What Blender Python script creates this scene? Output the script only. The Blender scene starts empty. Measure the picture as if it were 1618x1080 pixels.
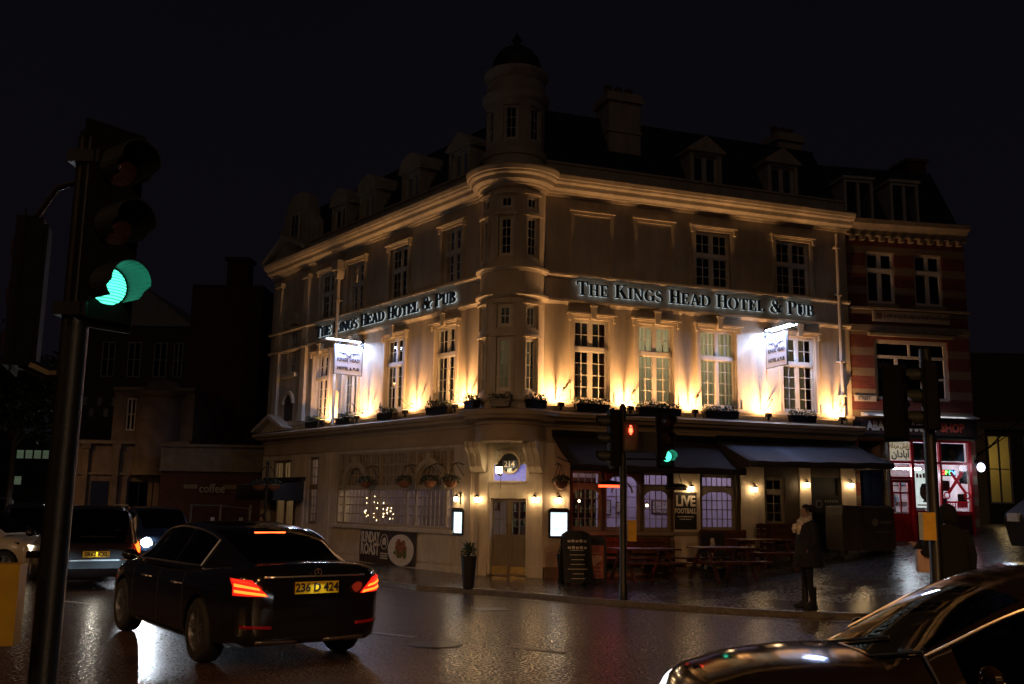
import bpy, bmesh, math, random
from math import sin, cos, pi, radians, atan2, hypot, acos
from mathutils import Vector, Matrix
from mathutils.bvhtree import BVHTree
random.seed(7)
S = bpy.context.scene
COL = S.collection
# ------------------------------------------------------------------ camera, world, light
cd = bpy.data.cameras.new('camera'); cam = bpy.data.objects.new('camera', cd); COL.objects.link(cam)
cd.sensor_width = 36; cd.sensor_fit = 'HORIZONTAL'; cd.lens = 1527.1 / 1618 * 36
cd.clip_start = 0.05; cd.clip_end = 600
T, RO = .16405, .01654
fw = Vector((0, cos(T), sin(T))); rt = Vector((1, 0, 0)); up = rt.cross(fw)
r2 = cos(RO) * rt + sin(RO) * up; u2 = -sin(RO) * rt + cos(RO) * up
M = Matrix((r2, u2, -fw)).transposed().to_4x4(); M.translation = (0, 0, 1.75)
cam.matrix_world = M
S.camera = cam
w = bpy.data.worlds.new('World'); S.world = w; w.use_nodes = True
nt = w.node_tree; bg = nt.nodes['Background']
sky = nt.nodes.new('ShaderNodeTexSky'); sky.sky_type = 'NISHITA'; sky.sun_disc = False
sky.sun_elevation = radians(-7); sky.sun_rotation = radians(200); sky.air_density = 1.5; sky.dust_density = 3
mixn = nt.nodes.new('ShaderNodeMixRGB'); mixn.blend_type = 'ADD'; mixn.inputs[0].default_value = 1
nt.links.new(sky.outputs[0], mixn.inputs[1]); mixn.inputs[2].default_value = (.050, .046, .080, 1)
tcw = nt.nodes.new('ShaderNodeTexCoord'); sepw = nt.nodes.new('ShaderNodeSeparateXYZ'); nt.links.new(tcw.outputs['Generated'], sepw.inputs[0])
nzw = nt.nodes.new('ShaderNodeTexNoise'); nzw.inputs['Scale'].default_value = 2.2; nzw.inputs['Detail'].default_value = 6; nt.links.new(tcw.outputs['Generated'], nzw.inputs['Vector'])
addw = nt.nodes.new('ShaderNodeMath'); addw.operation = 'MULTIPLY_ADD'; addw.inputs[1].default_value = .35; nt.links.new(nzw.outputs['Fac'], addw.inputs[0]); nt.links.new(sepw.outputs[2], addw.inputs[2])
rw = nt.nodes.new('ShaderNodeValToRGB'); nt.links.new(addw.outputs[0], rw.inputs[0]); rw.color_ramp.elements[0].position = .12; rw.color_ramp.elements[0].color = (.075, .060, .085, 1); rw.color_ramp.elements[1].position = .75; rw.color_ramp.elements[1].color = (.048, .044, .070, 1)
nt.links.new(rw.outputs[0], mixn.inputs[2]); nt.links.new(mixn.outputs[0], bg.inputs[0]); bg.inputs[1].default_value = .05
sl = bpy.data.lights.new('sun', 'SUN'); sl.energy = .03; sl.angle = radians(12); sl.color = (1, .68, .45)
so = bpy.data.objects.new('sun', sl); COL.objects.link(so)
so.rotation_euler = (radians(58), 0, radians(-8))
S.view_settings.view_transform = 'Standard'; S.view_settings.look = 'None'
S.view_settings.gamma = 1; S.view_settings.exposure = 0
S.render.engine = 'CYCLES'
S.cycles.use_denoising = True; S.cycles.max_bounces = 5; S.cycles.diffuse_bounces = 2
S.cycles.glossy_bounces = 3; S.cycles.transparent_max_bounces = 12; S.cycles.transmission_bounces = 4
S.cycles.caustics_reflective = False; S.cycles.caustics_refractive = False
S.cycles.sample_clamp_indirect = 4

# ------------------------------------------------------------------ helpers
def link(o, parent=None):
    COL.objects.link(o)
    if parent: o.parent = parent
    return o
def tag(o, label=None, cat=None, group=None, kind=None):
    for k, v in (('label', label), ('category', cat), ('group', group), ('kind', kind)):
        if v: o[k] = v
    return o
def thing(name, label, cat, loc=(0, 0, 0), rz=0, group=None):
    o = bpy.data.objects.new(name, None); o.empty_display_size = .2; link(o)
    o.location = loc; o.rotation_euler = (0, 0, rz)
    return tag(o, label, cat, group)
def clone(o, parent=None):
    c = o.copy(); link(c)
    if parent: c.parent = parent
    for ch in [x for x in bpy.data.objects if x.parent == o and x is not c]:
        clone(ch, c)
    return c
def relabel(o, label, group=None):
    o['label'] = label
    if group: o['group'] = group
    return o
ident = lambda s, d, z: (s, d, z)
class MB:
    def __init__(s): s.v = []; s.f = []; s.m = []
    def add(s, vs, fs, mi=0):
        n = len(s.v); s.v += [tuple(p) for p in vs]
        for f in fs: s.f.append([i + n for i in f]); s.m.append(mi)
    def box(s, x0, x1, y0, y1, z0, z1, P=ident, n=1, mi=0):
        if x1 < x0: x0, x1 = x1, x0
        if y1 < y0: y0, y1 = y1, y0
        if z1 < z0: z0, z1 = z1, z0
        vs = []
        for i in range(n + 1):
            x = x0 + (x1 - x0) * i / n
            vs += [P(x, y0, z0), P(x, y1, z0), P(x, y1, z1), P(x, y0, z1)]
        fs = [(0, 1, 2, 3)[::1], tuple(4 * n + k for k in (3, 2, 1, 0))]
        for i in range(n):
            a = 4 * i; b = a + 4
            for k in range(4):
                l = (k + 1) % 4
                fs.append((a + k, b + k, b + l, a + l))
        s.add(vs, fs, mi); return s
    def quad(s, a, b, c, d, mi=0): s.add([a, b, c, d], [(0, 1, 2, 3)], mi); return s
    def prism(s, pts, y0, y1, P=ident, mi=0, ms=None):
        # polygon in (x,z), extruded in y
        n = len(pts); vs = [P(x, y0, z) for x, z in pts] + [P(x, y1, z) for x, z in pts]
        s.add(vs, [tuple(range(n)), tuple(range(2 * n - 1, n - 1, -1))], mi)
        s.add(vs, [(i, i + n, (i + 1) % n + n, (i + 1) % n) for i in range(n)], mi if ms is None else ms); return s
    def tube(s, pts, r, n=8, mi=0, cap=True):
        pts = [Vector(p) for p in pts]; rr = r if isinstance(r, (list, tuple)) else [r] * len(pts)
        vs = []; ref = None
        for i, p in enumerate(pts):
            t = (pts[min(i + 1, len(pts) - 1)] - pts[max(i - 1, 0)]).normalized()
            if ref is None: ref = Vector((0, 0, 1)) if abs(t.z) < .9 else Vector((1, 0, 0))
            a = t.cross(ref).normalized(); b = t.cross(a).normalized(); ref = -b if False else a.cross(t).normalized()
            for k in range(n):
                th = 2 * pi * k / n; vs.append(p + a * cos(th) * rr[i] + b * sin(th) * rr[i])
        fs = []
        for i in range(len(pts) - 1):
            for k in range(n):
                l = (k + 1) % n; fs.append((i * n + k, i * n + l, (i + 1) * n + l, (i + 1) * n + k))
        if cap: fs += [tuple(range(n))[::-1], tuple((len(pts) - 1) * n + k for k in range(n))]
        s.add(vs, fs, mi); return s
    def lathe(s, prof, c=(0, 0, 0), n=16, ax='z', mi=0, sweep=2 * pi, a0=0, sx=1, sy=1):
        vs = []; closed = sweep > 6.28; m = n if closed else n + 1
        for r, h in prof:
            for k in range(m):
                th = a0 + sweep * k / n; x, y = r * cos(th) * sx, r * sin(th) * sy
                p = (x, y, h) if ax == 'z' else ((x, h, y) if ax == 'y' else (h, x, y))
                vs.append((p[0] + c[0], p[1] + c[1], p[2] + c[2]))
        fs = []
        for i in range(len(prof) - 1):
            for k in range(n):
                l = (k + 1) % m
                fs.append((i * m + k, i * m + l, (i + 1) * m + l, (i + 1) * m + k))
        s.add(vs, fs, mi); return s
    def grid(s, rows, mi=0, close=False):
        nr, nc = len(rows), len(rows[0]); vs = [p for r in rows for p in r]; fs = []
        for i in range(nr - 1):
            for j in range(nc if close else nc - 1):
                k = (j + 1) % nc; fs.append((i * nc + j, i * nc + k, (i + 1) * nc + k, (i + 1) * nc + j))
        s.add(vs, fs, mi); return s
    def blob(s, c, r, mi=0, n=6, jit=.2, sz=(1, 1, 1)):
        rows = []
        for i in range(n + 1):
            ph = pi * i / n; row = []
            for k in range(n + 2):
                th = 2 * pi * k / (n + 2); q = r * (1 + random.uniform(-jit, jit))
                row.append((c[0] + q * sin(ph) * cos(th) * sz[0], c[1] + q * sin(ph) * sin(th) * sz[1], c[2] + q * cos(ph) * sz[2]))
            rows.append(row)
        s.grid(rows, mi, True); return s
    def build(s, name, mats, parent=None, smooth=False, fix=True):
        me = bpy.data.meshes.new(name); me.from_pydata(s.v, [], s.f)
        for m in (mats if isinstance(mats, (list, tuple)) else [mats]): me.materials.append(m)
        if any(s.m):
            for p, mi in zip(me.polygons, s.m): p.material_index = mi
        if fix:
            bm = bmesh.new(); bm.from_mesh(me); bmesh.ops.recalc_face_normals(bm, faces=bm.faces); bm.to_mesh(me); bm.free()
        if smooth:
            for p in me.polygons: p.use_smooth = True
            try: me.set_sharp_from_angle(angle=radians(40))
            except Exception: pass
        me.validate(); o = bpy.data.objects.new(name, me); return link(o, parent)
# ------------------------------------------------------------------ materials (all procedural)
MATS = {}
def mat(name, col, rough=.6, metal=0., var=.15, scale=8., bump=.0, bscale=40., emit=None, es=0., coat=0., spec=.5, coord='Object'):
    m = bpy.data.materials.new(name); m.use_nodes = True; n = m.node_tree.nodes; l = m.node_tree.links
    b = n['Principled BSDF']; b.inputs['Roughness'].default_value = rough; b.inputs['Metallic'].default_value = metal
    b.inputs['Specular IOR Level'].default_value = spec
    tc = n.new('ShaderNodeTexCoord'); nz = n.new('ShaderNodeTexNoise'); nz.inputs['Scale'].default_value = scale
    nz.inputs['Detail'].default_value = 5; l.new(tc.outputs[coord], nz.inputs['Vector'])
    rp = n.new('ShaderNodeValToRGB'); c = col
    rp.color_ramp.elements[0].position = .3; rp.color_ramp.elements[1].position = .7
    rp.color_ramp.elements[0].color = (c[0] * (1 - var), c[1] * (1 - var), c[2] * (1 - var), 1)
    rp.color_ramp.elements[1].color = (min(1, c[0] * (1 + var)), min(1, c[1] * (1 + var)), min(1, c[2] * (1 + var)), 1)
    l.new(nz.outputs['Fac'], rp.inputs['Fac']); l.new(rp.outputs['Color'], b.inputs['Base Color'])
    if bump:
        n2 = n.new('ShaderNodeTexNoise'); n2.inputs['Scale'].default_value = bscale; n2.inputs['Detail'].default_value = 4
        l.new(tc.outputs[coord], n2.inputs['Vector'])
        bp = n.new('ShaderNodeBump'); bp.inputs['Strength'].default_value = bump; bp.inputs['Distance'].default_value = .02
        l.new(n2.outputs['Fac'], bp.inputs['Height']); l.new(bp.outputs['Normal'], b.inputs['Normal'])
    if emit: b.inputs['Emission Color'].default_value = (*emit, 1); b.inputs['Emission Strength'].default_value = es
    if coat: b.inputs['Coat Weight'].default_value = coat; b.inputs['Coat Roughness'].default_value = .03
    MATS[name] = m; return m
def lit(name, col, s, var=.0, scale=6): # emissive: lamps, also sheets and panes whose glow is put into the material, its own colour mildly uneven
    m = mat(name, (min(col[0], .8), min(col[1], .8), min(col[2], .8)), .5, var=.1, emit=col, es=s)
    if var:
        n = m.node_tree.nodes; l = m.node_tree.links; nz = n.new('ShaderNodeTexNoise'); nz.inputs['Scale'].default_value = scale
        mr = n.new('ShaderNodeMapRange'); mr.inputs[1].default_value = .3; mr.inputs[2].default_value = .7
        mr.inputs[3].default_value = s * (1 - var); mr.inputs[4].default_value = s * (1 + var)
        l.new(nz.outputs['Fac'], mr.inputs[0]); l.new(mr.outputs[0], n['Principled BSDF'].inputs['Emission Strength'])
    return m
def glass(name, tint=(.85, .88, .9), refl=.0, rough=.02):
    m = bpy.data.materials.new(name); m.use_nodes = True; n = m.node_tree.nodes; l = m.node_tree.links
    n.remove(n['Principled BSDF']); out = n['Material Output']
    tr = n.new('ShaderNodeBsdfTransparent'); tr.inputs[0].default_value = (*tint, 1)
    gl = n.new('ShaderNodeBsdfGlossy'); gl.inputs['Roughness'].default_value = rough
    fr = n.new('ShaderNodeFresnel'); fr.inputs[0].default_value = 1.5
    ad = n.new('ShaderNodeMath'); ad.operation = 'ADD'; ad.use_clamp = True; ad.inputs[1].default_value = refl; l.new(fr.outputs[0], ad.inputs[0])
    nz = n.new('ShaderNodeTexNoise'); nz.inputs['Scale'].default_value = 2.5
    bp = n.new('ShaderNodeBump'); bp.inputs['Strength'].default_value = .08; l.new(nz.outputs['Fac'], bp.inputs['Height']); l.new(bp.outputs['Normal'], gl.inputs['Normal'])
    mx = n.new('ShaderNodeMixShader'); l.new(ad.outputs[0], mx.inputs[0]); l.new(tr.outputs[0], mx.inputs[1]); l.new(gl.outputs[0], mx.inputs[2])
    l.new(mx.outputs[0], out.inputs[0]); MATS[name] = m; return m
def brickmat(name, c1, c2, mortar, bands=None, sc=1.):
    m = mat(name, c1, .85, var=.2, scale=3, coord='Object'); n = m.node_tree.nodes; l = m.node_tree.links; b = n['Principled BSDF']
    tc = n.new('ShaderNodeTexCoord'); br = n.new('ShaderNodeTexBrick'); mp = n.new('ShaderNodeMapping')
    mp.inputs['Rotation'].default_value = (pi / 2, 0, 0); l.new(tc.outputs['Object'], mp.inputs[0]); l.new(mp.outputs[0], br.inputs['Vector'])
    br.inputs['Color1'].default_value = (*c1, 1); br.inputs['Color2'].default_value = (*c2, 1); br.inputs['Mortar'].default_value = (*mortar, 1)
    br.inputs['Scale'].default_value = 4.4 * sc; br.inputs['Mortar Size'].default_value = .012
    br.inputs['Brick Width'].default_value = .9; br.inputs['Row Height'].default_value = .32
    src = br.outputs['Color']
    if bands:
        per, frac, bc = bands; sp = n.new('ShaderNodeSeparateXYZ'); l.new(tc.outputs['Object'], sp.inputs[0])
        md = n.new('ShaderNodeMath'); md.operation = 'PINGPONG'; md.inputs[1].default_value = per / 2; l.new(sp.outputs[2], md.inputs[0])
        gt = n.new('ShaderNodeMath'); gt.operation = 'GREATER_THAN'; gt.inputs[1].default_value = per / 2 * (1 - frac); l.new(md.outputs[0], gt.inputs[0])
        mx = n.new('ShaderNodeMixRGB'); l.new(gt.outputs[0], mx.inputs[0]); l.new(src, mx.inputs[1]); mx.inputs[2].default_value = (*bc, 1); src = mx.outputs[0]
    l.new(src, b.inputs['Base Color'])
    bp = n.new('ShaderNodeBump'); bp.inputs['Strength'].default_value = .4; bp.inputs['Distance'].default_value = .01; l.new(br.outputs['Fac'], bp.inputs['Height']); bp.invert = True
    l.new(bp.outputs['Normal'], b.inputs['Normal']); return m

def grime(m, lo=.62, sc=2.2):
    n = m.node_tree.nodes; l = m.node_tree.links; b = n['Principled BSDF']; tc = n.new('ShaderNodeTexCoord'); mp = n.new('ShaderNodeMapping'); mp.inputs['Scale'].default_value = (sc, sc, sc * .16); l.new(tc.outputs['Object'], mp.inputs[0])
    nz = n.new('ShaderNodeTexNoise'); nz.inputs['Scale'].default_value = 1.6; nz.inputs['Detail'].default_value = 7; nz.inputs['Roughness'].default_value = .65; l.new(mp.outputs[0], nz.inputs['Vector'])
    mr = n.new('ShaderNodeMapRange'); mr.inputs[1].default_value = .35; mr.inputs[2].default_value = .62; mr.inputs[3].default_value = lo; mr.inputs[4].default_value = 1.06; l.new(nz.outputs['Fac'], mr.inputs[0])
    src = b.inputs['Base Color'].links[0].from_socket; mx = n.new('ShaderNodeMixRGB'); mx.blend_type = 'MULTIPLY'; mx.inputs[0].default_value = 1; l.new(src, mx.inputs[1]); l.new(mr.outputs[0], mx.inputs[2]); l.new(mx.outputs[0], b.inputs['Base Color'])
stucco = mat('cream_render', (.53, .455, .35), .75, var=.10, scale=1.3, bump=.25, bscale=30)
trim = mat('cream_moulding', (.54, .465, .35), .6, var=.10, scale=3, bump=.12, bscale=25)
mouse = mat('beige_window_paint', (.36, .30, .22), .5, var=.1, scale=6)
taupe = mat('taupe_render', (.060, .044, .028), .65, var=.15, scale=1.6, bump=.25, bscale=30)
grime(stucco, .80); grime(trim, .85, 3)
dado = mat('tan_render', (.34, .26, .17), .7, var=.15, scale=2, bump=.2)
slate = mat('slate_roof', (.035, .033, .035), .6, var=.35, scale=5, bump=.5, bscale=12)
whitew = mat('white_window_paint', (.62, .58, .50), .45, var=.06, scale=6)
greyw = mat('taupe_window_paint', (.20, .16, .12), .5, var=.1, scale=6)
blackm = mat('black_metal', (.012, .012, .013), .35, metal=.3, var=.3, scale=20, bump=.1, bscale=60)
wetblack = mat('wet_black_paint', (.006, .0055, .005), .42, var=.4, scale=9, bump=.10, bscale=90)
greym = mat('grey_metal', (.16, .16, .16), .4, metal=.6, var=.2, scale=15)
chrome = mat('chrome', (.75, .72, .68), .30, metal=1., var=.05, scale=10)
brass = mat('brass', (.70, .48, .16), .25, metal=1., var=.15, scale=12)
wood = mat('dark_stained_wood', (.085, .032, .018), .32, var=.4, scale=7, bump=.3, bscale=25)
leaf = mat('leaf_green', (.035, .06, .02), .55, var=.6, scale=14)
leaf2 = mat('conifer_green', (.02, .035, .015), .6, var=.5, scale=14)
flower = mat('flower_white', (.5, .42, .40), .6, var=.3, scale=30)
twig = mat('bark', (.06, .045, .03), .85, var=.4, scale=12, bump=.4)
curtain = mat('net_curtain', (.50, .48, .38), .9, var=.18, scale=5, bump=.3, bscale=9)
def translucent(m, f=.5):
    n = m.node_tree.nodes; l = m.node_tree.links; t_ = n.new('ShaderNodeBsdfTranslucent'); t_.inputs[0].default_value = (.7, .66, .5, 1); x = n.new('ShaderNodeMixShader'); x.inputs[0].default_value = f
    l.new(n['Principled BSDF'].outputs[0], x.inputs[1]); l.new(t_.outputs[0], x.inputs[2]); l.new(x.outputs[0], n['Material Output'].inputs[0])
translucent(curtain)
drape = mat('dark_drape', (.10, .045, .03), .9, var=.4, scale=6, bump=.3, bscale=9)
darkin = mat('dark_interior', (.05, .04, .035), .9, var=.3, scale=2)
winglass = glass('window_glass', (.80, .83, .84), .03)
shopglass = glass('shop_glass', (.92, .94, .95), .0)
leadglass = mat('leaded_glass', (.30, .30, .55), .25, var=.5, scale=60, bump=.6, bscale=80)
canvas = mat('charcoal_canvas', (.040, .038, .043), .85, var=.12, scale=4, bump=.2, bscale=60)
canvas2 = mat('maroon_black_canvas', (.020, .014, .014), 1.0, var=.2, scale=4, bump=.2)
black = mat('matt_black', (.010, .010, .010), .7, var=.3, scale=10)
rubber = mat('rubber', (.014, .014, .014), .8, var=.3, scale=20, bump=.2)
yellowm = mat('yellow_plastic', (.62, .36, .02), .45, var=.1, scale=9)
plateY = mat('number_plate_yellow', (.75, .56, .02), .4, var=.05, scale=9)
plateK = mat('plate_black', (.01, .01, .01), .5, var=.1)
terra = mat('terracotta', (.22, .09, .04), .8, var=.2)
shade_white = mat('sign_white', (.50, .52, .58), .5, var=.04, scale=3)
ink = mat('ink_dark', (.015, .02, .04), .6, var=.1)
inkw = mat('chalk_white', (.62, .58, .50), .7, var=.3, scale=30)
redpaint = mat('red_gloss_paint', (.42, .015, .02), .3, var=.12, scale=5)
navy = mat('navy_gloss_paint', (.012, .022, .07), .35, var=.2, scale=4)
# ------------------------------------------------------------------ setting: ground, road, pavement
A_, B_ = .66963, 1.23831
K = Vector((-.13903, 22.22161, 0))
dL = Vector((-sin(A_), cos(A_), 0)); dR = Vector((sin(B_), cos(B_), 0))
nL = Vector((-cos(A_), -sin(A_), 0)); nR = Vector((cos(B_), -sin(B_), 0))
RZ_R = pi / 2 - B_; RZ_L = -(pi / 2 - A_)
def sstep(a, b, x):
    t = max(0, min(1, (x - a) / (b - a))); return t * t * (3 - 2 * t)
def hgt(x, y):   # the street climbs gently to the right of the pub
    s = (x - K.x) * dR.x + (y - K.y) * dR.y
    return 1.25 * sstep(1.5, 17, s)
def surf_mat(name, col, rlo, rho, bump, bs, rs, slabs=None, spec=.5):
    m = mat(name, col, .4, var=.35, scale=1.5, spec=spec); n = m.node_tree.nodes; l = m.node_tree.links; b = n['Principled BSDF']
    tc = n.new('ShaderNodeTexCoord')
    nz = n.new('ShaderNodeTexNoise'); nz.inputs['Scale'].default_value = rs; nz.inputs['Detail'].default_value = 6; l.new(tc.outputs['Object'], nz.inputs['Vector'])
    mr = n.new('ShaderNodeMapRange'); mr.inputs[1].default_value = .38; mr.inputs[2].default_value = .62
    mr.inputs[3].default_value = rlo; mr.inputs[4].default_value = rho; l.new(nz.outputs['Fac'], mr.inputs[0]); l.new(mr.outputs[0], b.inputs['Roughness'])
    n2 = n.new('ShaderNodeTexNoise'); n2.inputs['Scale'].default_value = bs; n2.inputs['Detail'].default_value = 3; l.new(tc.outputs['Object'], n2.inputs['Vector'])
    bp = n.new('ShaderNodeBump'); bp.inputs['Distance'].default_value = .012; l.new(n2.outputs['Fac'], bp.inputs['Height'])
    bst = n.new('ShaderNodeMapRange'); bst.inputs[1].default_value = .40; bst.inputs[2].default_value = .6
    bst.inputs[3].default_value = bump; bst.inputs[4].default_value = bump; l.new(nz.outputs['Fac'], bst.inputs[0]); l.new(bst.outputs[0], bp.inputs['Strength'])
    last = bp
    if slabs:
        mp = n.new('ShaderNodeMapping'); mp.inputs['Rotation'].default_value = (0, 0, -RZ_R); l.new(tc.outputs['Object'], mp.inputs[0])
        br = n.new('ShaderNodeTexBrick'); br.inputs['Scale'].default_value = slabs; br.inputs['Mortar Size'].default_value = .012; br.inputs['Brick Width'].default_value = .75
        br.inputs['Row Height'].default_value = .5; l.new(mp.outputs[0], br.inputs['Vector'])
        b2 = n.new('ShaderNodeBump'); b2.inputs['Strength'].default_value = .5; b2.inputs['Distance'].default_value = .01; b2.invert = True
        l.new(br.outputs['Fac'], b2.inputs['Height']); l.new(bp.outputs[0], b2.inputs['Normal']); last = b2
        mx = n.new('ShaderNodeMixRGB'); mx.blend_type = 'MULTIPLY'; l.new(br.outputs['Fac'], mx.inputs[0])
        src = b.inputs['Base Color'].links[0].from_socket; l.new(src, mx.inputs[1]); mx.inputs[2].default_value = (.35, .35, .35, 1); l.new(mx.outputs[0], b.inputs['Base Color'])
    l.new(last.outputs[0], b.inputs['Normal']); return m
def speckle(m, sc, lo, hi, dry=.38, sp=.15):
    n = m.node_tree.nodes; l = m.node_tree.links; b = n['Principled BSDF']; tc = n.new('ShaderNodeTexCoord'); src = b.inputs['Base Color'].links[0].from_socket
    nz = n.new('ShaderNodeTexNoise'); nz.inputs['Scale'].default_value = sc; nz.inputs['Detail'].default_value = 2; l.new(tc.outputs['Object'], nz.inputs['Vector'])
    mr = n.new('ShaderNodeMapRange'); mr.inputs[1].default_value = .38; mr.inputs[2].default_value = .62; mr.inputs[3].default_value = lo; mr.inputs[4].default_value = hi; l.new(nz.outputs['Fac'], mr.inputs[0])
    mx = n.new('ShaderNodeMixRGB'); mx.blend_type = 'MULTIPLY'; mx.inputs[0].default_value = 1; l.new(src, mx.inputs[1]); l.new(mr.outputs[0], mx.inputs[2]); l.new(mx.outputs[0], b.inputs['Base Color'])
    # the stones between the film of water: their own sheen
    m2 = n.new('ShaderNodeMapRange'); m2.inputs[1].default_value = .40; m2.inputs[2].default_value = .66; m2.inputs[3].default_value = sp; m2.inputs[4].default_value = .9; l.new(nz.outputs['Fac'], m2.inputs[0]); l.new(m2.outputs[0], b.inputs['Specular IOR Level'])
    old = b.inputs['Roughness'].links[0].from_socket; m3 = n.new('ShaderNodeMapRange'); m3.inputs[1].default_value = .46; m3.inputs[2].default_value = .60; m3.inputs[3].default_value = dry; m3.inputs[4].default_value = .0; l.new(nz.outputs['Fac'], m3.inputs[0])
    ad = n.new('ShaderNodeMath'); ad.operation = 'ADD'; l.new(old, ad.inputs[0]); l.new(m3.outputs[0], ad.inputs[1]); l.new(ad.outputs[0], b.inputs['Roughness'])
asphalt = surf_mat('wet_asphalt', (.062, .040, .030), .12, .16, .25, 34, .5); speckle(asphalt, 30, .35, 1.9, .30, .2)
paving = surf_mat('wet_paving', (.042, .036, .031), .07, .12, .30, 26, .7, slabs=1.0); speckle(paving, 16, .4, 1.7, .18, .5)
kerbm = mat('granite_kerb', (.12, .11, .10), .35, var=.3, scale=12, bump=.3)
def sheet(xs, ys, dz):
    rows = [[(x, y, hgt(x, y) + dz) for x in xs] for y in ys]; return rows
mb = MB(); xs = [-160, -90, -60, -45] + [-34 + i for i in range(75)] + [55, 75, 110, 160]
ys = [-20, -8] + [-2 + i for i in range(60)] + [66, 80, 110, 160, 300]
mb.grid(sheet(xs, ys, -.03)); tag(mb.build('ground', asphalt, smooth=True), kind='structure')
# kerb line (outer edge of the pavement), from the far left round the corner to the right
kl = [K + nL * 3.0 + dL * s for s in (60, 45, 30, 20, 14, 9, 6, 4, 2.6)]
kr = [Vector(p + (0,)) for p in ((-1.75, 20.05), (-1.1, 19.82), (-.3, 19.35), (.6, 18.75), (1.6, 17.95), (3.0, 17.1), (4.6, 16.2), (6.5, 15.35), (9, 14.3), (12, 13.2), (16, 12), (24, 10.5), (40, 9))]
kerb = kl + kr
# building line behind the pavement
bl_ = []
for i, p in enumerate(kerb):
    if i < len(kl): s = [60, 45, 30, 20, 14, 9, 6, 4, 2.6][i]; bl_.append(K + dL * s - nL * .3)
    else:
        j = i - len(kl); s = [1.6, .6, -.3, 1.2, 3, 5, 8, 12, 17, 24, 32, 45, 60][j]
        bl_.append((K + dL * s - nL * .3) if j < 3 and s > 0 else (K - nR * .3 + dR * max(s, .3) if s < 13 else K + dR * s - nR * (.3 + (s - 13) * .2)))
def interp(a, b, n):
    out = []
    for i in range(len(a) - 1):
        for k in range(n): out.append(a[i].lerp(a[i + 1], k / n))
    return out + [a[-1]]
kk, bb = interp(kerb, kerb, 4), interp(bl_, bl_, 4)
rows = []
for a, b in zip(kk, bb):
    rows.append([(lambda q: (q.x, q.y, hgt(q.x, q.y) + .06))(a.lerp(b, t)) for t in [.0, .04, .1, .2, .3, .4, .5, .6, .7, .8, .9, 1]])
mb = MB(); mb.grid(rows); tag(mb.build('pavement', paving, smooth=True), kind='structure')
rows = []
for i, a in enumerate(kk):
    t = (kk[min(i + 1, len(kk) - 1)] - kk[max(i - 1, 0)]).normalized(); nn = Vector((t.y, -t.x, 0)); 
    if nn.y > 0: nn = -nn
    h = hgt(a.x, a.y) + .06
    rows.append([(a.x - nn.x * .02, a.y - nn.y * .02, h + .006), (a.x + nn.x * .12, a.y + nn.y * .12, h + .006), (a.x + nn.x * .135, a.y + nn.y * .135, h - .01), (a.x + nn.x * .14, a.y + nn.y * .14, h - .15)])
mb = MB(); mb.grid(rows); tag(mb.build('kerb', kerbm), kind='structure')
paint = mat('worn_road_paint', (.22, .16, .06), .4, var=.5, scale=9, bump=.3)
mb = MB()
rows = []
for i, a in enumerate(kk):
    t = (kk[min(i + 1, len(kk) - 1)] - kk[max(i - 1, 0)]).normalized(); nn = Vector((t.y, -t.x, 0))
    if nn.y > 0: nn = -nn
    rows.append([(a.x + nn.x * d, a.y + nn.y * d, hgt(a.x, a.y) - .024) for d in (.42, .50)])
mb.grid(rows)
tag(mb.build('road_marking', paint), kind='structure')
mb = MB()   # dashed lane line across the junction mouth
for i in range(6):
    p = Vector((-9.5 + 1.9 * i, 18.0 - 1.1 * i, -.024)); t = Vector((.86, -.5, 0)); q = Vector((.5, .86, 0)) * .06
    mb.quad(p - q, p + t * .8 - q, p + t * .8 + q, p + q)
tag(mb.build('give_way_marking', mat('road_white', (.42, .40, .36), .45, var=.5, scale=12)), kind='structure')

# ------------------------------------------------------------------ the pub
def PR(s, d, z): v = dR * s - nR * d; return (v.x, v.y, z)
def PL(s, d, z): v = dL * (-s) - nL * d; return (v.x, v.y, z)
TC = Vector((.1390, .478, 0)); TR = .78; PH0 = -0.285
def turret_map(R):
    def P(s, d, z):
        ph = PH0 + s / R; r = R - d
        return (TC.x + sin(ph) * r, TC.y - cos(ph) * r, z)
    return P
PT = turret_map(TR)
CA = dL * 1.2; CB = dR * 1.0; dC = (CB - CA).normalized(); nC = Vector((dC.y, -dC.x, 0)); CW = (CB - CA).length
def PC(s, d, z): v = CA + dC * s - nC * d; return (v.x, v.y, z)
pub = thing('pub_building', 'cream three storey corner pub hotel with round corner turret, lit from below by warm uplights', 'pub', K)

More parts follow.
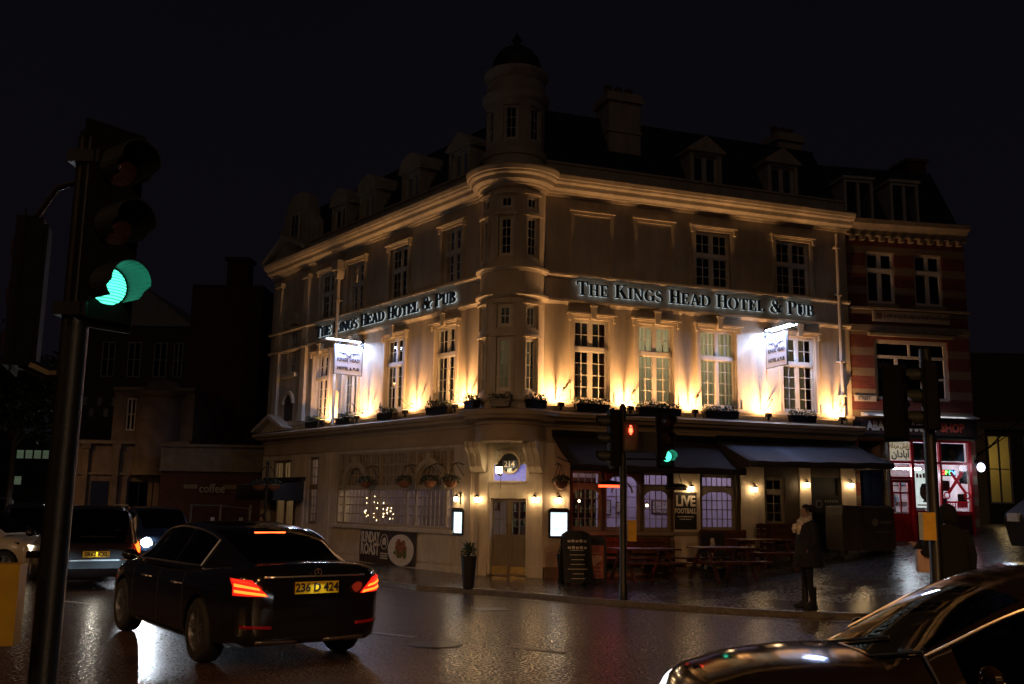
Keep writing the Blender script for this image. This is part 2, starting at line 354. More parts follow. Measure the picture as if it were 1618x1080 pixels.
def wall(P, s0, s1, z0, z1, holes, step=1e9, depth=.22, ns=1):
    mb = MB(); ss = {s0, s1}; zs = {z0, z1}
    for a, b, c, d in holes: ss |= {a, b}; zs |= {c, d}
    k = s0
    while step < 1e8 and k < s1: ss.add(k); k += step
    ss = sorted(ss); zs = sorted(zs)
    inh = lambda x, z: any(a < x < b and c < z < d for a, b, c, d in holes)
    for i in range(len(ss) - 1):
        for j in range(len(zs) - 1):
            a, b, c, d = ss[i], ss[i + 1], zs[j], zs[j + 1]
            if inh((a + b) / 2, (c + d) / 2): continue
            mb.quad(P(a, 0, c), P(b, 0, c), P(b, 0, d), P(a, 0, d))
            mb.quad(P(a, depth, c), P(b, depth, c), P(b, depth, d), P(a, depth, d))
    for a, b, c, d in holes:
        q = [x for x in ss if a <= x <= b]
        for i in range(len(q) - 1):
            mb.quad(P(q[i], 0, c), P(q[i + 1], 0, c), P(q[i + 1], depth, c), P(q[i], depth, c))
            mb.quad(P(q[i], 0, d), P(q[i + 1], 0, d), P(q[i + 1], depth, d), P(q[i], depth, d))
        mb.quad(P(a, 0, c), P(a, 0, d), P(a, depth, d), P(a, depth, c)); mb.quad(P(b, 0, c), P(b, 0, d), P(b, depth, d), P(b, depth, c))
    return mb

def sash(P, parent, s0, s1, z0, z1, zt, cols, rows, trows, inset=.07, n=1, cur=None, drapes=False, leaves=2, fm=None, back=True):
    """timber window: frame with two leaves, optional lights over a transom, glazing bars, panes, curtain"""
    fm = fm or whitew; f = MB(); t = .055; dd = (inset, inset + .07)
    bx = lambda a, b, c, d, q=dd: f.box(a, b, q[0], q[1], c, d, P, n)
    bx(s0, s1, z0, z0 + t); bx(s0, s1, z1 - t, z1)
    bx(s0, s0 + t, z0 + t, z1 - t); bx(s1 - t, s1, z0 + t, z1 - t)
    secs = [(z0 + t, z1 - t, rows)]
    if zt:
        f.box(s0 + t, s1 - t, inset - .03, inset + .07, zt - .05, zt + .05, P, n); secs = [(z0 + t, zt - .05, rows), (zt + .05, z1 - t, trows)]
    mid = (s0 + s1) / 2
    if leaves == 2:
        for a, b, _ in secs: bx(mid - .045, mid + .045, a, b)
    o = f.build('window', fm, parent)
    g = MB(); q = (inset + .02, inset + .05)
    for a, b, r in secs:
        halves = [(s0 + t, mid - .045), (mid + .045, s1 - t)] if leaves == 2 else [(s0 + t, s1 - t)]
        for h0, h1 in halves:
            st = .022
            for (x0, x1, y0, y1) in ((h0, h0 + st, a, b), (h1 - st, h1, a, b), (h0 + st, h1 - st, a, a + st + .01), (h0 + st, h1 - st, b - st, b)):
                g.box(x0, x1, q[0], q[1], y0, y1, P, n)
            for k in range(1, cols):
                x = h0 + (h1 - h0) * k / cols; g.box(x - .009, x + .009, q[0] + .003, q[1] - .003, a + st, b - st, P, n)
            for k in range(1, r):
                z = a + (b - a) * k / r; g.box(h0 + st, h1 - st, q[0] + .006, q[1] - .006, z - .009, z + .009, P, n)
    g.build('glazing_bars', fm, o)
    p = MB(); nn = max(n, 1); S_ = [s0 + t + (s1 - s0 - 2 * t) * i / nn for i in range(nn + 1)]
    p.grid([[P(x, inset + .035, z) for x in S_] for z in (z0 + t, z1 - t)]); p.build('pane', winglass, o)
    if cur or drapes:
        c = MB(); N = 26; rws = []
        for z in (z0 + .02, z1 - .02):
            rws.append([P(s0 + .02 + (s1 - s0 - .04) * i / N, inset + .15 + .018 * sin(i * 2.1), z) for i in range(N + 1)])
        if cur: c.grid(rws)
        else:
            for u0, u1 in ((0, 5), (N - 5, N)): c.grid([r[u0:u1 + 1] for r in rws])
        c.build('curtain', curtain if cur else drape, o)
    return o
def surround(P, parent, s0, s1, z0, z1, hood=True, out=.05, key=True, n=1):
    m = MB(); wd = .10
    m.box(s0 - wd, s0, -out, .03, z0, z1 + wd, P, n); m.box(s1, s1 + wd, -out, .03, z0, z1 + wd, P, n); m.box(s0, s1, -out, .03, z1, z1 + wd, P, n)
    m.box(s0 - wd - .03, s0 - wd, -out - .02, .03, z0 + .0, z0 + .22, P, n); m.box(s1 + wd, s1 + wd + .03, -out - .02, .03, z0, z0 + .22, P, n)
    if hood:
        m.box(s0 - .17, s1 + .17, -.13, .03, z1 + wd + .003, z1 + wd + .05, P, n); m.box(s0 - .14, s1 + .14, -.09, .03, z1 + wd - .028, z1 + wd, P, n)
        for a in (s0 - .14, s1 + .08): m.box(a, a + .06, -.10, .03, z1 - .06, z1 + wd - .032, P, n)
        if key: c = (s0 + s1) / 2; m.prism([(c - .06, z1 - .0), (c + .06, z1 - .0), (c + .085, z1 + .30), (c - .085, z1 + .30)], -.15, .02, P); m.box(c - .1, c + .1, -.17, .02, z1 + .303, z1 + .34, P)
    return m.build('window_surround', trim, parent)

# first floor (4.15-6.12) and second floor (7.2-8.67) openings
F1R = [(1.70, 2.64), (3.40, 4.38), (5.12, 6.17), (7.53, 8.54)]
F2R = [(5.04, 6.05), (7.42, 8.46)]
BLIND = [(1.68, 2.66), (3.39, 4.36)]
F1L = [(-2.94, -1.98), (-5.40, -4.42), (-7.76, -6.88), (-9.66, -8.68)]
F2L = [(-2.74, -1.84), (-5.32, -4.36), (-7.70, -6.74), (-9.48, -8.54)]
GFR = [(1.66, 2.46, 1.12, 2.52), (2.53, 3.47, 1.12, 2.46), (3.53, 4.29, 1.12, 2.52), (5.10, 6.08, 1.14, 2.50), (6.93, 7.51, 1.3, 2.47), (8.30, 9.15, .55, 2.5)]
hR = [(a, b, 4.15, 6.12) for a, b in F1R] + [(a, b, 7.2, 8.67) for a, b in F2R] + [(a, b, c, d) for a, b, c, d in GFR]
hL = [(a, b, 4.15, 6.12) for a, b in F1L] + [(a, b, 7.22, 8.67) for a, b in F2L] + [(-7.85, -1.95, 1.05, 3.04), (-9.7, -9.05, 1.0, 3.0), (-12.35, -10.45, .0, 2.05), (-12.3, -10.9, 2.3, 2.95), (-11.62, -11.0, 5.75, 7.4)]
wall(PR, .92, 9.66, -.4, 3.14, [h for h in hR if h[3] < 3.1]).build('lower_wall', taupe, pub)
for a_, b_ in ((.93, 1.62), (4.34, 5.05), (6.20, 6.88), (7.93, 8.26), (9.20, 9.64)): m_ = MB(); m_.box(a_, b_, -.035, .0, .3, 3.12, PR); m_.build('pilaster', stucco, pub)
wr = wall(PR, .92, 9.66, 3.14, 9.3, [h for h in hR if h[3] > 3.1]); wl = wall(PL, -12.92, -.95, -.4, 9.3, hL)
wr.v and wl.add(wr.v, wr.f)
# chamfered entrance wall under the turret
hC = [(.44, 1.38, .05, 1.83), (.50, 1.36, 2.24, 3.04)]
wc = wall(PC, 0, CW, -.4, 3.5, hC, depth=.3); wl.add(wc.v, wc.f)
# end and back walls, party walls
Lend = dL * 12.92; Rend = dR * 9.66; LI = Lend - nL * 8; RI = Rend - nR * 8
for a, b in ((Lend, LI), (LI, RI), (RI, Rend)):
    wl.quad((a.x, a.y, -.4), (b.x, b.y, -.4), (b.x, b.y, 9.9), (a.x, a.y, 9.9))
wl.build('wall', stucco, pub)
for (a, b) in F1R: surround(PR, pub, a, b, 4.15, 6.12)
for i, (a, b) in enumerate(F1R): sash(PR, pub, a, b, 4.15, 6.12, 5.40, 2, 4, 2, cur=(i in (1, 2)), drapes=(i in (0, 3)))
for i, (a, b) in enumerate(F2R): surround(PR, pub, a, b, 7.2, 8.67, key=False); sash(PR, pub, a, b, 7.2, 8.67, 8.04, 2, 3, 2, drapes=(i == 1))
for (a, b) in F1L: surround(PL, pub, a, b, 4.15, 6.12)
for i, (a, b) in enumerate(F1L): sash(PL, pub, a, b, 4.15, 6.12, 5.40, 2, 4, 2, cur=(i == 2), drapes=(i != 2))
for i, (a, b) in enumerate(F2L): surround(PL, pub, a, b, 7.22, 8.67, key=False); sash(PL, pub, a, b, 7.22, 8.67, 8.04, 2, 3, 2, drapes=(i != 1), cur=(i == 1))
for a, b in BLIND:
    m = MB(); 
    for (p, q, r, s_) in ((a - .08, a, 7.2, 8.78), (b, b + .08, 7.2, 8.78), (a, b, 8.70, 8.78)): m.box(p, q, -.05, .02, r, s_, PR)
    m.box(a - .12, b + .12, -.10, .02, 8.783, 8.84, PR); m.box(a, b, -.012, .02, 7.2, 8.70, PR)
    m.build('blind_panel', trim, pub)
# strings and cornices swept round the corner turret
def ring(o, sL, sR, NA=32, R=TR):
    hl = .5 * 0 + (-(TC.dot(nL))); hr = -(TC.dot(nR)); pts = []
    phL = math.atan2(nL.x, -nL.y); phR = math.atan2(nR.x, -nR.y)
    a = phL - acos(min(1, (hl + o) / (R + o))); b = phR + acos(min(1, (hr + o) / (R + o)))
    e = dL * sL + nL * o; pts.append((e.x, e.y))
    for i in range(NA + 1):
        ph = a + (b - a) * i / NA
        pts.append((TC.x + sin(ph) * (R + o), TC.y - cos(ph) * (R + o)))
    e = dR * sR + nR * o; pts.append((e.x, e.y)); return pts
def sweep(name, prof, m, sL=12.92, sR=9.66, R=TR, parent=None):
    mb = MB(); rows = [[(x, y, z) for x, y in ring(o, sL, sR, R=R)] for o, z in prof]
    mb.grid(rows); n = len(rows[0])
    mb.add([r[0] for r in rows], [tuple(range(len(rows)))]); mb.add([r[-1] for r in rows], [tuple(range(len(rows)))])
    return mb.build(name, m, parent or pub)
sweep('cornice', [(-.05, 9.10), (.04, 9.10), (.06, 9.15), (.11, 9.16), (.13, 9.20), (.20, 9.23), (.24, 9.25), (.26, 9.34), (.33, 9.38), (.35, 9.43), (.38, 9.44), (.41, 9.53), (.41, 9.57), (.05, 9.62), (-.1, 9.62)], trim, sL=13.0, sR=9.72)
sweep('string_course', [(-.02, 7.08), (.04, 7.08), (.07, 7.12), (.12, 7.14), (.12, 7.19), (.02, 7.22), (-.02, 7.22)], trim)
sweep('string_course', [(-.02, 6.44), (.03, 6.44), (.06, 6.47), (.11, 6.50), (.11, 6.55), (.02, 6.58), (-.02, 6.58)], trim)
sweep('ledge', [(-.02, 4.02), (.05, 4.02), (.09, 4.06), (.09, 4.11), (-.02, 4.13)], trim)
sweep('cornice', [(-.05, 3.50), (.04, 3.50), (.06, 3.56), (.14, 3.60), (.30, 3.62), (.34, 3.68), (.44, 3.70), (.46, 3.78), (.40, 3.82), (-.02, 3.87), (-.05, 3.87)], dado, sL=13.0, sR=9.72)
sweep('fascia_board', [(-.02, 3.12), (.05, 3.12), (.05, 3.16), (.03, 3.17), (.03, 3.48), (-.02, 3.48)], dado, sL=12.92, sR=9.66, R=TR + .02)
sweep('parapet', [(-.3, 9.55), (-.02, 9.6), (-.02, 9.93), (.02, 9.95), (.02, 10.0), (-.3, 10.0)], stucco)
# turret shaft
th = []
WT = []
for ph in (-64, -14, 36):
    s = (radians(ph) - PH0) * TR; WT.append(s)
    th += [(s - .18, s + .18, 4.25, 5.50), (s - .18, s + .18, 5.74, 6.28), (s - .18, s + .18, 7.42, 8.40), (s - .18, s + .18, 8.58, 8.92)]
s_lo, s_hi = (radians(-118) - PH0) * TR, (radians(80) - PH0) * TR
wt = wall(PT, s_lo, s_hi, 3.12, 9.3, th, step=.09, depth=.12)
wt.build('turret', stucco, pub)
for i, s in enumerate(WT):
    sash(PT, pub, s - .18, s + .18, 4.25, 5.50, None, 2, 4, 0, inset=.04, n=3, leaves=1, cur=True)
    sash(PT, pub, s - .18, s + .18, 5.74, 6.28, None, 2, 2, 0, inset=.04, n=3, leaves=1)
    sash(PT, pub, s - .18, s + .18, 7.42, 8.40, None, 2, 4, 0, inset=.04, n=3, leaves=1)
    sash(PT, pub, s - .18, s + .18, 8.58, 8.92, None, 2, 1, 0, inset=.04, n=3, leaves=1)
    for z in (5.52, 6.30, 8.42, 8.94): m = MB(); m.box(s - .27, s + .27, -.07, .02, z, z + .06, PT, 6); m.build('window_hood', trim, pub)
    for (z0, z1) in ((4.2, 5.515), (5.7, 6.295), (7.38, 8.415)):
        for q in (-.235, .18): m = MB(); m.box(s + q, s + q + .055, -.03, .02, z0, z1, PT, 2); m.build('window_surround', trim, pub)
m = MB()  # turret soffit over the door
n = 24; m.add([(TC.x, TC.y, 3.13)] + [(TC.x + .8 * cos(2 * pi * k / n), TC.y + .8 * sin(2 * pi * k / n), 3.13) for k in range(n)], [(0, k + 1, (k + 1) % n + 1) for k in range(n)])
m.build('porch_soffit', trim, pub)
# turret upper stage and dome
m = MB(); U = TR - .02
PU = turret_map(.72)
wu = wall(PU, -2.3, 2.3, 9.6, 11.9, [((radians(p) - PH0) * .72 - .19, (radians(p) - PH0) * .72 + .19, 10.3, 11.2) for p in (-64, -9, 44)], step=.1, depth=.12)
wu.build('turret_lantern_stage', stucco, pub)
for p in (-64, -9, 44):
    s = (radians(p) - PH0) * .72; sash(PU, pub, s - .19, s + .19, 10.3, 11.2, None, 2, 3, 0, inset=.04, n=3, leaves=1)
m = MB(); m.lathe([(.72, 9.95), (.78, 9.97), (.78, 10.12), (.72, 10.15)], TC, 32)
m.build('turret_cornice', trim, pub, smooth=True); m = MB(); m.lathe([(.71, 11.36), (.80, 11.42), (.84, 11.5), (.84, 11.56), (.70, 11.62)], TC, 32); m.lathe([(.68, 11.95), (.74, 12.05), (.80, 12.12), (.80, 12.2), (.6, 12.26)], TC, 32)
m.lathe([(.70, 11.6), (.68, 11.98)], TC, 32)
m.build('turret_cornice', trim, pub, smooth=True)
m = MB(); m.lathe([(.60, 12.22), (.62, 12.4), (.58, 12.6), (.44, 12.82), (.26, 12.95), (.10, 13.02), (.08, 13.1), (.13, 13.17), (.08, 13.24), (.02, 13.34), (0, 13.42)], TC, 24); m.build('dome', slate, pub, smooth=True)
# mansard roof
def off(i):  # inward offset corner of K, Lend, Rend
    a, b = -nL, -nR; det = a.x * b.y - a.y * b.x
    return Vector(((i * b.y - i * a.y) / det, (a.x * i - b.x * i) / det, 0))
def pl(i): return [Lend - nL * i, off(i), Rend - nR * i]
m = MB(); lo, hi = pl(.28), pl(1.25)
for i in range(2):
    m.quad((lo[i].x, lo[i].y, 9.98), (lo[i + 1].x, lo[i + 1].y, 9.98), (hi[i + 1].x, hi[i + 1].y, 11.75), (hi[i].x, hi[i].y, 11.75))
m.add([(p.x, p.y, 11.75) for p in hi + [RI, LI]], [(0, 1, 2, 3, 4)])
for e, q in ((Lend, LI), (Rend, RI)):
    i = -nL if e is Lend else -nR
    a = e + i * .28; b = e + i * 1.25; m.add([(a.x, a.y, 9.98), (b.x, b.y, 11.75), (q.x, q.y, 11.75), (q.x, q.y, 9.9)], [(0, 1, 2, 3)])
m.add([(LI.x, LI.y, 9.9), (RI.x, RI.y, 9.9), (RI.x, RI.y, 11.75), (LI.x, LI.y, 11.75)], [(0, 1, 2, 3)])
m.build('roof', slate, pub)
m = MB(); m.box(-12.8, -.9, 1.22, 1.36, 11.70, 11.82, PL); m.box(.5, 9.64, 1.22, 1.36, 11.703, 11.823, PR); m.build('roof_kerb', slate, pub)
def dormer(P, s, z0=9.95, wd=.94, ht=.92, ph=.46, curved=False):
    m = MB(); a, b = s - wd / 2, s + wd / 2
    for (p, q, r, t_) in ((a, a + .1, z0, z0 + ht), (b - .1, b, z0, z0 + ht), (a + .1, b - .1, z0, z0 + .08), (a + .1, b - .1, z0 + ht - .06, z0 + ht)): m.box(p, q, .18, 1.1, r, t_, P)
    N = 10
    if curved: top = [(s + (wd / 2 + .09) * cos(pi * k / N), z0 + ht + .06 + ph * sin(pi * k / N)) for k in range(N + 1)]
    else: top = [(b + .1, z0 + ht + .06), (s, z0 + ht + ph), (a - .1, z0 + ht + .06)]
    m.box(a - .09, b + .09, .10, 1.1, z0 + ht + .003, z0 + ht + .06, P)
    m.prism(top, .12, 1.35, P)
    o = m.build('dormer', trim, pub)
    sash(P, o, a + .1, b - .1, z0 + .08, z0 + ht - .06, None, 1, 1, 0, inset=.26)
    return o
for s in (5.5, 7.86): dormer(PR, s)
for s in (-2.36, -4.7, -7.1, -8.85): dormer(PL, s, curved=(s in (-7.1, -8.85, -4.7)))
def chimney(P, s0, s1, d0, d1, z0, z1):
    m = MB(); m.box(s0, s1, d0, d1, z0, z1, P); m.box(s0 - .07, s1 + .07, d0 - .07, d1 + .07, z1 + .003, z1 + .12, P); m.box(s0 - .03, s1 + .03, d0 - .03, d1 + .03, z1 + .123, z1 + .25, P)
    m.box(s0 - .03, s1 + .03, d0 - .03, d1 + .03, z0 + 1.4, z0 + 1.46, P)
    o = m.build('chimney', stucco, pub); k = MB()
    for i in range(3):
        x = s0 + (s1 - s0) * (i + .5) / 3; p = P(x, (d0 + d1) / 2, 0); k.lathe([(.09, z1 + .24), (.10, z1 + .5), (.12, z1 + .52), (.08, z1 + .56), (.06, z1 + .3)], (p[0], p[1], 0), 10)
    k.build('chimney_pots', terra, o)
chimney(PR, 2.95, 3.87, .7, 1.5, 9.9, 12.15)
chimney(PR, 8.75, 9.55, 1.6, 2.4, 10.5, 12.2)
chimney(PL, -6.0, -5.3, 2.2, 3.0, 10.5, 12.0)
# left end bay: pilasters, shaped gable, pediments, round-headed window, niche
m = MB()
for a in (-10.32, -12.28):
    m = MB(); m.box(a - .16, a + .16, -.09, .01, 4.13, 8.72, PL); m.box(a - .24, a + .24, -.15, .01, 8.723, 8.84, PL); m.box(a - .2, a + .2, -.12, .01, 4.14, 4.40, PL); m.build('pilaster', trim, pub)
for a in (-1.32, -8.35, -10.0): m = MB(); m.box(a - .14, a + .14, -.06, .01, 0, 3.1, PL); m.box(a - .18, a + .18, -.10, .01, .003, .35, PL); m.box(a - .18, a + .18, -.09, .01, 2.98, 3.11, PL); m.build('pilaster', trim, pub)
m = MB(); m.box(-12.9, -12.6, -.06, .01, 0, 3.1, PL); m.build('pilaster', trim, pub)
m = MB(); pts = [(-12.85, 9.95), (-10.2, 9.95), (-10.2, 10.7), (-10.45, 10.9), (-10.6, 11.3)] + [(-11.52 + .85 * cos(t), 11.35 + .55 * sin(t)) for t in [pi * k / 10 for k in range(11)]] + [(-12.45, 11.3), (-12.6, 10.9), (-12.85, 10.7)]
m.prism(pts, .05, .35, PL); o = m.build('gable', stucco, pub)
sash(PL, o, -11.85, -11.2, 10.1, 11.15, None, 2, 4, 0, inset=-.06, leaves=1)
for (a, b, z, h, oo) in ((-13.1, -10.1, 9.62, .62, .42), (-13.1, -10.95, 3.88, .42, .40)):
    m = MB(); c = (a + b) / 2
    m.prism([(a, z), (b, z), (c, z + h)], -oo + .22, -.0, PL)
    for x, s_ in ((a, 1), (b, -1)): m.prism([(x - s_ * .05, z), (c, z + h), (c, z + h + .13), (x - s_ * .16, z + .06)], -oo, .0, PL)
    m.build('pediment', trim, pub)
sash(PL, pub, -11.62, -11.0, 5.75, 7.4, None, 2, 6, 0, leaves=1)
m = MB(); N = 10
arc = lambda r: [(-11.31 + r * cos(pi * k / N), 7.3 + r * sin(pi * k / N)) for k in range(N + 1)]
m.prism(arc(.46) + arc(.32)[::-1], -.07, .01, PL); m.build('arch_moulding', trim, pub); m = MB(); m.prism([(-11.81, 5.6), (-10.81, 5.6), (-10.81, 5.72), (-11.81, 5.72)], -.12, .01, PL); m.build('window_sill', trim, pub)
m = MB(); m.prism([(-11.31 + .3 * cos(pi * k / N), 4.75 + .3 * sin(pi * k / N)) for k in range(N + 1)] + [(-11.61, 4.2), (-11.01, 4.2)], -.012, .01, PL); m.build('niche', darkin, pub)  # flat panel on the wall; the recess's shade is put into its dark colour
m = MB(); m.prism([(-11.31 + .42 * cos(pi * k / N), 4.75 + .42 * sin(pi * k / N)) for k in range(N + 1)] + [(-11.31 + .31 * cos(pi * k / N), 4.75 + .31 * sin(pi * k / N)) for k in range(N, -1, -1)], -.09, .01, PL); m.build('arch_moulding', trim, pub)
# rain pipes
m = MB()
p = [Vector(PR(9.28, -.12, z)) for z in (9.0, 7.3, 6.5, 4.3, 3.9)]; m.tube(p, .045, 10)
for z in (8.6, 7.3, 5.5, 4.6): m.box(9.21, 9.35, -.18, .0, z, z + .05, PR)
m.build('rain_pipe', trim, pub)
m = MB(); p = [Vector(PL(-8.05, -.14, z)) for z in (8.35, 7.0, 5.5, 3.9)]; m.tube(p, .055, 10)
m.box(-8.22, -7.88, -.30, .0, 8.55, 8.85, PL); m.prism([(-8.2, 8.55), (-7.9, 8.55), (-7.98, 8.3), (-8.12, 8.3)], -.26, -.02, PL)
for z in (7.6, 6.2, 4.9): m.box(-8.13, -7.97, -.2, .0, z, z + .05, PL)
m.build('rain_pipe', trim, pub)
# floors and interior walls
def poly(i, z):
    a, b, c = pl(i); q = [LI + Vector((.2, -.2, 0)), RI + Vector((-.2, -.2, 0))]; return [(v.x, v.y, z) for v in (a, b, c, q[1], q[0])]
for z, mm in ((3.45, trim), (6.7, darkin), (9.4, darkin)):
    m = MB(); m.add(poly(.25, z), [(0, 1, 2, 3, 4)]); m.build('floor_slab', mm, pub)
inner = mat('lilac_plaster', (.46, .40, .46), .85, var=.12, scale=2.5)
floorw = mat('timber_floor', (.14, .07, .035), .35, var=.3, scale=5, bump=.1)
m = MB(); m.add(poly(.25, .06), [(0, 1, 2, 3, 4)]); m.build('interior_floor', floorw, pub)
m = MB()
q = off(4.6)
for a, b in ((dL * 9.9 - nL * 4.6, q), (q, dR * 6.35 - nR * 4.6), (dR * 6.35 - nR * 4.6, dR * 6.35 - nR * .3), (dL * 9.9 - nL * 4.6, dL * 9.9 - nL * .3)):
    m.quad((a.x, a.y, .06), (b.x, b.y, .06), (b.x, b.y, 3.44), (a.x, a.y, 3.44))
m.build('interior_wall', inner, pub)
# ground floor windows, right side
for i, (a, b, c, d) in enumerate(GFR[:5]):
    if i == 1:
        o = sash(PR, pub, a, b, c, d, None, 3, 5, 0, leaves=1, inset=.06, fm=greyw)
        mid = (a + b) / 2; r = (b - a) / 2 - .02; N = 14
        m = MB(); zc = d - r
        m.prism([(a, zc)] + [(mid - r * cos(pi * k / N), zc + r * sin(pi * k / N)) for k in range(N + 1)] + [(b, zc), (b, d), (a, d)], -.02, .06, PR)
        for rr in (.62,): m.prism([(mid - r * rr * cos(pi * k / N), zc + r * rr * sin(pi * k / N)) for k in range(N + 1)] + [(mid - r * (rr - .06) * cos(pi * k / N), zc + r * (rr - .06) * sin(pi * k / N)) for k in range(N, -1, -1)], .04, .09, PR)
        m.build('arch_moulding', greyw, o)
    elif i == 4: sash(PR, pub, a, b, c, d, 2.1, 2, 3, 1, leaves=1, inset=.06, fm=greyw)
    else:
        o = sash(PR, pub, a, b, c, d, 2.14, 4 if i != 3 else 6, 4, 1, leaves=1, inset=.06, fm=greyw)
        m = MB(); N = 10; h = .14   # segmental head under the transom
        m.prism([(a + .05, 2.09)] + [(a + .05 + (b - a - .1) * k / N, 2.09 - h + h * sin(pi * k / N) ** .6) for k in range(N + 1)] + [(b - .05, 2.09)], .03, .09, PR)
        m.build('arch_moulding', greyw, o)
# narrow dark doors on the right, with chalked lettering board
a, b, c, d = GFR[5]
m = MB(); m.box(a, b, .06, .10, c, d, PR); m.box(a + .1, b - .1, .04, .06, 1.0, 1.5, PR); m.build('door', black, pub)
# big bay window on the left
m = MB(); a, b, c, d = -7.85, -1.95, 1.05, 3.04
fr = lambda x0, x1, z0, z1, y=(.05, .14): m.box(x0, x1, y[0], y[1], z0, z1, PL)
fr(a, b, c, c + .07); fr(a, b, d - .06, d)
posts = [a, -7.45, -6.03, -5.55, -4.15, -3.72, -2.32, b - .07]
for x in posts: fr(x, x + .07, c + .07, d - .06, (.02, .15))
fr(a + .07, b - .07, 2.02, 2.14, (-.02, .16))
bay = m.build('window', mouse, pub)
m = MB()
for j in range(len(posts) - 1):
    x0, x1 = posts[j] + .07, posts[j + 1]; nn = max(2, round((x1 - x0) / .2))
    for k in range(1, nn):
        x = x0 + (x1 - x0) * k / nn; m.box(x - .011, x + .011, .08, .11, c + .07, 2.02, PL); m.box(x - .011, x + .011, .08, .11, 2.14, d - .06, PL)
    for z in (1.36, 1.60, 1.82, 2.42, 2.70): m.box(x0, x1, .084, .106, z - .011, z + .011, PL)
m.build('glazing_bars', mouse, bay)
m = MB(); m.grid([[PL(x, .095, z) for x in (a + .05, b - .05)] for z in (c, 2.03)]); m.build('pane', winglass, bay)
frost = mat('obscured_glass', (.24, .19, .14), .22, var=.35, scale=9, bump=.4, bscale=30)
m = MB(); m.grid([[PL(x, .095, z) for x in (a + .05, b - .05)] for z in (2.1, d)]); m.build('obscured_pane', frost, bay)
for cx in (-6.74, -3.01):
    m = MB(); N = 16; ar = lambda r: [(cx + r * cos(pi * k / N), 2.08 + r * sin(pi * k / N)) for k in range(N + 1)]
    m.prism(ar(.74) + ar(.60)[::-1], -.06, .06, PL); m.prism(ar(.585) + ar(.55)[::-1], -.02, .06, PL)
    m.prism([(cx - .07, 2.62), (cx + .07, 2.62), (cx + .1, 2.95), (cx - .1, 2.95)], -.10, .05, PL)
    m.build('arch_moulding', mouse, bay)
m = MB(); m.box(a - .12, b + .12, -.10, .02, .96, 1.045, PL); m.box(-7.9, -5.5, -.03, .02, .25, .85, PL); m.box(-3.6, -1.95, -.03, .02, .25, .85, PL); m.box(-12.9, -1.25, -.05, .01, -.3, .2, PL); m.build('window_sill', trim, pub)
m = MB(); m.box(1.5, 6.3, -.06, .02, 1.02, 1.11, PR); m.box(1.0, 9.6, -.05, .01, -.3, .3, PR)
for i in range(16): m.box(1.55 + i * .3, 1.80 + i * .3, -.02, .015, .35, .98, PR)
m.build('window_sill', greyw, pub)
sash(PL, pub, -9.7, -9.05, 1.0, 3.0, 2.1, 3, 4, 3, leaves=1, fm=greyw)
sash(PL, pub, -12.3, -10.9, 2.3, 2.95, None, 3, 1, 0, leaves=2, fm=greyw)
# entrance: consoles, doorcase, fanlight, doors
for x in (.19, 1.62):
    m = MB(); N = 10; yy = []
    prof = [(-.62, 3.12), (-.60, 2.98), (-.46, 2.86), (-.36, 2.7), (-.30, 2.56), (-.16, 2.45), (-.03, 2.42), (-.0, 3.12)]
    P2 = lambda s, d, z, x=x: PC(x + d, s, z)
    for k in range(5): m.prism(prof if k % 2 == 0 else [(p * .93, z) for p, z in prof], -.17 + k * .068, -.17 + (k + 1) * .068 - .003, P2)
    m.build('console_bracket', trim, pub)
m = MB(); m.box(.0, .42, -.05, .01, -.2, 2.38, PC); m.box(1.42, CW, -.05, .01, -.2, 2.38, PC); m.box(.0, .42, -.08, .0, -.2, .3, PC); m.box(1.42, CW, -.083, .0, -.2, .3, PC)
m.box(.40, .48, -.03, .12, .1, 3.1, PC); m.box(1.36, 1.44, -.03, .12, .1, 3.1, PC); m.box(.48, 1.36, -.05, .15, 2.08, 2.15, PC); m.box(.48, 1.36, -.03, .12, 1.84, 2.08, PC)
for i in range(12): m.box(.50 + i * .072, .54 + i * .072, -.07, -.05, 2.15, 2.2, PC)
m.box(.46, 1.38, -.09, .0, 2.2, 2.235, PC)
m.build('doorcase', trim, pub)
m = MB(); N = 18; ar = lambda r: [(.93 + r * cos(2 * pi * k / N), 2.66 + r * sin(2 * pi * k / N)) for k in range(N + 1)]
m.box(.49, .53, .03, .1, 2.24, 3.04, PC); m.box(1.33, 1.37, .033, .1, 2.24, 3.04, PC); m.box(.53, 1.33, .036, .1, 2.62, 2.66, PC)
m.prism(ar(.27)[:-1] , -.03, .06, PC)
fan = m.build('fanlight', trim, pub)
m = MB(); m.prism(ar(.22)[:-1], -.045, -.031, PC); m.build('roundel', glass('roundel_glass', (.5, .55, .6)), fan)
m = MB(); m.box(.50, 1.36, .06, .075, 2.24, 2.62, PC); leadblue = lit('leaded_glass_blue', (.22, .24, .75), .42, .9, 14); m.build('leaded_pane', leadblue, fan)
m = MB(); m.box(.50, 1.36, .063, .078, 2.66, 3.04, PC); m.build('leaded_pane', mat('leaded_glass_clear', (.5, .48, .40), .3, var=.5, scale=40, bump=.8, bscale=45), fan)
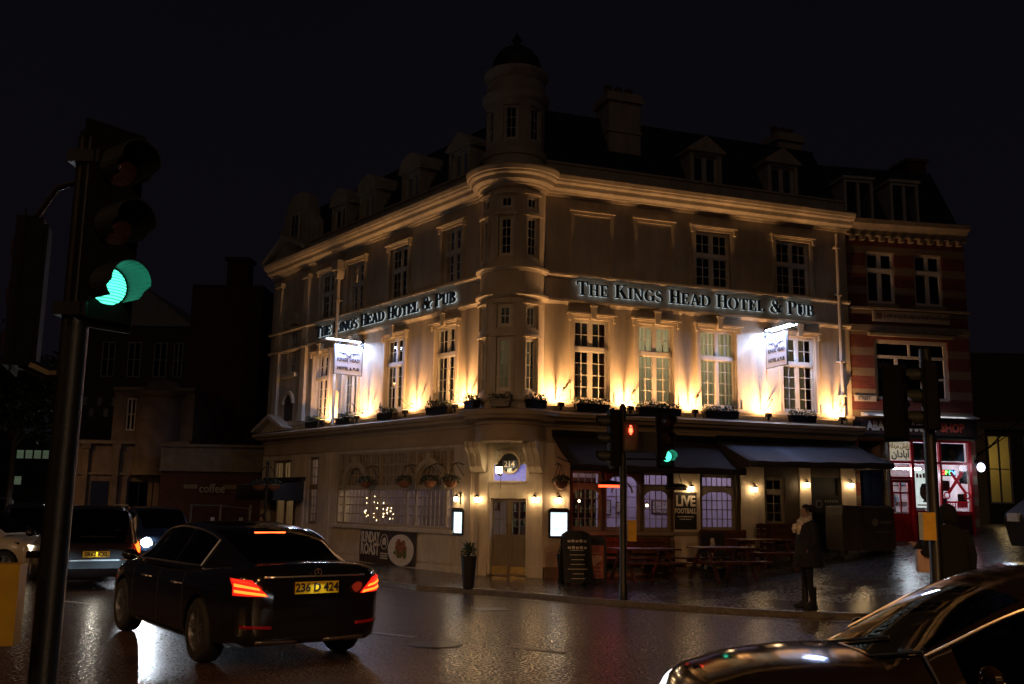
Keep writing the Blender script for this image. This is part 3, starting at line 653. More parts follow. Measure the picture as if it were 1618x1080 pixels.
# ------------------------------------------------------------------ lettering
def text_mesh(txt, size=1., sx=1., bold=.0, ext=.004, align='CENTER'):
    cu = bpy.data.curves.new('lettering', 'FONT'); cu.body = txt; cu.size = size; cu.align_x = align; cu.align_y = 'CENTER'
    cu.extrude = ext; cu.offset = bold; cu.resolution_u = 2
    o = bpy.data.objects.new('lettering', cu); COL.objects.link(o)
    dg = bpy.context.evaluated_depsgraph_get(); me = bpy.data.meshes.new_from_object(o.evaluated_get(dg))
    bpy.data.objects.remove(o); bpy.data.curves.remove(cu)
    me.transform(Matrix.Diagonal((sx, 1, 1, 1))); return me
def letter(name, txt, m, parent, loc, size, sx=1., bold=.0, ext=.004, rot=(pi / 2, 0, 0), align='CENTER'):
    me = text_mesh(txt, size, sx, bold, ext, align); me.materials.clear(); me.materials.append(m)
    me.transform(Matrix.Translation(loc) @ (Matrix.Rotation(rot[2], 4, 'Z') @ Matrix.Rotation(rot[1], 4, 'Y') @ Matrix.Rotation(rot[0], 4, 'X')))
    o = bpy.data.objects.new(name, me); return link(o, parent)
def G(ch):   # serif capitals drawn as thick and thin strokes; returns (polygons, advance)
    P = []; b = lambda a, c, d, e: P.append([(a, c), (d, c), (d, e), (a, e)]); q = lambda *p: P.append(list(p))
    sf = lambda x0, x1, t=None: [b(x0, y, x1, y + .06) for y in ((0, .94) if t is None else (t,))]
    def arc(cx, cy, rx, ry, a0, a1, wf, n=12):
        for i in range(n):
            t0, t1 = [radians(a0 + (a1 - a0) * k / n) for k in (i, i + 1)]
            f = lambda t, w: (cx + (rx - w) * cos(t), cy + (ry - w * .6) * sin(t))
            q((cx + rx * cos(t0), cy + ry * sin(t0)), (cx + rx * cos(t1), cy + ry * sin(t1)), f(t1, wf(t1)), f(t0, wf(t0)))
    ring = lambda t: .07 + .12 * abs(cos(t)) ** 1.3
    if ch == 'T': b(.33, 0, .50, .94); b(0, .93, .83, 1); q((0, .74), (.05, .74), (.10, .93), (0, .93)); q((.78, .74), (.83, .74), (.83, .93), (.73, .93)); sf(.22, .61, 0); a = .83
    elif ch == 'H': b(.09, 0, .26, 1); b(.61, 0, .78, 1); b(.26, .47, .61, .54); sf(0, .35); sf(.52, .87); a = .87
    elif ch == 'E': b(.09, 0, .26, 1); b(.26, .93, .68, 1); b(.26, 0, .70, .07); b(.26, .47, .5, .54); b(.62, .07, .70, .25); b(.61, .77, .68, .93); b(.46, .38, .51, .63); sf(0, .26); a = .74
    elif ch == 'K': b(.09, 0, .26, 1); q((.26, .38), (.26, .48), (.68, .96), (.76, .96)); q((.36, .53), (.48, .67), (.88, .04), (.66, .04)); sf(0, .35); sf(.55, .84, .94); sf(.58, .94, 0); a = .92
    elif ch == 'I': b(.09, 0, .26, 1); sf(0, .35); a = .36
    elif ch == 'N': b(.12, 0, .19, .94); q((.03, 1), (.25, 1), (.83, 0), (.70, 0)); b(.75, .06, .82, .94); sf(0, .30, 0); sf(.64, .94, .94); a = .93
    elif ch == 'G': arc(.46, .5, .46, .52, 42, 335, ring, 20); b(.66, .03, .83, .42); sf(.55, .92, .42); a = .92
    elif ch == 'C': arc(.46, .5, .46, .52, 42, 320, ring, 20); a = .85
    elif ch == 'S': arc(.32, .735, .29, .28, 20, 270, lambda t: .09, 12); arc(.32, .255, .31, .27, 90, -160, lambda t: .10, 12); q((.22, .62), (.34, .64), (.5, .42), (.36, .40)); a = .68
    elif ch == 'A': q((.40, 1), (.46, 1), (.16, 0), (.09, 0)); q((.38, 1), (.50, 1), (.86, 0), (.66, 0)); b(.22, .30, .66, .36); sf(0, .28, 0); sf(.56, .94, 0); a = .92
    elif ch == 'D': b(.09, 0, .26, 1); arc(.40, .5, .50, .5, -90, 90, lambda t: .07 + .12 * abs(cos(t)), 14); b(.26, .94, .42, 1); b(.26, 0, .42, .06); sf(0, .26); a = .92
    elif ch == 'O': arc(.48, .5, .48, .52, 0, 360, ring, 24); a = .98
    elif ch == 'L': b(.09, 0, .26, 1); b(.26, 0, .68, .07); b(.60, .07, .68, .27); sf(0, .35); a = .72
    elif ch == 'P': b(.09, 0, .26, 1); arc(.40, .74, .32, .26, -90, 90, lambda t: .06 + .12 * abs(cos(t)), 12); b(.26, .94, .42, 1); b(.26, .48, .42, .54); sf(0, .35, 0); sf(0, .26, .94); a = .76
    elif ch == 'B': b(.09, 0, .26, 1); arc(.38, .75, .30, .25, -90, 90, lambda t: .06 + .11 * abs(cos(t)), 12); arc(.40, .26, .36, .26, -90, 90, lambda t: .06 + .12 * abs(cos(t)), 12); b(.26, .94, .40, 1); b(.26, .48, .42, .54); b(.26, 0, .42, .06); sf(0, .26); a = .82
    elif ch == 'U': b(.09, .30, .26, 1); b(.66, .30, .73, 1); arc(.41, .32, .32, .33, 180, 360, lambda t: .06 + .11 * max(0, -cos(t)), 12); sf(0, .35, .94); sf(.57, .82, .94); a = .84
    elif ch == '&': arc(.40, .77, .22, .23, 0, 360, lambda t: .07, 14); arc(.36, .27, .34, .29, 40, 350, lambda t: .10, 16); q((.24, .62), (.36, .68), (.92, .04), (.70, .0)); q((.66, .30), (.72, .26), (.86, .52), (.79, .54)); sf(.68, .98, .52); a = 1.0
    else: a = .42
    return P, a
def serif_line(txt, big, small, gap):
    out = []; x = 0; start = True
    for ch in txt:
        if ch == ' ': x += small * .50; start = True; continue
        h = big if start else small; start = ch == '&' and False; P, a = G(ch)
        out.append((ch, [[(x + px * h, pz * h) for px, pz in p] for p in P])); x += a * h + gap
    return out, x
halo = lit('letter_halo', (.78, .92, 1.0), .42)
letface = mat('sign_letter_face', (.008, .018, .028), .35, var=.2)
def fascia_sign(P, side, s0, s1, z0, label):
    L_, W_ = serif_line('THE KINGS HEAD HOTEL & PUB', .335, .285, .028); k = (s1 - s0) / W_
    root = thing('fascia_sign', label, 'sign', K + Vector(P(s0, 0, z0)), 0)
    o0 = Vector(P(s0, 0, z0))
    Q = lambda s, d, z: tuple(Vector(P(s0 + s * k, d, z0 + z)) - o0)
    for ch, polys in L_:
        m = MB()
        for i, p in enumerate(polys):
            e = .0004 * i; m.prism(p, -.125 - e, -.070 + e, Q, 0); m.prism(p, -.068, -.040 + e, Q, 1)
        m.build('letter', [letface, halo], root)
    for i in range(9):
        s = (s1 - s0) / k * (i + .5) / 9; m = MB(); m.box(s - .01, s + .01, -.05, -.0, .08, .24, Q); m.build('fixing_stud', blackm, root)
fascia_sign(PR, 'R', 1.74, 8.54, 6.69, 'backlit serif letters THE KINGS HEAD HOTEL & PUB across the right hand facade')
fascia_sign(PL, 'L', -9.45, -1.93, 6.67, 'backlit serif letters THE KINGS HEAD HOTEL & PUB across the left hand facade')
def LT(kind, name, parent, loc, energy, col=(1, .66, .34), size=.05, rot=None, spot=None, blend=.5, sy=None, spread=None):
    l = bpy.data.lights.new(name, kind); l.energy = energy; l.color = col
    if kind == 'AREA':
        l.shape = 'RECTANGLE' if sy else 'SQUARE'; l.size = size
        if sy: l.size_y = sy
        if spread: l.spread = spread
    else: l.shadow_soft_size = size
    if kind == 'SPOT': l.spot_size = spot; l.spot_blend = blend
    o = bpy.data.objects.new(name, l); link(o, parent); o.location = loc
    if rot: o.rotation_euler = rot
    return o
def on(side, s, out, z, zrel=True):
    P, rz = (PR, RZ_R) if side == 'R' else (PL, RZ_L)
    if side == 'C': P, rz = PC, atan2(dC.y, dC.x)
    return K + Vector(P(s, -out, z)), rz
# ------------------------------------------------------------------ uplights along the first floor ledge
lampglass = lit('warm_lamp_lens', (1, .62, .28), 6)
def uplight(loc, rz, label):
    t = thing('uplight', label, 'floodlight', loc, rz, 'uplights on the first floor ledge')
    m = MB(); m.box(-.07, .07, -.05, .05, -.05, .05); m.box(-.025, .025, -.02, .02, -.14, -.05); m.build('lamp_housing', blackm, t)
    m = MB(); m.box(-.055, .055, -.035, .035, .051, .058); m.build('lens', lampglass, t)
    m = MB(); m.tube([(0, .33, .08), (0, .02, .20), (0, -.16, .36)], .009, 6); m.blob((0, -.17, .37), .022, n=5, jit=0)
    m.tube([(.10, .17, .22), (.11, .08, .23)], .010, 6); m.build('bracket_arm', blackm, t)
    LT('AREA', 'uplight_lamp', t, (0, 0, .065), UPW * urnd.uniform(.8, 1.15), (1, .50, .19), .03, (pi + radians(-22), 0, 0), sy=.03)
    return t
UPW = 52; urnd = random.Random(5)
RN = ['nearest the turret', 'between the first and second windows from the turret', 'between the second and third windows from the turret', 'under the projecting sign', 'beside the rain pipe at the far end']
for s, n in zip((1.25, 3.03, 4.77, 6.85, 9.05), RN): p, rz = on('R', s, .34, 4.0); uplight(p, rz, 'small floodlight on the right facade ledge ' + n)
LN = ['nearest the turret', 'between the first and second windows from the turret', 'left of the second window beside the projecting sign', 'just left of the tall rain pipe']
for s, n in zip((-1.52, -3.75, -6.25, -8.30), LN): p, rz = on('L', s, .34, 4.0); uplight(p, rz, 'small floodlight on the left facade ledge ' + n)
# ------------------------------------------------------------------ window boxes with plants
def bush(m, c, r, n, sz=(1, .5, .8), ls=.035, mi=0):
    for _ in range(n):
        th = random.uniform(0, 2 * pi); ph = acos(random.uniform(-.4, 1)); q = r * random.uniform(.35, 1.0) ** .6
        x = c[0] + q * sin(ph) * cos(th) * sz[0]; y = c[1] + q * sin(ph) * sin(th) * sz[1]; z = c[2] + q * cos(ph) * sz[2]
        a = Vector((random.gauss(0, 1), random.gauss(0, 1), random.gauss(0, 1))).normalized() * ls * random.uniform(.6, 1.5)
        b = a.cross(Vector((random.gauss(0, 1), random.gauss(0, 1), random.gauss(0, 1)))).normalized() * ls * .5
        m.add([(x - a.x, y - a.y, z - a.z), (x + b.x, y + b.y, z + b.z), (x + a.x, y + a.y, z + a.z), (x - b.x, y - b.y, z - b.z)], [(0, 1, 2, 3)], mi)
def window_box(loc, rz, wd, label, fl=True):
    t = thing('window_box', label, 'window box', loc, rz, 'planted boxes on the first floor ledge')
    m = MB(); m.prism([(-wd / 2, .16), (wd / 2, .16), (wd / 2 - .03, 0), (-wd / 2 + .03, 0)], -.09, .09); m.box(-wd / 2 - .01, wd / 2 + .01, -.1, .1, .163, .18); m.build('trough', blackm, t)
    m = MB(); k = max(2, int(wd / .16))
    for i in range(k):
        bush(m, (-wd / 2 + wd * (i + .5) / k, 0, .18), random.uniform(.11, .19), 90, (1, .8, 1.1), .03)
    m.build('plants', leaf2, t)
    if fl:
        m = MB(); bush(m, (0, -.03, .17), .22, 26, (wd / .5, .6, .35), .016); m.build('flowers', flower, t)
for s, wd, n in ((1.78, .0, ''), (2.06, .85, 'under the window nearest the turret'), (3.82, 1.15, 'under the second window from the turret'), (5.52, .95, 'under the third window from the turret'), (7.9, .75, 'under the fourth window beyond the projecting sign')):
    if wd: p, rz = on('R', s, .27, 3.86); window_box(p, rz, wd, 'dark planted trough on the right facade ledge ' + n)
for s, wd, n in ((-2.3, .95, 'under the window nearest the turret'), (-4.75, .8, 'under the second window from the turret'), (-7.05, .8, 'under the window behind the projecting sign'), (-8.95, .85, 'under the farthest window of the facade')):
    p, rz = on('L', s, .27, 3.86); window_box(p, rz, wd, 'dark planted trough on the left facade ledge ' + n)
for ph, n in ((-62, 'left'), (-14, 'middle'), (34, 'right')):
    P = turret_map(TR + .24); p = K + Vector(P((radians(ph) - PH0) * (TR + .24), 0, 3.86)); window_box(p, radians(ph), .5, 'short bushy trough on the turret ledge, the %s one of three' % n, False)
# hanging floral sprays between the boxes under each uplight
# ------------------------------------------------------------------ projecting signs
ledw = lit('cool_led_tube', (.70, .80, 1.0), 40)
def hanging_sign(side, s, label, w=.84, zt=6.16):
    p, rz = on(side, s, 0, 0); p.z = zt
    t = thing('hanging_sign', label, 'sign', p, rz)
    m = MB(); m.box(-.02, .02, -1.25, 0, .0, .03); m.box(-.05, .05, -.03, .0, -.15, .12)
    for y in (-.3, -.75): m.tube([(0, y, -.01), (0, y, -.09)], .008, 6)
    m.box(-.11, .11, -1.22, -.12, .035, .06)
    m.box(-.02, .02, -w - .06, -.04, -.1, -.08); m.build('bracket', blackm, t)
    m = MB(); m.box(-.022, .022, -w - .06, -.04, -.93, -.103); m.build('board', shade_white, t)
    m = MB(); m.box(-.024, .024, -w - .075, -w - .06, -.945, -.1); m.box(-.024, .024, -.04, -.025, -.945, -.1); m.box(-.024, .024, -w - .06, -.04, -.945, -.93); m.build('board_edge', greym, t)
    for sx_ in (-1, 1):
        m = MB(); m.box(sx_ * .09 - .012, sx_ * .09 + .012, -1.20, -.14, .015, .034); m.build('led_tube', ledw, t)
        LT('AREA', 'sign_lamp', t, (sx_ * .10, -.62, .008), SGW, (.42, .56, 1.0), .03, (0, radians(20 * sx_), 0), sy=1.05)
        rz_ = -pi / 2 if sx_ < 0 else pi / 2; c = -(w / 2 + .05); X = sx_ * .025
        m = MB()  # cross between two running animals
        Q = lambda y, z: (X, c + y * (1 if sx_ > 0 else -1), z)
        def pg(pts): n = len(pts); m.add([Q(*p) for p in pts], [tuple(range(n))])
        pg([(-.012, -.33), (.012, -.33), (.012, -.20), (-.012, -.20)]); pg([(-.045, -.262), (.045, -.262), (.045, -.24), (-.045, -.24)]); pg([(-.02, -.36), (.02, -.36), (.0, -.33)])
        for g in (-1, 1):
            A = lambda *pts: pg([(g * y, z) for y, z in pts])
            A((.09, -.33), (.17, -.315), (.26, -.32), (.30, -.30), (.29, -.335), (.2, -.355), (.13, -.35), (.07, -.375), (.05, -.37))
            A((.17, -.34), (.2, -.34), (.15, -.40), (.13, -.40)); A((.28, -.33), (.31, -.35), (.36, -.36), (.35, -.345)); A((.09, -.34), (.11, -.345), (.03, -.40), (.02, -.39)); A((.26, -.31), (.33, -.29), (.34, -.30), (.28, -.335))
        m.build('emblem', ink, t)
        rot = (pi / 2, 0, rz_)
        letter('lettering', 'THE', ink, t, (X, c, -.425), .085, 1.0, .003, .0015, rot)
        letter('lettering', 'KINGS HEAD', ink, t, (X, c, -.525), .135, .92, .004, .0015, rot)
        letter('lettering', 'HOTEL & PUB', ink, t, (X, c, -.77), .125, .92, .005, .0015, rot)
        m = MB(); m.add([Q(-.05, -.615), Q(.05, -.615), Q(.05, -.62), Q(-.05, -.62)], [(0, 1, 2, 3)]); m.build('rule_line', ink, t)
    return t
SGW = 70
hanging_sign('R', 7.06, 'white projecting pub sign under cool light tubes on the right hand facade')
hanging_sign('L', -6.66, 'white projecting pub sign under cool light tubes on the left hand facade')
# ------------------------------------------------------------------ wall lanterns
lampwarm = lit('lantern_glass_lit', (1, .74, .40), 34)
def lantern(loc, rz, label, energy=7, sc=1., group='small wall lanterns of the pub', cap=True):
    t = thing('wall_lantern', label, 'lantern', loc, rz, group)
    m = MB(); m.lathe([(.05 * sc, .0), (.065 * sc, .015), (.075 * sc, .12 * sc), (.045 * sc, .13 * sc)], (0, -.13, 0), 6); o = m.build('glass', lampwarm, t)
    m = MB(); m.lathe([(.095 * sc, .135 * sc), (.06 * sc, .18 * sc), (.02 * sc, .20 * sc), (.015 * sc, .24 * sc), (0, .25 * sc)], (0, -.13, 0), 6)
    m.lathe([(0, -.05 * sc), (.02 * sc, -.03 * sc), (.05 * sc, -.002)], (0, -.13, 0), 6)
    for k in range(6):
        a = 2 * pi * (k) / 6; m.tube([(.062 * sc * cos(a), -.13 + .062 * sc * sin(a), 0), (.08 * sc * cos(a), -.13 + .08 * sc * sin(a), .13 * sc)], .005, 4)
    m.tube([(0, -.13, .2 * sc), (0, -.08, .26 * sc), (0, -.01, .24 * sc)], .009, 6); m.box(-.03, .03, -.012, 0, -.06, .28 * sc)
    m.tube([(0, -.01, -.04), (0, -.012, -.35)], .006, 4)
    m.build('lantern_frame', blackm, t)
    LT('POINT', 'lantern_lamp', t, (0, -.15, -.005), energy * .45, (1, .60, .27), .03)
    LT('POINT', 'lantern_lamp', t, (.085, -.15, .06), energy * .3, (1, .60, .27), .03)
    LT('POINT', 'lantern_lamp', t, (-.085, -.15, .06), energy * .3, (1, .60, .27), .03)
    return t
for side, s, z, n in (('L', -1.66, 1.74, 'left of the entrance above the narrow menu case'), ('C', .17, 1.74, 'on the left pier of the entrance'), ('C', 1.60, 1.76, 'on the right pier of the entrance'), ('R', 1.32, 1.75, 'right of the entrance above the wide menu case'),
                      ('R', 4.77, 2.08, 'above the LIVE FOOTBALL banner'), ('R', 6.55, 2.10, 'on the broad pier at the start of the far awning'), ('R', 8.09, 2.24, 'on the narrow strip of wall above the woman'), ('R', 9.44, 2.26, 'last one before the blue door')):
    p, rz = on(side, s, 0, z); lantern(p, rz, 'lit wall lantern ' + n, 6.5 if side != 'R' or s < 2 else 4.5, .8)
p, rz = on('C', .80, .0, 2.40); p2 = p + Vector((nC.x, nC.y, 0)) * .22
lantern(p2, rz, 'larger lit lantern hanging in front of the 214 fanlight over the entrance', 4, 1.15, None)
t = thing('number_plaque', 'dark plaque reading 214 on the fanlight above the entrance', 'plaque', on('C', .95, .0, 2.62)[0] + nC * .055, on('C', 0, 0, 0)[1])
m = MB(); m.box(-.19, .19, -.012, .012, -.10, .10); m.build('plate', mat('slate_plaque', (.04, .06, .10), .4), t); letter('lettering', '214', inkw, t, (0, -.016, .0), .19, .95, .003, .002)
# ------------------------------------------------------------------ menu cases
menulit = lit('menu_light', (.72, .90, 1.0), 1.5, .2, 5)
def menu_case(side, s, z, w_, h_, label):
    p, rz = on(side, s, 0, z); t = thing('menu_case', label, 'menu case', p, rz)
    m = MB()
    for a in ((-w_ / 2, -w_ / 2 + .04, 0, h_), (w_ / 2 - .04, w_ / 2, 0, h_), (-w_ / 2 + .04, w_ / 2 - .04, 0, .04), (-w_ / 2 + .04, w_ / 2 - .04, h_ - .05, h_)): m.box(a[0], a[1], -.09, -.002, a[2], a[3])
    m.prism([(-w_ / 2, h_ + .003), (w_ / 2, h_ + .003), (w_ / 2 - .05, h_ + .05), (-w_ / 2 + .05, h_ + .05)], -.09, -.01)
    m.build('case_frame', blackm, t); m = MB(); m.box(-w_ / 2 + .04, w_ / 2 - .04, -.05, -.01, .04, h_ - .05); m.build('lit_panel', menulit, t)
    m = MB()
    for i in range(9):
        z = h_ - .12 - i * (h_ - .2) / 10; q = w_ * random.uniform(.15, .3); m.box(-q, q, -.0525, -.0505, z, z + .006)
    m.build('printed_lines', mat('faint_print', (.45, .5, .55), .6), t)
menu_case('L', -1.66, .96, .46, .58, 'narrow glowing menu case on the wall left of the entrance'); menu_case('R', 1.335, .96, .50, .62, 'wide glowing menu case on the wall right of the entrance')
# ------------------------------------------------------------------ hanging baskets
def basket(loc, label, group='hanging flower baskets', r=.17, up=.35):
    t = thing('hanging_basket', label, 'hanging basket', loc, 0, group)
    m = MB(); m.lathe([(0, -.16), (.08, -.15), (r * .8, -.09), (r, 0), (r * .95, .01)], n=14); m.build('bowl', terra, t)
    m = MB(); [m.tube([(r * cos(a), r * sin(a), 0), (0, 0, up)], .004, 4) for a in (0, 2.1, 4.2)]; m.build('chain', blackm, t)
    m = MB(); bush(m, (0, 0, .02), .21, 220, (1.1, 1.1, .75), .032); m.build('plants', leaf2, t); m = MB(); bush(m, (0, 0, .04), .2, 18, (1.1, 1.1, .6), .014); m.build('flowers', flower, t)
BK = [('L', -5.55, 'by the left arch of the big bay window'), ('L', -3.62, 'at the middle post of the big bay window'), ('L', -2.45, 'by the right arch of the big bay window'), ('L', -1.55, 'right at the end of the bay window near the entrance'), ('R', 1.25, 'right of the entrance above the wide menu case')]
for side, s, n in BK:
    bm_ = MB()
    p, rz = on(side, s, .38, 2.22); basket(p, 'hanging flower basket ' + n)
    P = PL if side == 'L' else PR; bm_.tube([Vector(P(s, 0, 2.62)), Vector(P(s, -.2, 2.66)), Vector(P(s, -.40, 2.58))], .012, 6); bm_.tube([Vector(P(s, 0, 2.35)), Vector(P(s, -.25, 2.64))], .009, 6); bm_.build('basket_bracket', blackm, pub)
# ------------------------------------------------------------------ awnings
def awning(P, name, label, s0, s1, zt, out, zb, m_, ends=True, val=.14, drop=.0):
    p = Vector(P(s0, 0, zb)); t = thing(name, label, 'awning', K + p)
    Q = lambda s, d, z: tuple(Vector(P(s, d, z)) - p)
    m = MB(); n = max(6, int((s1 - s0) / .35)); k = 6; rows = []
    for j in range(k + 1):
        f = j / k; rows.append([Q(s0 + (s1 - s0) * i / n, -.05 - out * f, zt + (zb - zt) * f - .05 * sin(pi * f) + (drop * i / n) + .012 * sin(i * 2.2) * f) for i in range(n + 1)])
    rows.append([Q(s0 + (s1 - s0) * i / n, -.06 - out, zb - val + drop * i / n + .006 * sin(i * 2.2 + 1)) for i in range(n + 1)])
    m.grid(rows); o = m.build('fabric', m_, t, smooth=True)
    sm = o.modifiers.new('thick', 'SOLIDIFY'); sm.thickness = .008
    m = MB(); m.box(s0, s1, -.14, -.01, zt + .0, zt + .12, Q); m.tube([Q(s0, -out, zb - .01), Q(s1, -out, zb - .01 + drop)], .02, 6)
    for i in range(3):
        s = s0 + .15 + (s1 - s0 - .3) * i / 2; m.tube([Q(s, -.03, zt - .5), Q(s, -out * .55, zt - .62), Q(s, -out + .03, zb - .03 + drop * i / 2)], .016, 6)
    m.build('awning_frame', blackm, t)
    if ends:
        for s, dd in ((s0, 0), (s1, drop)): m = MB(); m.add([Q(s, -.05, zt), Q(s, -out - .04, zb + dd), Q(s, -out - .04, zb - val + dd), Q(s, -.05, zb - val + dd)], [(0, 1, 2, 3)]); m.build('side_cheek', m_, t)
    return t
awning(PR, 'awning', 'charcoal awning over the tables beside the pub entrance', 1.15, 5.62, 3.30, 1.15, 2.60, canvas2, ends=False)
awning(PR, 'awning', 'blue grey awning with bluish highlight at the far end of the pub', 5.50, 9.60, 3.34, 1.5, 2.78, canvas, drop=.06)
awning(PL, 'awning', 'dark box awning over the far left side doorway of the pub', -12.6, -9.85, 2.28, 1.0, 2.14, black, val=.46)
# patio heaters hung under the near awning
hot = lit('heater_element_red', (1, .045, .012), 7)
def heater(s, z, onn, label):
    p, rz = on('R', s, .85, z); t = thing('patio_heater', label, 'heater', p, rz)
    m = MB(); N = 8; m.prism([(-.27, 0), (.27, 0)] + [(.27 * cos(pi * k / N), .10 * sin(pi * k / N)) for k in range(1, N)], -.09, .09); m.tube([(-.15, 0, .08), (-.15, .2, .45)], .01, 5); m.tube([(.15, 0, .08), (.15, .2, .45)], .01, 5)
    m.build('hood', blackm, t); m = MB(); m.box(-.24, .24, -.07, .07, -.055, -.004); m.build('element', hot if onn else rubber, t)
    if onn: LT('AREA', 'heater_lamp', t, (0, 0, -.06), 5, (1, .05, .02), .4, (0, 0, 0), sy=.1, spread=radians(80))
heater(2.25, 2.17, True, 'glowing red patio heater hanging outside the first window right of the entrance'); heater(3.95, 2.14, False, 'unlit patio heater hanging under the near awning')
# ------------------------------------------------------------------ banners and boards
def banner_roast():
    p, rz = on('L', -6.25, .07, .12); p.z = .1; t = thing('banner', 'dark SUNDAY ROAST banner with a plate of food below the bay window', 'banner', p, rz); W_, H_ = 2.8, .84
    m = MB(); rows = []
    for j in range(5): rows.append([(W_ * i / 16, -.012 * sin(i * 1.3 + j), H_ * j / 4 + (-.03 * sin(pi * i / 16) if j == 0 else 0)) for i in range(17)])
    m.grid(rows); o = m.build('cloth', mat('banner_brown', (.045, .03, .028), .6, var=.4, scale=3), t); s_ = o.modifiers.new('thick', 'SOLIDIFY'); s_.thickness = .006
    letter('lettering', 'SUNDAY', inkw, t, (.56, -.025, .64), .40, .62, .012); letter('lettering', 'ROAST', inkw, t, (.56, -.025, .33), .42, .74, .012)
    N = 24; m = MB(); m.prism([(2.12 + .62 * cos(2 * pi * k / N), .38 + .40 * sin(2 * pi * k / N)) for k in range(N)], -.03, -.018); m.build('printed_plate', mat('plate_white', (.62, .56, .48), .5, var=.1), t)
    m = MB()
    for k in range(14): a = random.uniform(0, 2 * pi); r = random.uniform(.02, .26); m.prism([(2.08 + r * cos(a) + .13 * cos(2 * pi * j / 7) * random.uniform(.6, 1), .42 + r * .7 * sin(a) + .09 * sin(2 * pi * j / 7)) for j in range(7)], -.034 - k * .0005, -.031)
    m.build('printed_meat', mat('roast_brown', (.26, .09, .04), .6, var=.6, scale=15), t)
    m = MB()
    for k in range(12): a = random.uniform(pi, 2 * pi); r = random.uniform(.12, .34); m.prism([(2.15 + r * cos(a) + .06 * cos(2 * pi * j / 6), .36 + r * .6 * sin(a) + .05 * sin(2 * pi * j / 6)) for j in range(6)], -.044 - k * .0005, -.042)
    m.build('printed_greens', mat('greens', (.10, .13, .03), .6, var=.5, scale=20), t)
    m = MB(); ar = lambda r: [(1.30 + r * cos(2 * pi * k / N), .56 + r * 1.05 * sin(2 * pi * k / N)) for k in range(N + 1)]; m.prism(ar(.19)[:-1] + [ar(.19)[0]] + ar(.17)[::-1], -.030, -.022)
    m.prism([(1.22, .46), (1.30, .50), (1.38, .46), (1.40, .60), (1.33, .68), (1.26, .66), (1.20, .58)], -.03, -.022)
    for i in range(3): m.box(1.12, 1.48, -.026, -.02, .24 - i * .06, .27 - i * .06)
    m.build('printed_emblem', inkw, t)
banner_roast()
def banner_live():
    p, rz = on('R', 4.33, .05, 1.17); t = thing('banner', 'black LIVE FOOTBALL banner hanging on the pier below a lantern', 'banner', p, rz); W_, H_ = .60, .87
    m = MB(); m.box(0, W_, -.01, .0, 0, H_); m.build('cloth', mat('banner_black', (.016, .014, .014), .5, var=.4), t)
    letter('lettering', 'LIVE', inkw, t, (.30, -.014, .66), .34, .86, .012); letter('lettering', 'FOOTBALL', inkw, t, (.30, -.014, .43), .17, .70, .006)
    m = MB(); m.box(.08, .52, -.013, -.0105, .29, .31); m.box(.14, .46, -.013, -.0105, .23, .245); m.build('printed_rule', inkw, t)
    m = MB(); m.tube([(-.02, 0, H_), (W_ + .02, 0, H_)], .01, 5); m.build('hanging_rail', blackm, t)
banner_live()
def g2(p, add=0.): return Vector((p[0], p[1], hgt(p[0], p[1]) + .06 + add))
def a_board(x, y, rz, w_, h_, label, lines, bg=None, heart=False):
    t = thing('pavement_board', label, 'pavement sign', g2((x, y)), rz)
    lean = .16
    for sg in (-1, 1):
        m = MB(); f = lambda s, d, z: (s, sg * (.02 + .28 * (1 - z / h_)) + d, z)
        m.box(-w_ / 2, w_ / 2, -.012, .012, .05, h_ - .12, f); N = 10
        m.prism([(-w_ / 2, h_ - .117), (w_ / 2, h_ - .117)] + [(w_ / 2 * cos(pi * k / N), h_ - .117 + .11 * sin(pi * k / N)) for k in range(1, N)], -.012, .012, f)
        m.box(-w_ / 2, -w_ / 2 + .05, -.010, .010, 0, .047, f); m.box(w_ / 2 - .05, w_ / 2, -.010, .010, 0, .047, f); m.build('board', black, t)
        if sg < 0 and bg: m = MB(); m.box(-w_ / 2 + .05, w_ / 2 - .05, -.018, -.013, .12, h_ - .2, f); m.build('poster', bg, t)
    m = MB(); f = lambda s, d, z: (s, -(.02 + .28 * (1 - z / h_)) + d, z)
    for i in range(7): q = random.uniform(.2, .42) * w_; z = h_ * .12 + i * h_ * .085; m.box(-q, q * .9, -.022, -.019, z, z + .012, f)
    if heart:
        N = 20; m.prism([(.16 * w_ / .45 * 16 * sin(a) ** 3 / 17, h_ * .5 + .14 * (13 * cos(a) - 5 * cos(2 * a) - 2 * cos(3 * a) - cos(4 * a)) / 17) for a in [2 * pi * k / N for k in range(N)]], -.023, -.019, f)
    else:
        for i, zz in enumerate((.78, .66)): 
            for k in range(5): x0 = -w_ * .33 + k * w_ * .14; m.box(x0, x0 + w_ * .10, -.022, -.019, h_ * zz, h_ * zz + .055 * (1 if k % 2 else .8), f)
    m.build('chalk_marks', inkw if not heart else mat('pale_print', (.55, .30, .25), .6), t); return t
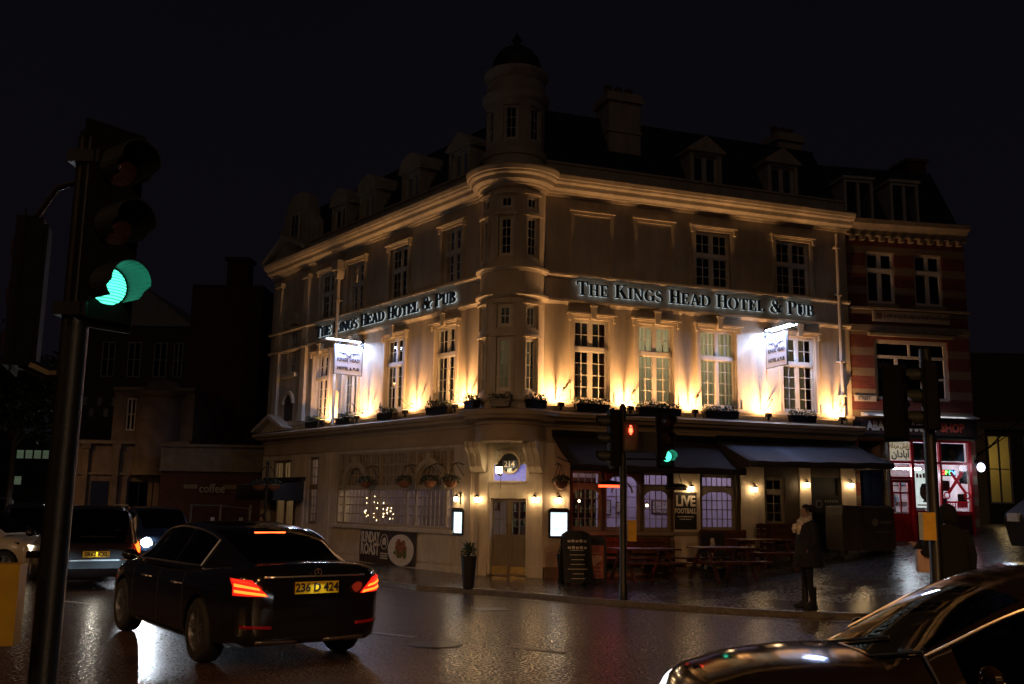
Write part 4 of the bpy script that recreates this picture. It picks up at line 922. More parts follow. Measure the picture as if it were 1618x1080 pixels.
# ------------------------------------------------------------------ neighbour: banded brick house with barber shop
KN = K + dR * 9.70 - nR * .02; bn = radians(80.3); dN = Vector((sin(bn), cos(bn), 0)); nN = Vector((cos(bn), -sin(bn), 0)); RZ_N = pi / 2 - bn
def PN(s, d, z): v = dN * s - nN * d; return (v.x, v.y, z)
banded = brickmat('banded_brick', (.15, .030, .020), (.11, .024, .016), (.12, .09, .07), bands=(.56, .38, (.19, .14, .09)))
nb = thing('brick_house', 'red brick house with cream bands above the barber shop, next to the pub', 'house', KN)
NW1 = [(.55, 1.38), (1.97, 2.80)]
hN = [(a, b, 7.2, 8.63) for a, b in NW1] + [(.68, 2.84, 4.60, 6.22), (.98, 3.36, .9, 3.56), (.12, .86, .9, 3.5)]
m = wall(PN, 0, 3.5, -.2, 9.3, hN); a, b = Vector(PN(3.5, 0, 0)), Vector(PN(3.5, 8, 0)); m.quad((a.x, a.y, -.2), (b.x, b.y, -.2), (b.x, b.y, 9.5), (a.x, a.y, 9.5)); 
m.build('wall', banded, nb)
stone = mat('pale_stone', (.22, .18, .13), .75, var=.2, scale=4, bump=.3)
for a, b in NW1: sash(PN, nb, a, b, 7.2, 8.63, 8.12, 1, 1, 1, inset=.05); m = MB(); m.box(a - .06, b + .06, -.06, .02, 7.1, 7.19, PN); m.build('window_sill', stone, nb)
# wide first floor window
m = MB()
for q in ((.68, .78, 4.6, 6.22), (2.74, 2.84, 4.6, 6.22), (.78, 2.74, 4.6, 4.68), (.78, 2.74, 6.12, 6.22), (.78, 2.74, 5.72, 5.80), (1.30, 1.38, 4.68, 5.72), (2.14, 2.22, 4.68, 5.72), (1.70, 1.76, 5.80, 6.12), (2.22, 2.74, 5.16, 5.22)): m.box(q[0], q[1], .05, .12, q[2], q[3], PN)
ow = m.build('window', whitew, nb); m = MB(); m.grid([[PN(x, .09, z) for x in (.7, 2.8)] for z in (4.62, 6.2)]); m.build('pane', winglass, ow)
m = MB(); m.box(.5, 3.0, -.12, .02, 6.30, 6.38, PN); m.box(-.0, 3.52, -.05, .02, 6.42, 6.60, PN); m.box(.0, 3.52, -.10, .02, 7.02, 7.08, PN); m.build('stone_band', stone, nb)
m = MB()
prof = [(0, 9.05), (-.08, 9.08), (-.10, 9.2), (-.22, 9.3), (-.3, 9.34), (-.32, 9.46), (0, 9.5)]
m.grid([[PN(s, d, z) for s in (-.02, 3.55)] for d, z in prof]); 
for i in range(12): m.box(.08 + i * .29, .2 + i * .29, -.14, .0, 8.92, 9.05, PN)
m.build('cornice', stone, nb)
m = MB(); m.quad(PN(0, .1, 9.46), PN(3.5, .1, 9.46), PN(3.5, 1.3, 11.5), PN(0, 1.3, 11.5)); m.quad(PN(0, 1.3, 11.5), PN(3.5, 1.3, 11.5), PN(3.5, 8, 11.5), PN(0, 8, 11.5)); m.quad(PN(3.5, .1, 9.46), PN(3.5, 8, 9.46), PN(3.5, 8, 11.5), PN(3.5, 1.3, 11.5)); m.build('roof', slate, nb)
for a, b in ((.0, .86), (1.38, 2.22)):
    m = MB(); f = 9.5
    m.box(a, a + .07, .0, 1.0, f, 10.66, PN); m.box(b - .07, b, .0, 1.0, f, 10.66, PN); m.box(a + .07, b - .07, .0, 1.0, 10.58, 10.66, PN); m.box((a + b) / 2 - .04, (a + b) / 2 + .04, .02, .1, f, 10.58, PN); m.box(a - .05, b + .05, -.05, 1.3, 10.663, 10.74, PN)
    o = m.build('dormer', whitew, nb); m = MB(); m.grid([[PN(x, .08, z) for x in (a + .05, b - .05)] for z in (f, 10.6)]); m.build('pane', winglass, o)
m = MB(); m.box(2.9, 3.5, 1.5, 2.3, 10, 11.9, PN); m.box(2.84, 3.56, 1.44, 2.36, 11.903, 12.0, PN); m.build('chimney', banded, nb)
# upper room letting board in the window: teal and dark
t = thing('window_poster', 'teal and black poster with letters aby in the wide window above the barber shop', 'poster', KN + Vector(PN(.80, .14, 5.25)), RZ_N)
m = MB(); m.box(0, .48, -.0, .01, 0, .44); m.build('sheet', mat('poster_black', (.015, .02, .02), .5), t); m = MB(); m.box(0, .48, -.004, -.001, -.12, .16); m.build('teal_band', mat('poster_teal', (.02, .16, .13), .5), t)
letter('lettering', 'aby', inkw, t, (.23, -.008, .31), .26, 1, .002)
# sign strip with emblem and worn lines
t = thing('sign_strip', 'long pale sign strip with square emblem above the wide window of the brick house', 'sign', KN + Vector(PN(.65, -.06, 6.70)), RZ_N)
m = MB(); m.box(0, 2.25, -.02, .04, 0, .28); m.build('board', mat('sign_grey', (.22, .19, .16), .6, var=.25, scale=12), t); m = MB(); m.box(.06, .24, -.028, -.022, .05, .23)
for i in range(26): q = .32 + i * .073; m.box(q, q + random.uniform(.025, .055), -.026, -.022, .10, random.uniform(.17, .21))
m.build('faded_marks', mat('faded_ink', (.08, .05, .05), .7, var=.4), t)
t = thing('street_sign', 'small white street name plate reading STREET at the corner of the brick house', 'sign', KN + Vector(PN(.04, -.03, 4.53)), RZ_N)
m = MB(); m.box(0, .62, -.012, .01, 0, .16); m.build('plate', mat('street_plate', (.45, .43, .38), .5, var=.1), t); letter('lettering', 'STREET', ink, t, (.27, -.016, .075), .13, .85, .002, .002); m = MB(); m.box(.02, .60, -.016, -.0125, .145, .152); m.build('plate_rule', ink, t)
# ground floor: fascia, hood, red shop front
m = MB(); m.box(.0, 3.5, -.10, .05, 3.60, 4.10, PN); m.build('shop_fascia', mat('fascia_black', (.02, .018, .018), .4, var=.2), nb)
m = MB(); m.prism([(-.02, 4.24), (-.40, 4.15), (-.40, 4.12), (-.02, 4.14)], .2, 3.4, lambda s, d, z: PN(d, s, z)); m.build('sign_hood', mat('hood_white', (.5, .5, .48), .5), nb)
t = thing('shop_sign', 'barber shop name sign in pale and red slanted capitals over the red shopfront', 'sign', KN + Vector(PN(.30, -.12, 3.87)), RZ_N)
grey_l = mat('sign_letters_grey', (.55, .52, .50), .4, var=.1); red_l = mat('sign_letters_red', (.55, .10, .08), .4, var=.1)
me = letter('lettering', 'ABADAN BAR', grey_l, t, (.0, -.01, 0), .33, .76, .010, .012, align='LEFT'); letter('lettering', 'BER', grey_l, t, (1.55, -.01, 0), .33, .76, .010, .012, align='LEFT'); letter('lettering', 'SHOP', red_l, t, (2.12, -.01, 0), .33, .82, .010, .012, align='LEFT')
m = MB(); m.box(-.15, 3.08, -.005, .03, -.20, .20); m.build('board', mat('board_dark', (.05, .03, .03), .4, var=.3), t)
LT('AREA', 'sign_lamp', t, (1.4, -.35, .32), 2.5, (.95, .95, 1), 2.6, (radians(35), 0, 0), sy=.04)
m = MB(); R_ = .07
for q in ((.92, .99, .9, 3.56), (1.60, 1.68, .9, 3.56), (2.42, 2.48, 1.6, 3.56), (3.30, 3.38, .9, 3.56), (.99, 1.60, 3.50, 3.56), (1.68, 2.42, 3.50, 3.56), (2.48, 3.30, 3.50, 3.56), (.99, 1.60, 2.92, 2.99), (1.68, 2.42, 2.92, 2.99), (2.48, 3.30, 2.92, 2.99), (1.68, 3.30, 1.60, 1.70)):
    m.box(q[0], q[1], .0, .09, q[2], q[3], PN)
m.build('shopfront_frame', redpaint, nb); m = MB(); m.box(1.68, 3.30, .01, .05, .6, 1.6, PN); m.box(1.75, 2.4, -.01, .01, .95, 1.5, PN); m.box(2.5, 3.22, -.01, .01, .95, 1.5, PN); m.build('stall_riser', mat('maroon_panel', (.05, .008, .008), .4), nb)
m = MB(); m.grid([[PN(x, .05, z) for x in (1.66, 3.32)] for z in (1.68, 3.52)]); m.grid([[PN(x, .05, z) for x in (.97, 1.62)] for z in (2.95, 3.52)]); m.build('shop_pane', shopglass, nb)
m = MB()
for q in ((1.0, 1.09, .9, 2.5), (1.51, 1.60, .9, 2.5), (1.09, 1.51, 2.42, 2.5), (1.09, 1.51, 2.13, 2.18), (1.09, 1.51, .9, 1.62), (1.28, 1.32, 1.62, 2.13), (1.28, 1.32, 2.18, 2.42)): m.box(q[0], q[1], .08, .12, q[2], q[3], PN)
m.box(1.12, 1.27, .07, .08, .98, 1.5, PN); m.box(1.33, 1.48, .07, .08, .98, 1.5, PN)
d_ = m.build('door', redpaint, nb); m = MB(); m.grid([[PN(x, .10, z) for x in (1.05, 1.55)] for z in (1.6, 2.45)]); m.build('pane', shopglass, d_); m = MB(); p = Vector(PN(1.04, .05, 1.75)); m.blob(p, .025, jit=0); m.build('handle', chrome, d_)
m = MB(); m.box(1.0, 1.6, .06, .1, 2.503, 2.58, PN); m.build('door_head', redpaint, nb)
m = MB(); m.box(.16, .80, .1, .14, .9, 2.75, PN)
for q in ((.22, .44, 1.1, 1.7), (.52, .74, 1.1, 1.7), (.22, .44, 1.85, 2.6), (.52, .74, 1.85, 2.6)): m.box(q[0], q[1], .085, .1, q[2], q[3], PN)
m.build('door', navy, nb); m = MB(); m.box(.86, .93, -.04, .12, .85, 3.5, PN); m.box(.12, .86, .02, .12, 2.80, 2.88, PN); m.build('door_frame', mat('grey_frame', (.30, .28, .24), .6), nb)
m = MB(); m.box(.1, .88, -.12, .1, .78, .92, PN); m.build('door_step', kerbm, nb)
# interior of the shop
m = MB(); W2 = mat('shop_wall_white', (.60, .46, .48), .8, var=.3, scale=3)
for q in ((.95, 3.4, 3.0, 3.1, .9, 3.58), (.94, .97, .2, 3.0, .9, 3.58), (3.38, 3.41, .2, 3.0, .9, 3.58), (.95, 3.4, .2, 3.0, 3.57, 3.60)): m.box(*q, PN)
m.build('interior_wall', W2, nb)
m = MB(); m.box(.95, 3.4, .2, 3.0, .84, .9, PN); m.build('interior_floor', mat('tile_floor', (.3, .3, .3), .3, var=.2), nb)
p = KN + Vector(PN(1.35, .30, 2.74)); tubel = lit('white_tube', (.80, .95, 1.0), 40)
t = thing('strip_light', 'bright white fluorescent strip light just inside the barber shop window', 'light', KN + Vector(PN(1.55, .35, 2.80)), RZ_N)
m = MB(); m.box(-.6, .52, -.02, .02, -.02, .02); m.build('tube', tubel, t); m = MB(); m.box(-.6, .52, -.03, .03, .022, .06); m.box(-.5, -.49, 0, .01, .06, .77); m.box(.4, .41, 0, .01, .06, .77); m.build('batten', whitew, t)
for x in (-.35, .15, .8): LT('POINT', 'strip_lamp', t, (x, .55, -.15), 30, (.80, .90, 1), .12)
# things in the shop
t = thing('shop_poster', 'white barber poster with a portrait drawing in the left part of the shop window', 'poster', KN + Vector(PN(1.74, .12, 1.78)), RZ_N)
m = MB(); m.box(0, .56, 0, .008, 0, .98); m.build('sheet', lit('glowing_paper', (.70, .80, .76), .9, .2, 6), t)  # paper glows itself, standing in for light from behind
m = MB(); N = 16; m.prism([(.30 + .17 * cos(2 * pi * k / N), .40 + .21 * sin(2 * pi * k / N)) for k in range(N)], -.006, -.002); m.prism([(.20, .14), (.42, .14), (.38, .2), (.24, .2)], -.006, -.002); m.build('portrait', mat('portrait_brown', (.25, .16, .14), .7, var=.5, scale=20), t)
m = MB(); m.prism([(.12, .46), (.2, .63), (.40, .64), (.48, .46), (.42, .55), (.20, .55)], -.010, -.007); m.prism([(.2, .3), (.30, .22), (.40, .3), (.37, .24), (.3, .17), (.23, .24)], -.010, -.007); m.build('portrait_hair', ink, t)
m = MB()
for i in range(5): m.box(.05 + i * .095, .115 + i * .095, -.006, -.002, .78, .78 + random.uniform(.08, .13))
m.box(.05, .5, -.006, -.002, .05, .085); m.build('printed_marks', mat('print_red', (.4, .03, .05), .6), t)
t = thing('window_sign', 'yellowish sign with Persian lettering in the top left pane of the red shopfront', 'sign', KN + Vector(PN(1.0, .0, 3.01)), RZ_N)
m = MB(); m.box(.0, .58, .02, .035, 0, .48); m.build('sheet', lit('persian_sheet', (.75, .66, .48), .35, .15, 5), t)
gold = mat('print_gold', (.45, .22, .01), .5); letter('lettering', '\ufee5\ufe8d\ufea9\ufe8e\ufe91\ufe81', ink, t, (.30, .012, .15), .26, .9, .006, .002); letter('lettering', '\ufeea\ufee7\ufe8d\ufea9\ufeae\ufee3 \ufeb6\ufbfe\ufe8d\ufead\ufe81', gold, t, (.29, .012, .37), .17, .72, .004, .002)
t = thing('neon_open_sign', 'small multicoloured neon OPEN sign in the barber shop window', 'neon sign', KN + Vector(PN(2.52, .12, 2.62)), RZ_N)
m = MB(); m.box(0, .42, .0, .02, 0, .17); m.build('backing', black, t)
for i, (ch, c_) in enumerate(zip('OPEN', ((1, .05, .05), (.2, 1, .1), (.1, .9, .3), (.1, .3, 1)))): letter('neon_letter', ch, lit('neon_' + ch.lower() + str(i), c_, 6), t, (.06 + i * .10, -.012, .085), .15, .9, .002, .004)
t = thing('window_decal', 'large red scissors and comb decal on the right shop window pane', 'decal', KN + Vector(PN(2.52, .03, 1.75)), RZ_N)
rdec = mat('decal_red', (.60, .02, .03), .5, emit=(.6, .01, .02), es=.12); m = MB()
m.prism([(.1, .45), (.17, .40), (.60, .95), (.52, 1.0)], -.004, .0); m.prism([(.60, .40), (.66, .45), (.25, 1.0), (.18, .95)], -.007, -.005)
for cx in (.08, .68): N = 14; ar = lambda r: [(cx + r * cos(2 * pi * k / N), .36 + r * sin(2 * pi * k / N)) for k in range(N + 1)]; m.prism(ar(.10)[:-1] + [ar(.10)[0]] + ar(.06)[::-1], -.003, .0)
for k in range(9): m.box(.08 + k * .07, .11 + k * .07, -.003, .0, .02, .16)
m.box(.06, .70, -.003, .0, .163, .21); m.build('decal', rdec, t)
t = thing('pendant_globe', 'small white glowing globe lamp on the wall at the right end of the barber shop', 'lamp', KN + Vector(PN(3.50, -.18, 2.86)), RZ_N)
m = MB(); m.blob((0, 0, .0), .10, jit=.0, n=10, sz=(1, 1, 1.2)); m.build('glass', lit('globe_lit', (.72, .78, 1.0), 4), t, smooth=True); m = MB(); m.box(-.05, .05, -.05, .18, .12, .16); m.box(-.06, .06, .17, .18, .0, .2); m.build('bracket', blackm, t); LT('POINT', 'globe_lamp', t, (0, -.3, 0), 5, (.75, .82, 1), .1)
chm = mat('chair_leather', (.03, .02, .02), .35, var=.2)
for i, s_ in enumerate((2.05, 2.95)):
    t = thing('barber_chair', 'dark padded barber chair inside the shop, the %s of two' % ('left', 'right')[i], 'barber chair', KN + Vector(PN(s_, 1.5, .9)), RZ_N + .5, 'barber chairs')
    m = MB(); m.box(-.25, .25, -.25, .25, .45, .56); m.build('seat', chm, t); m = MB(); m.box(-.25, .25, .2, .3, .6, 1.25); m.box(-.13, .13, .2, .3, 1.3, 1.5); m.build('backrest', chm, t)
    m = MB(); m.lathe([(.26, 0), (.26, .03), (.05, .06), (.05, .45)], n=16); m.build('pedestal', chrome, t)
    for sg in (-1, 1): m = MB(); m.box(sg * .29 - .03, sg * .29 + .03, -.2, .25, .70, .75); m.box(sg * .29 - .02, sg * .29 + .02, .0, .06, .5, .70); m.build('armrest', chm, t)
for i, (a, b, c_) in enumerate(((1.72, .62, (.03, .05, .06)), (2.52, .70, (.05, .10, .16)))):
    t = thing('portrait_poster', 'dark barber portrait poster in the %s top pane of the red shopfront' % ('middle', 'right')[i], 'poster', KN + Vector(PN(a, .10, 3.01)), RZ_N)
    m = MB(); m.box(0, b, 0, .008, 0, .47); m.build('sheet', mat('poster_bg_%d' % i, c_, .5, var=.4), t); m = MB(); N = 14
    m.prism([(b / 2 + .11 * cos(2 * pi * k / N), .25 + .14 * sin(2 * pi * k / N)) for k in range(N)], -.006, -.002); m.prism([(b / 2 - .16, .0), (b / 2 + .16, .0), (b / 2 + .06, .13), (b / 2 - .06, .13)], -.006, -.002); m.build('portrait', mat('portrait_%d' % i, (.30, .26, .24), .6, var=.5, scale=16), t)
    m = MB(); m.prism([(b / 2 - .12, .26), (b / 2 - .10, .38), (b / 2, .43), (b / 2 + .10, .38), (b / 2 + .12, .26), (b / 2 + .07, .33), (b / 2 - .07, .33)], -.010, -.007); m.build('portrait_hair', black, t)
for i, (a, z, w_, h_, c_) in enumerate(((2.52, 2.22, .22, .28, (.5, .1, .12)), (3.02, 2.42, .24, .34, (.35, .38, .40)), (2.95, 1.80, .28, .36, (.6, .55, .5)), (2.50, 1.74, .14, .3, (.12, .14, .3)))):
    t = thing('flyer', ('red flyer at the left edge of the scissors pane', 'grey flyer near the top right of the scissors pane', 'cream flyer low on the right of the scissors pane', 'narrow blue flyer low on the left of the scissors pane')[i], 'flyer', KN + Vector(PN(a, .09, z)), RZ_N)
    m = MB(); m.box(0, w_, 0, .006, 0, h_); m.build('sheet', mat('flyer_%d' % i, c_, .6, var=.6, scale=25), t); m = MB(); [m.box(.02, w_ * random.uniform(.5, .9), -.004, -.001, h_ * k / 6, h_ * k / 6 + .02) for k in range(1, 6)]; m.build('printed_lines', black, t)
# shelf
t = thing('shop_shelf', 'shelf unit with bottles along the back wall inside the barber shop', 'shelf', KN + Vector(PN(2.2, 2.8, .9)), RZ_N)
m = MB(); m.box(-.9, 1.0, 0, .18, 1.0, 1.04); m.box(-.9, 1.0, 0, .18, 1.5, 1.53); m.box(-.9, 1.0, -.1, .18, .0, .75); m.build('shelf_board', wood, t); m = MB()
for i in range(22): x = -.85 + i * .083; z = random.choice((1.043, 1.533)); m.lathe([(0, z), (.022, z), (.022, z + .12), (.008, z + .15), (0, z + .17)], (x, .08, 0), 6)
o = m.build('bottles', mat('bottle_mixed', (.10, .25, .35), .3, var=.8, scale=9), t); o['kind'] = 'stuff'
t = thing('mirror', 'wide mirror on the back wall inside the barber shop', 'mirror', KN + Vector(PN(2.2, 2.97, 2.0)), RZ_N); m = MB(); m.box(-.8, .8, 0, .02, .0, .9); m.build('mirror_plate', chrome, t)
# ------------------------------------------------------------------ pub interior
t = thing('bar_counter', 'long dark wooden bar counter inside the pub behind the right hand windows', 'bar counter', K + Vector(PR(1.6, 2.9, .06)), RZ_R)
m = MB(); m.box(0, 4.2, 0, .55, 0, 1.02); m.box(-.05, 4.25, -.08, .6, 1.023, 1.07)
for i in range(10): m.box(.08 + i * .41, .40 + i * .41, -.02, 0, .12, .92)
m.build('counter', wood, t); m = MB()
for x in (.6, 1.9, 3.2): m.tube([(x, .2, 1.07), (x, .2, 1.32), (x, .12, 1.42)], .018, 6); m.box(x - .03, x + .03, .08, .13, 1.38, 1.55)
m.build('beer_pump', brass, t)
t = thing('back_bar', 'tall mirrored back bar with rows of bottles inside the pub', 'shelves', K + Vector(PR(1.6, 4.2, .06)), RZ_R)
m = MB(); 
for z in (1.0, 1.4, 1.8): m.box(0, 4.2, 0, .22, z, z + .03)
m.box(0, 4.2, .2, .25, .0, 2.3); m.box(-.05, 4.25, -.05, .3, 2.303, 2.4); m.build('shelf_board', wood, t)
bc = mat('bottle_glass', (.25, .30, .12), .2, var=.9, scale=11); m = MB()
for i in range(90): x = .06 + (i % 30) * .14; z = 1.03 + (i // 30) * .4; m.lathe([(0, z), (.03, z), (.03, z + .17), (.012, z + .22), (.012, z + .27), (0, z + .27)], (x, .1, 0), 6)
o = m.build('bottles', bc, t); o['kind'] = 'stuff'
for s, d, e, c_ in ((2.0, 1.3, 36, (.55, .50, 1)), (3.9, 1.4, 30, (.60, .52, 1)), (5.5, 1.2, 26, (.80, .62, .85)), (3.0, 3.6, 16, (1, .6, .35))): LT('POINT', 'ceiling_lamp', pub, PR(s, d, 3.0), e, c_, .15)
for s, d, e, c_ in ((-2.8, 1.3, 10, (.85, .74, .86)), (-4.6, 1.6, 11, (.95, .74, .62)), (-6.6, 1.4, 13, (1, .70, .50)), (-9.2, 1.4, 12, (1, .66, .34)), (-11.4, 1.3, 18, (1, .72, .38))): LT('POINT', 'ceiling_lamp', pub, PL(s, d, 2.9), e, c_, .15)
for s, d in ((3.9, 1.3), (5.6, 1.3)): LT('POINT', 'bedroom_lamp', pub, PR(s, d, 5.6), 46, (1, .86, .55), .15)
LT('POINT', 'bedroom_lamp', pub, PL(-7.3, 1.2, 5.6), 14, (1, .8, .5), .15); LT('POINT', 'bedroom_lamp', pub, (.15, .9, 5.3), 7, (1, .85, .6), .1)
LT('POINT', 'ceiling_lamp', pub, PC(.9, 1.3, 2.6), 7, (.65, .65, 1), .12)
bulb = lit('pendant_bulb', (1, .70, .36), 22)
for P, s, d, z, n in ((PL, -4.62, .7, 1.66, 'seen through the middle of the bay window'), (PL, -2.55, .7, 1.62, 'seen through the right part of the bay window'), (PR, 2.16, .7, 1.80, 'behind the glowing patio heater'), (PR, 3.98, .7, 1.72, 'behind the unlit patio heater')):
    t = thing('pendant_lamp', 'small bare pendant bulb in the pub ' + n, 'pendant lamp', K + Vector(P(s, d, z)), 0, 'pendant bulbs inside the pub'); m = MB(); m.blob((0, 0, 0), .032, jit=0); m.build('bulb', bulb, t); m = MB(); m.tube([(0, 0, .03), (0, 0, 1.5)], .005, 4); m.lathe([(.03, .03), (.02, .09), (.01, .1)], n=6); m.build('cord', blackm, t)
t = thing('chandelier', 'cluster of warm fairy light bulbs glowing in the left part of the bay window', 'chandelier', K + Vector(PL(-6.7, .75, 1.45)), 0)
m = MB(); mf = MB()
for i in range(70):
    r = random.uniform(.1, .42); a = random.uniform(0, 2 * pi); z = random.gauss(0, .16); m.blob((r * cos(a), r * sin(a), z), .014, jit=0, n=4)
for k in range(7): a = 2 * pi * k / 7; mf.tube([(0, 0, -.3), (.2 * cos(a), .2 * sin(a), -.1), (.4 * cos(a), .4 * sin(a), .2)], .006, 4)
mf.tube([(0, 0, -.3), (0, 0, 1.5)], .008, 4); o = m.build('bulbs', lit('fairy_bulbs', (1, .72, .38), 16), t); o['kind'] = 'stuff'; mf.build('arms', brass, t); LT('POINT', 'chandelier_lamp', t, (0, 0, 0), 4, (1, .68, .35), .3)
frm = mat('picture_print', (.35, .30, .25), .6, var=.7, scale=14)
for i, (s, z, w_, h_) in enumerate(((-2.9, 1.5, .5, .4), (-4.0, 1.45, .4, .5), (-5.0, 1.5, .6, .45), (-6.2, 1.5, .4, .5), (-7.3, 1.5, .5, .4))):
    t = thing('picture_frame', 'framed picture inside the bay window, %s' % (('closest to the entrance', 'small upright one next to the closest', 'the widest one', 'small upright one left of the widest', 'farthest left behind the fairy lights')[i]), 'picture', K + Vector(PL(s, 4.5, z)), RZ_L); m = MB(); m.box(-w_ / 2, w_ / 2, 0, .03, 0, h_); m.build('frame', wood, t); m = MB(); m.box(-w_ / 2 + .04, w_ / 2 - .04, -.005, -.001, .04, h_ - .04); m.build('print', frm, t)
for i, (s_, z, w_, h_) in enumerate(((3.75, 1.45, .30, .40), (4.15, 1.5, .22, .30), (5.35, 1.5, .5, .36), (5.85, 1.45, .25, .36))):
    t = thing('picture_frame', 'framed picture %s' % ('on the inner wall behind the window left of the LIVE FOOTBALL banner', 'small one beside the pendant bulb left of the LIVE FOOTBALL banner', 'wide one behind the lilac window right of the LIVE FOOTBALL banner', 'upright one behind the lilac window right of the LIVE FOOTBALL banner')[i], 'picture', K + Vector(PR(s_, 2.6, z)), RZ_R)
    m = MB(); m.box(-w_ / 2, w_ / 2, 0, .03, 0, h_); m.build('frame', wood, t); m = MB(); m.box(-w_ / 2 + .03, w_ / 2 - .03, -.005, -.001, .03, h_ - .03); m.build('print', frm, t)
m = MB(); m.box(3.5, 6.35, 2.64, 2.70, .06, 3.44, PR); m.build('interior_wall', inner, pub)
# door leaves of the entrance
doorp = mat('olive_brown_door_paint', (.16, .12, .07), .4, var=.12, scale=4)
for i, x0 in enumerate((.445, .913)):
    m = MB(); x1 = x0 + .462
    for q in ((x0, x0 + .07, .07, 1.82), (x1 - .07, x1, .07, 1.82), (x0 + .07, x1 - .07, .07, .42), (x0 + .07, x1 - .07, .90, 1.0), (x0 + .07, x1 - .07, 1.75, 1.82), (x0 + .07, x1 - .07, 1.34, 1.36), (x0 + .22, x0 + .24, 1.0, 1.75)): m.box(q[0], q[1], .12, .17, q[2], q[3], PC)
    m.box(x0 + .07, x1 - .07, .135, .16, .42, .90, PC); m.box(x0 + .13, x1 - .13, .125, .135, .5, .84, PC)
    o = m.build('door', doorp, pub); m = MB(); m.grid([[PC(x, .145, z) for x in (x0 + .06, x1 - .06)] for z in (.99, 1.76)]); m.build('pane', winglass, o)
    m = MB(); m.box(x0 + .03, x1 - .03, .108, .119, .10, .27, PC); m.build('kick_plate', brass, o); m = MB(); hx = x1 - .045 if i == 0 else x0 + .045; m.tube([PC(hx, .11, .95), PC(hx, .07, .97), PC(hx, .07, 1.23), PC(hx, .11, 1.25)], .012, 6); m.build('handle', brass, o)
m = MB(); m.box(.40, 1.42, -.25, .3, -.2, .055, PC); m.build('door_step', stone, pub)
t = thing('lobby_screen', 'green lit exit glow panel seen through the entrance door', 'lit panel', K + Vector(PC(1.0, 1.6, 1.12)), atan2(dC.y, dC.x)); m = MB(); m.box(0, .6, 0, .02, 0, .16); m.build('panel', lit('green_panel', (.02, .8, .25), 1.2), t); m = MB(); m.box(0, .6, 0, .02, -.12, -.01); m.build('lower_panel', lit('cool_panel', (.8, .9, 1), 1.2), t)
# left side door (lit) in the end bay
m = MB(); m.box(-12.35, -11.95, .06, .1, .0, 2.05, PL); m.box(-10.75, -10.45, .06, .1, .0, 2.05, PL); m.box(-11.38, -11.32, .06, .12, 0, 2.05, PL); m.build('door_frame', doorp, pub)
m = MB(); m.box(-12.6, -10.2, 2.6, 2.65, .0, 2.9, PL); m.build('interior_wall', inner, pub)
# ------------------------------------------------------------------ street furniture by the pub
def plant_pot(x, y, h_, r, label, spiky=True):
    t = thing('planter', label, 'planter', g2((x, y)), 0)
    m = MB(); m.lathe([(r * .62, 0), (r * .7, .02), (r, h_ - .03), (r * 1.04, h_), (r * .92, h_), (r * .9, h_ - .06), (0, h_ - .06)], n=20); m.build('pot', black, t, smooth=True)
    m = MB()
    for i in range(34 if spiky else 0):
        a = random.uniform(0, 2 * pi); l_ = random.uniform(.22, .46); b_ = random.uniform(.3, 1.1); p0 = Vector((0, 0, h_ - .05)); w_ = Vector((-sin(a), cos(a), 0)) * .014
        p1 = p0 + Vector((cos(a) * l_ * .35 * b_, sin(a) * l_ * .35 * b_, l_ * .75)); p2 = p0 + Vector((cos(a) * l_ * .8 * b_, sin(a) * l_ * .8 * b_, l_ * random.uniform(.6, 1.05)))
        m.add([p0 - w_ * .5, p0 + w_ * .5, p1 + w_, p1 - w_, p2], [(0, 1, 2, 3), (3, 2, 4)])
    bush(m, (0, 0, h_ + .06), .17, 120, (1, 1, .9), .03); m.build('plant', leaf, t)
plant_pot(-.78, 19.5, .62, .155, 'tall dark tapered planter with spiky plant standing in front of the entrance')
p, _ = on('R', 1.0, 1.25, 0); plant_pot(p.x, p.y, .60, .17, 'dark planter with bushy plant half hidden behind the pavement boards')
p, _ = on('R', 1.05, 1.75, 0); a_board(p.x, p.y, radians(10), .62, 1.12, 'tall black pavement board with chalk lettering right of the entrance', 6)
p, _ = on('R', 1.62, 1.45, 0); a_board(p.x, p.y, radians(-8), .50, 1.0, 'smaller pavement board with a red poster and pale heart beside the black one', 6, mat('poster_red', (.30, .05, .04), .5, var=.2), True)
def picnic(s, out, label, L_=1.5, dz=0):
    p, rz = on('R', s, out, 0); p = g2((p.x, p.y)); t = thing('picnic_table', label, 'picnic table', p, rz, 'picnic tables along the pub front')
    m = MB()
    for i in range(5): m.box(-L_ / 2, L_ / 2, -.34 + i * .138, -.34 + i * .138 + .128, .68, .715)
    m.build('tabletop', wood, t)
    for sg in (-1, 1):
        m = MB(); y0 = sg * .72
        for i in range(2): m.box(-L_ / 2, L_ / 2, y0 - .125 + i * .13, y0 - .005 + i * .13, .42, .455)
        m.build('seat', wood, t)
        m = MB(); x = sg * (L_ / 2 - .25); f = lambda a, b, c: (b, a, c)
        for g in (-1, 1): m.prism([(g * .60, 0), (g * .69, 0), (g * .24, .68), (g * .15, .68)], x - .025 + g * .02, x + .02 + g * .02, lambda a, b, c: (b, a, c))
        m.prism([(-.84, .34), (.84, .34), (.84, .42), (-.84, .42)], x + .043, x + .08, lambda a, b, c: (b, a, c)); m.prism([(-.34, .60), (.34, .60), (.34, .68), (-.34, .68)], x + .043, x + .08, lambda a, b, c: (b, a, c))
        m.build('leg', wood, t)
picnic(2.75, 1.55, 'dark wooden picnic table nearest the entrance under the glowing heater')
picnic(4.15, 2.5, 'dark wooden picnic table in front of the LIVE FOOTBALL banner', 1.4)
picnic(5.75, 1.6, 'dark wooden picnic table in front of the wide lilac window', 1.5)
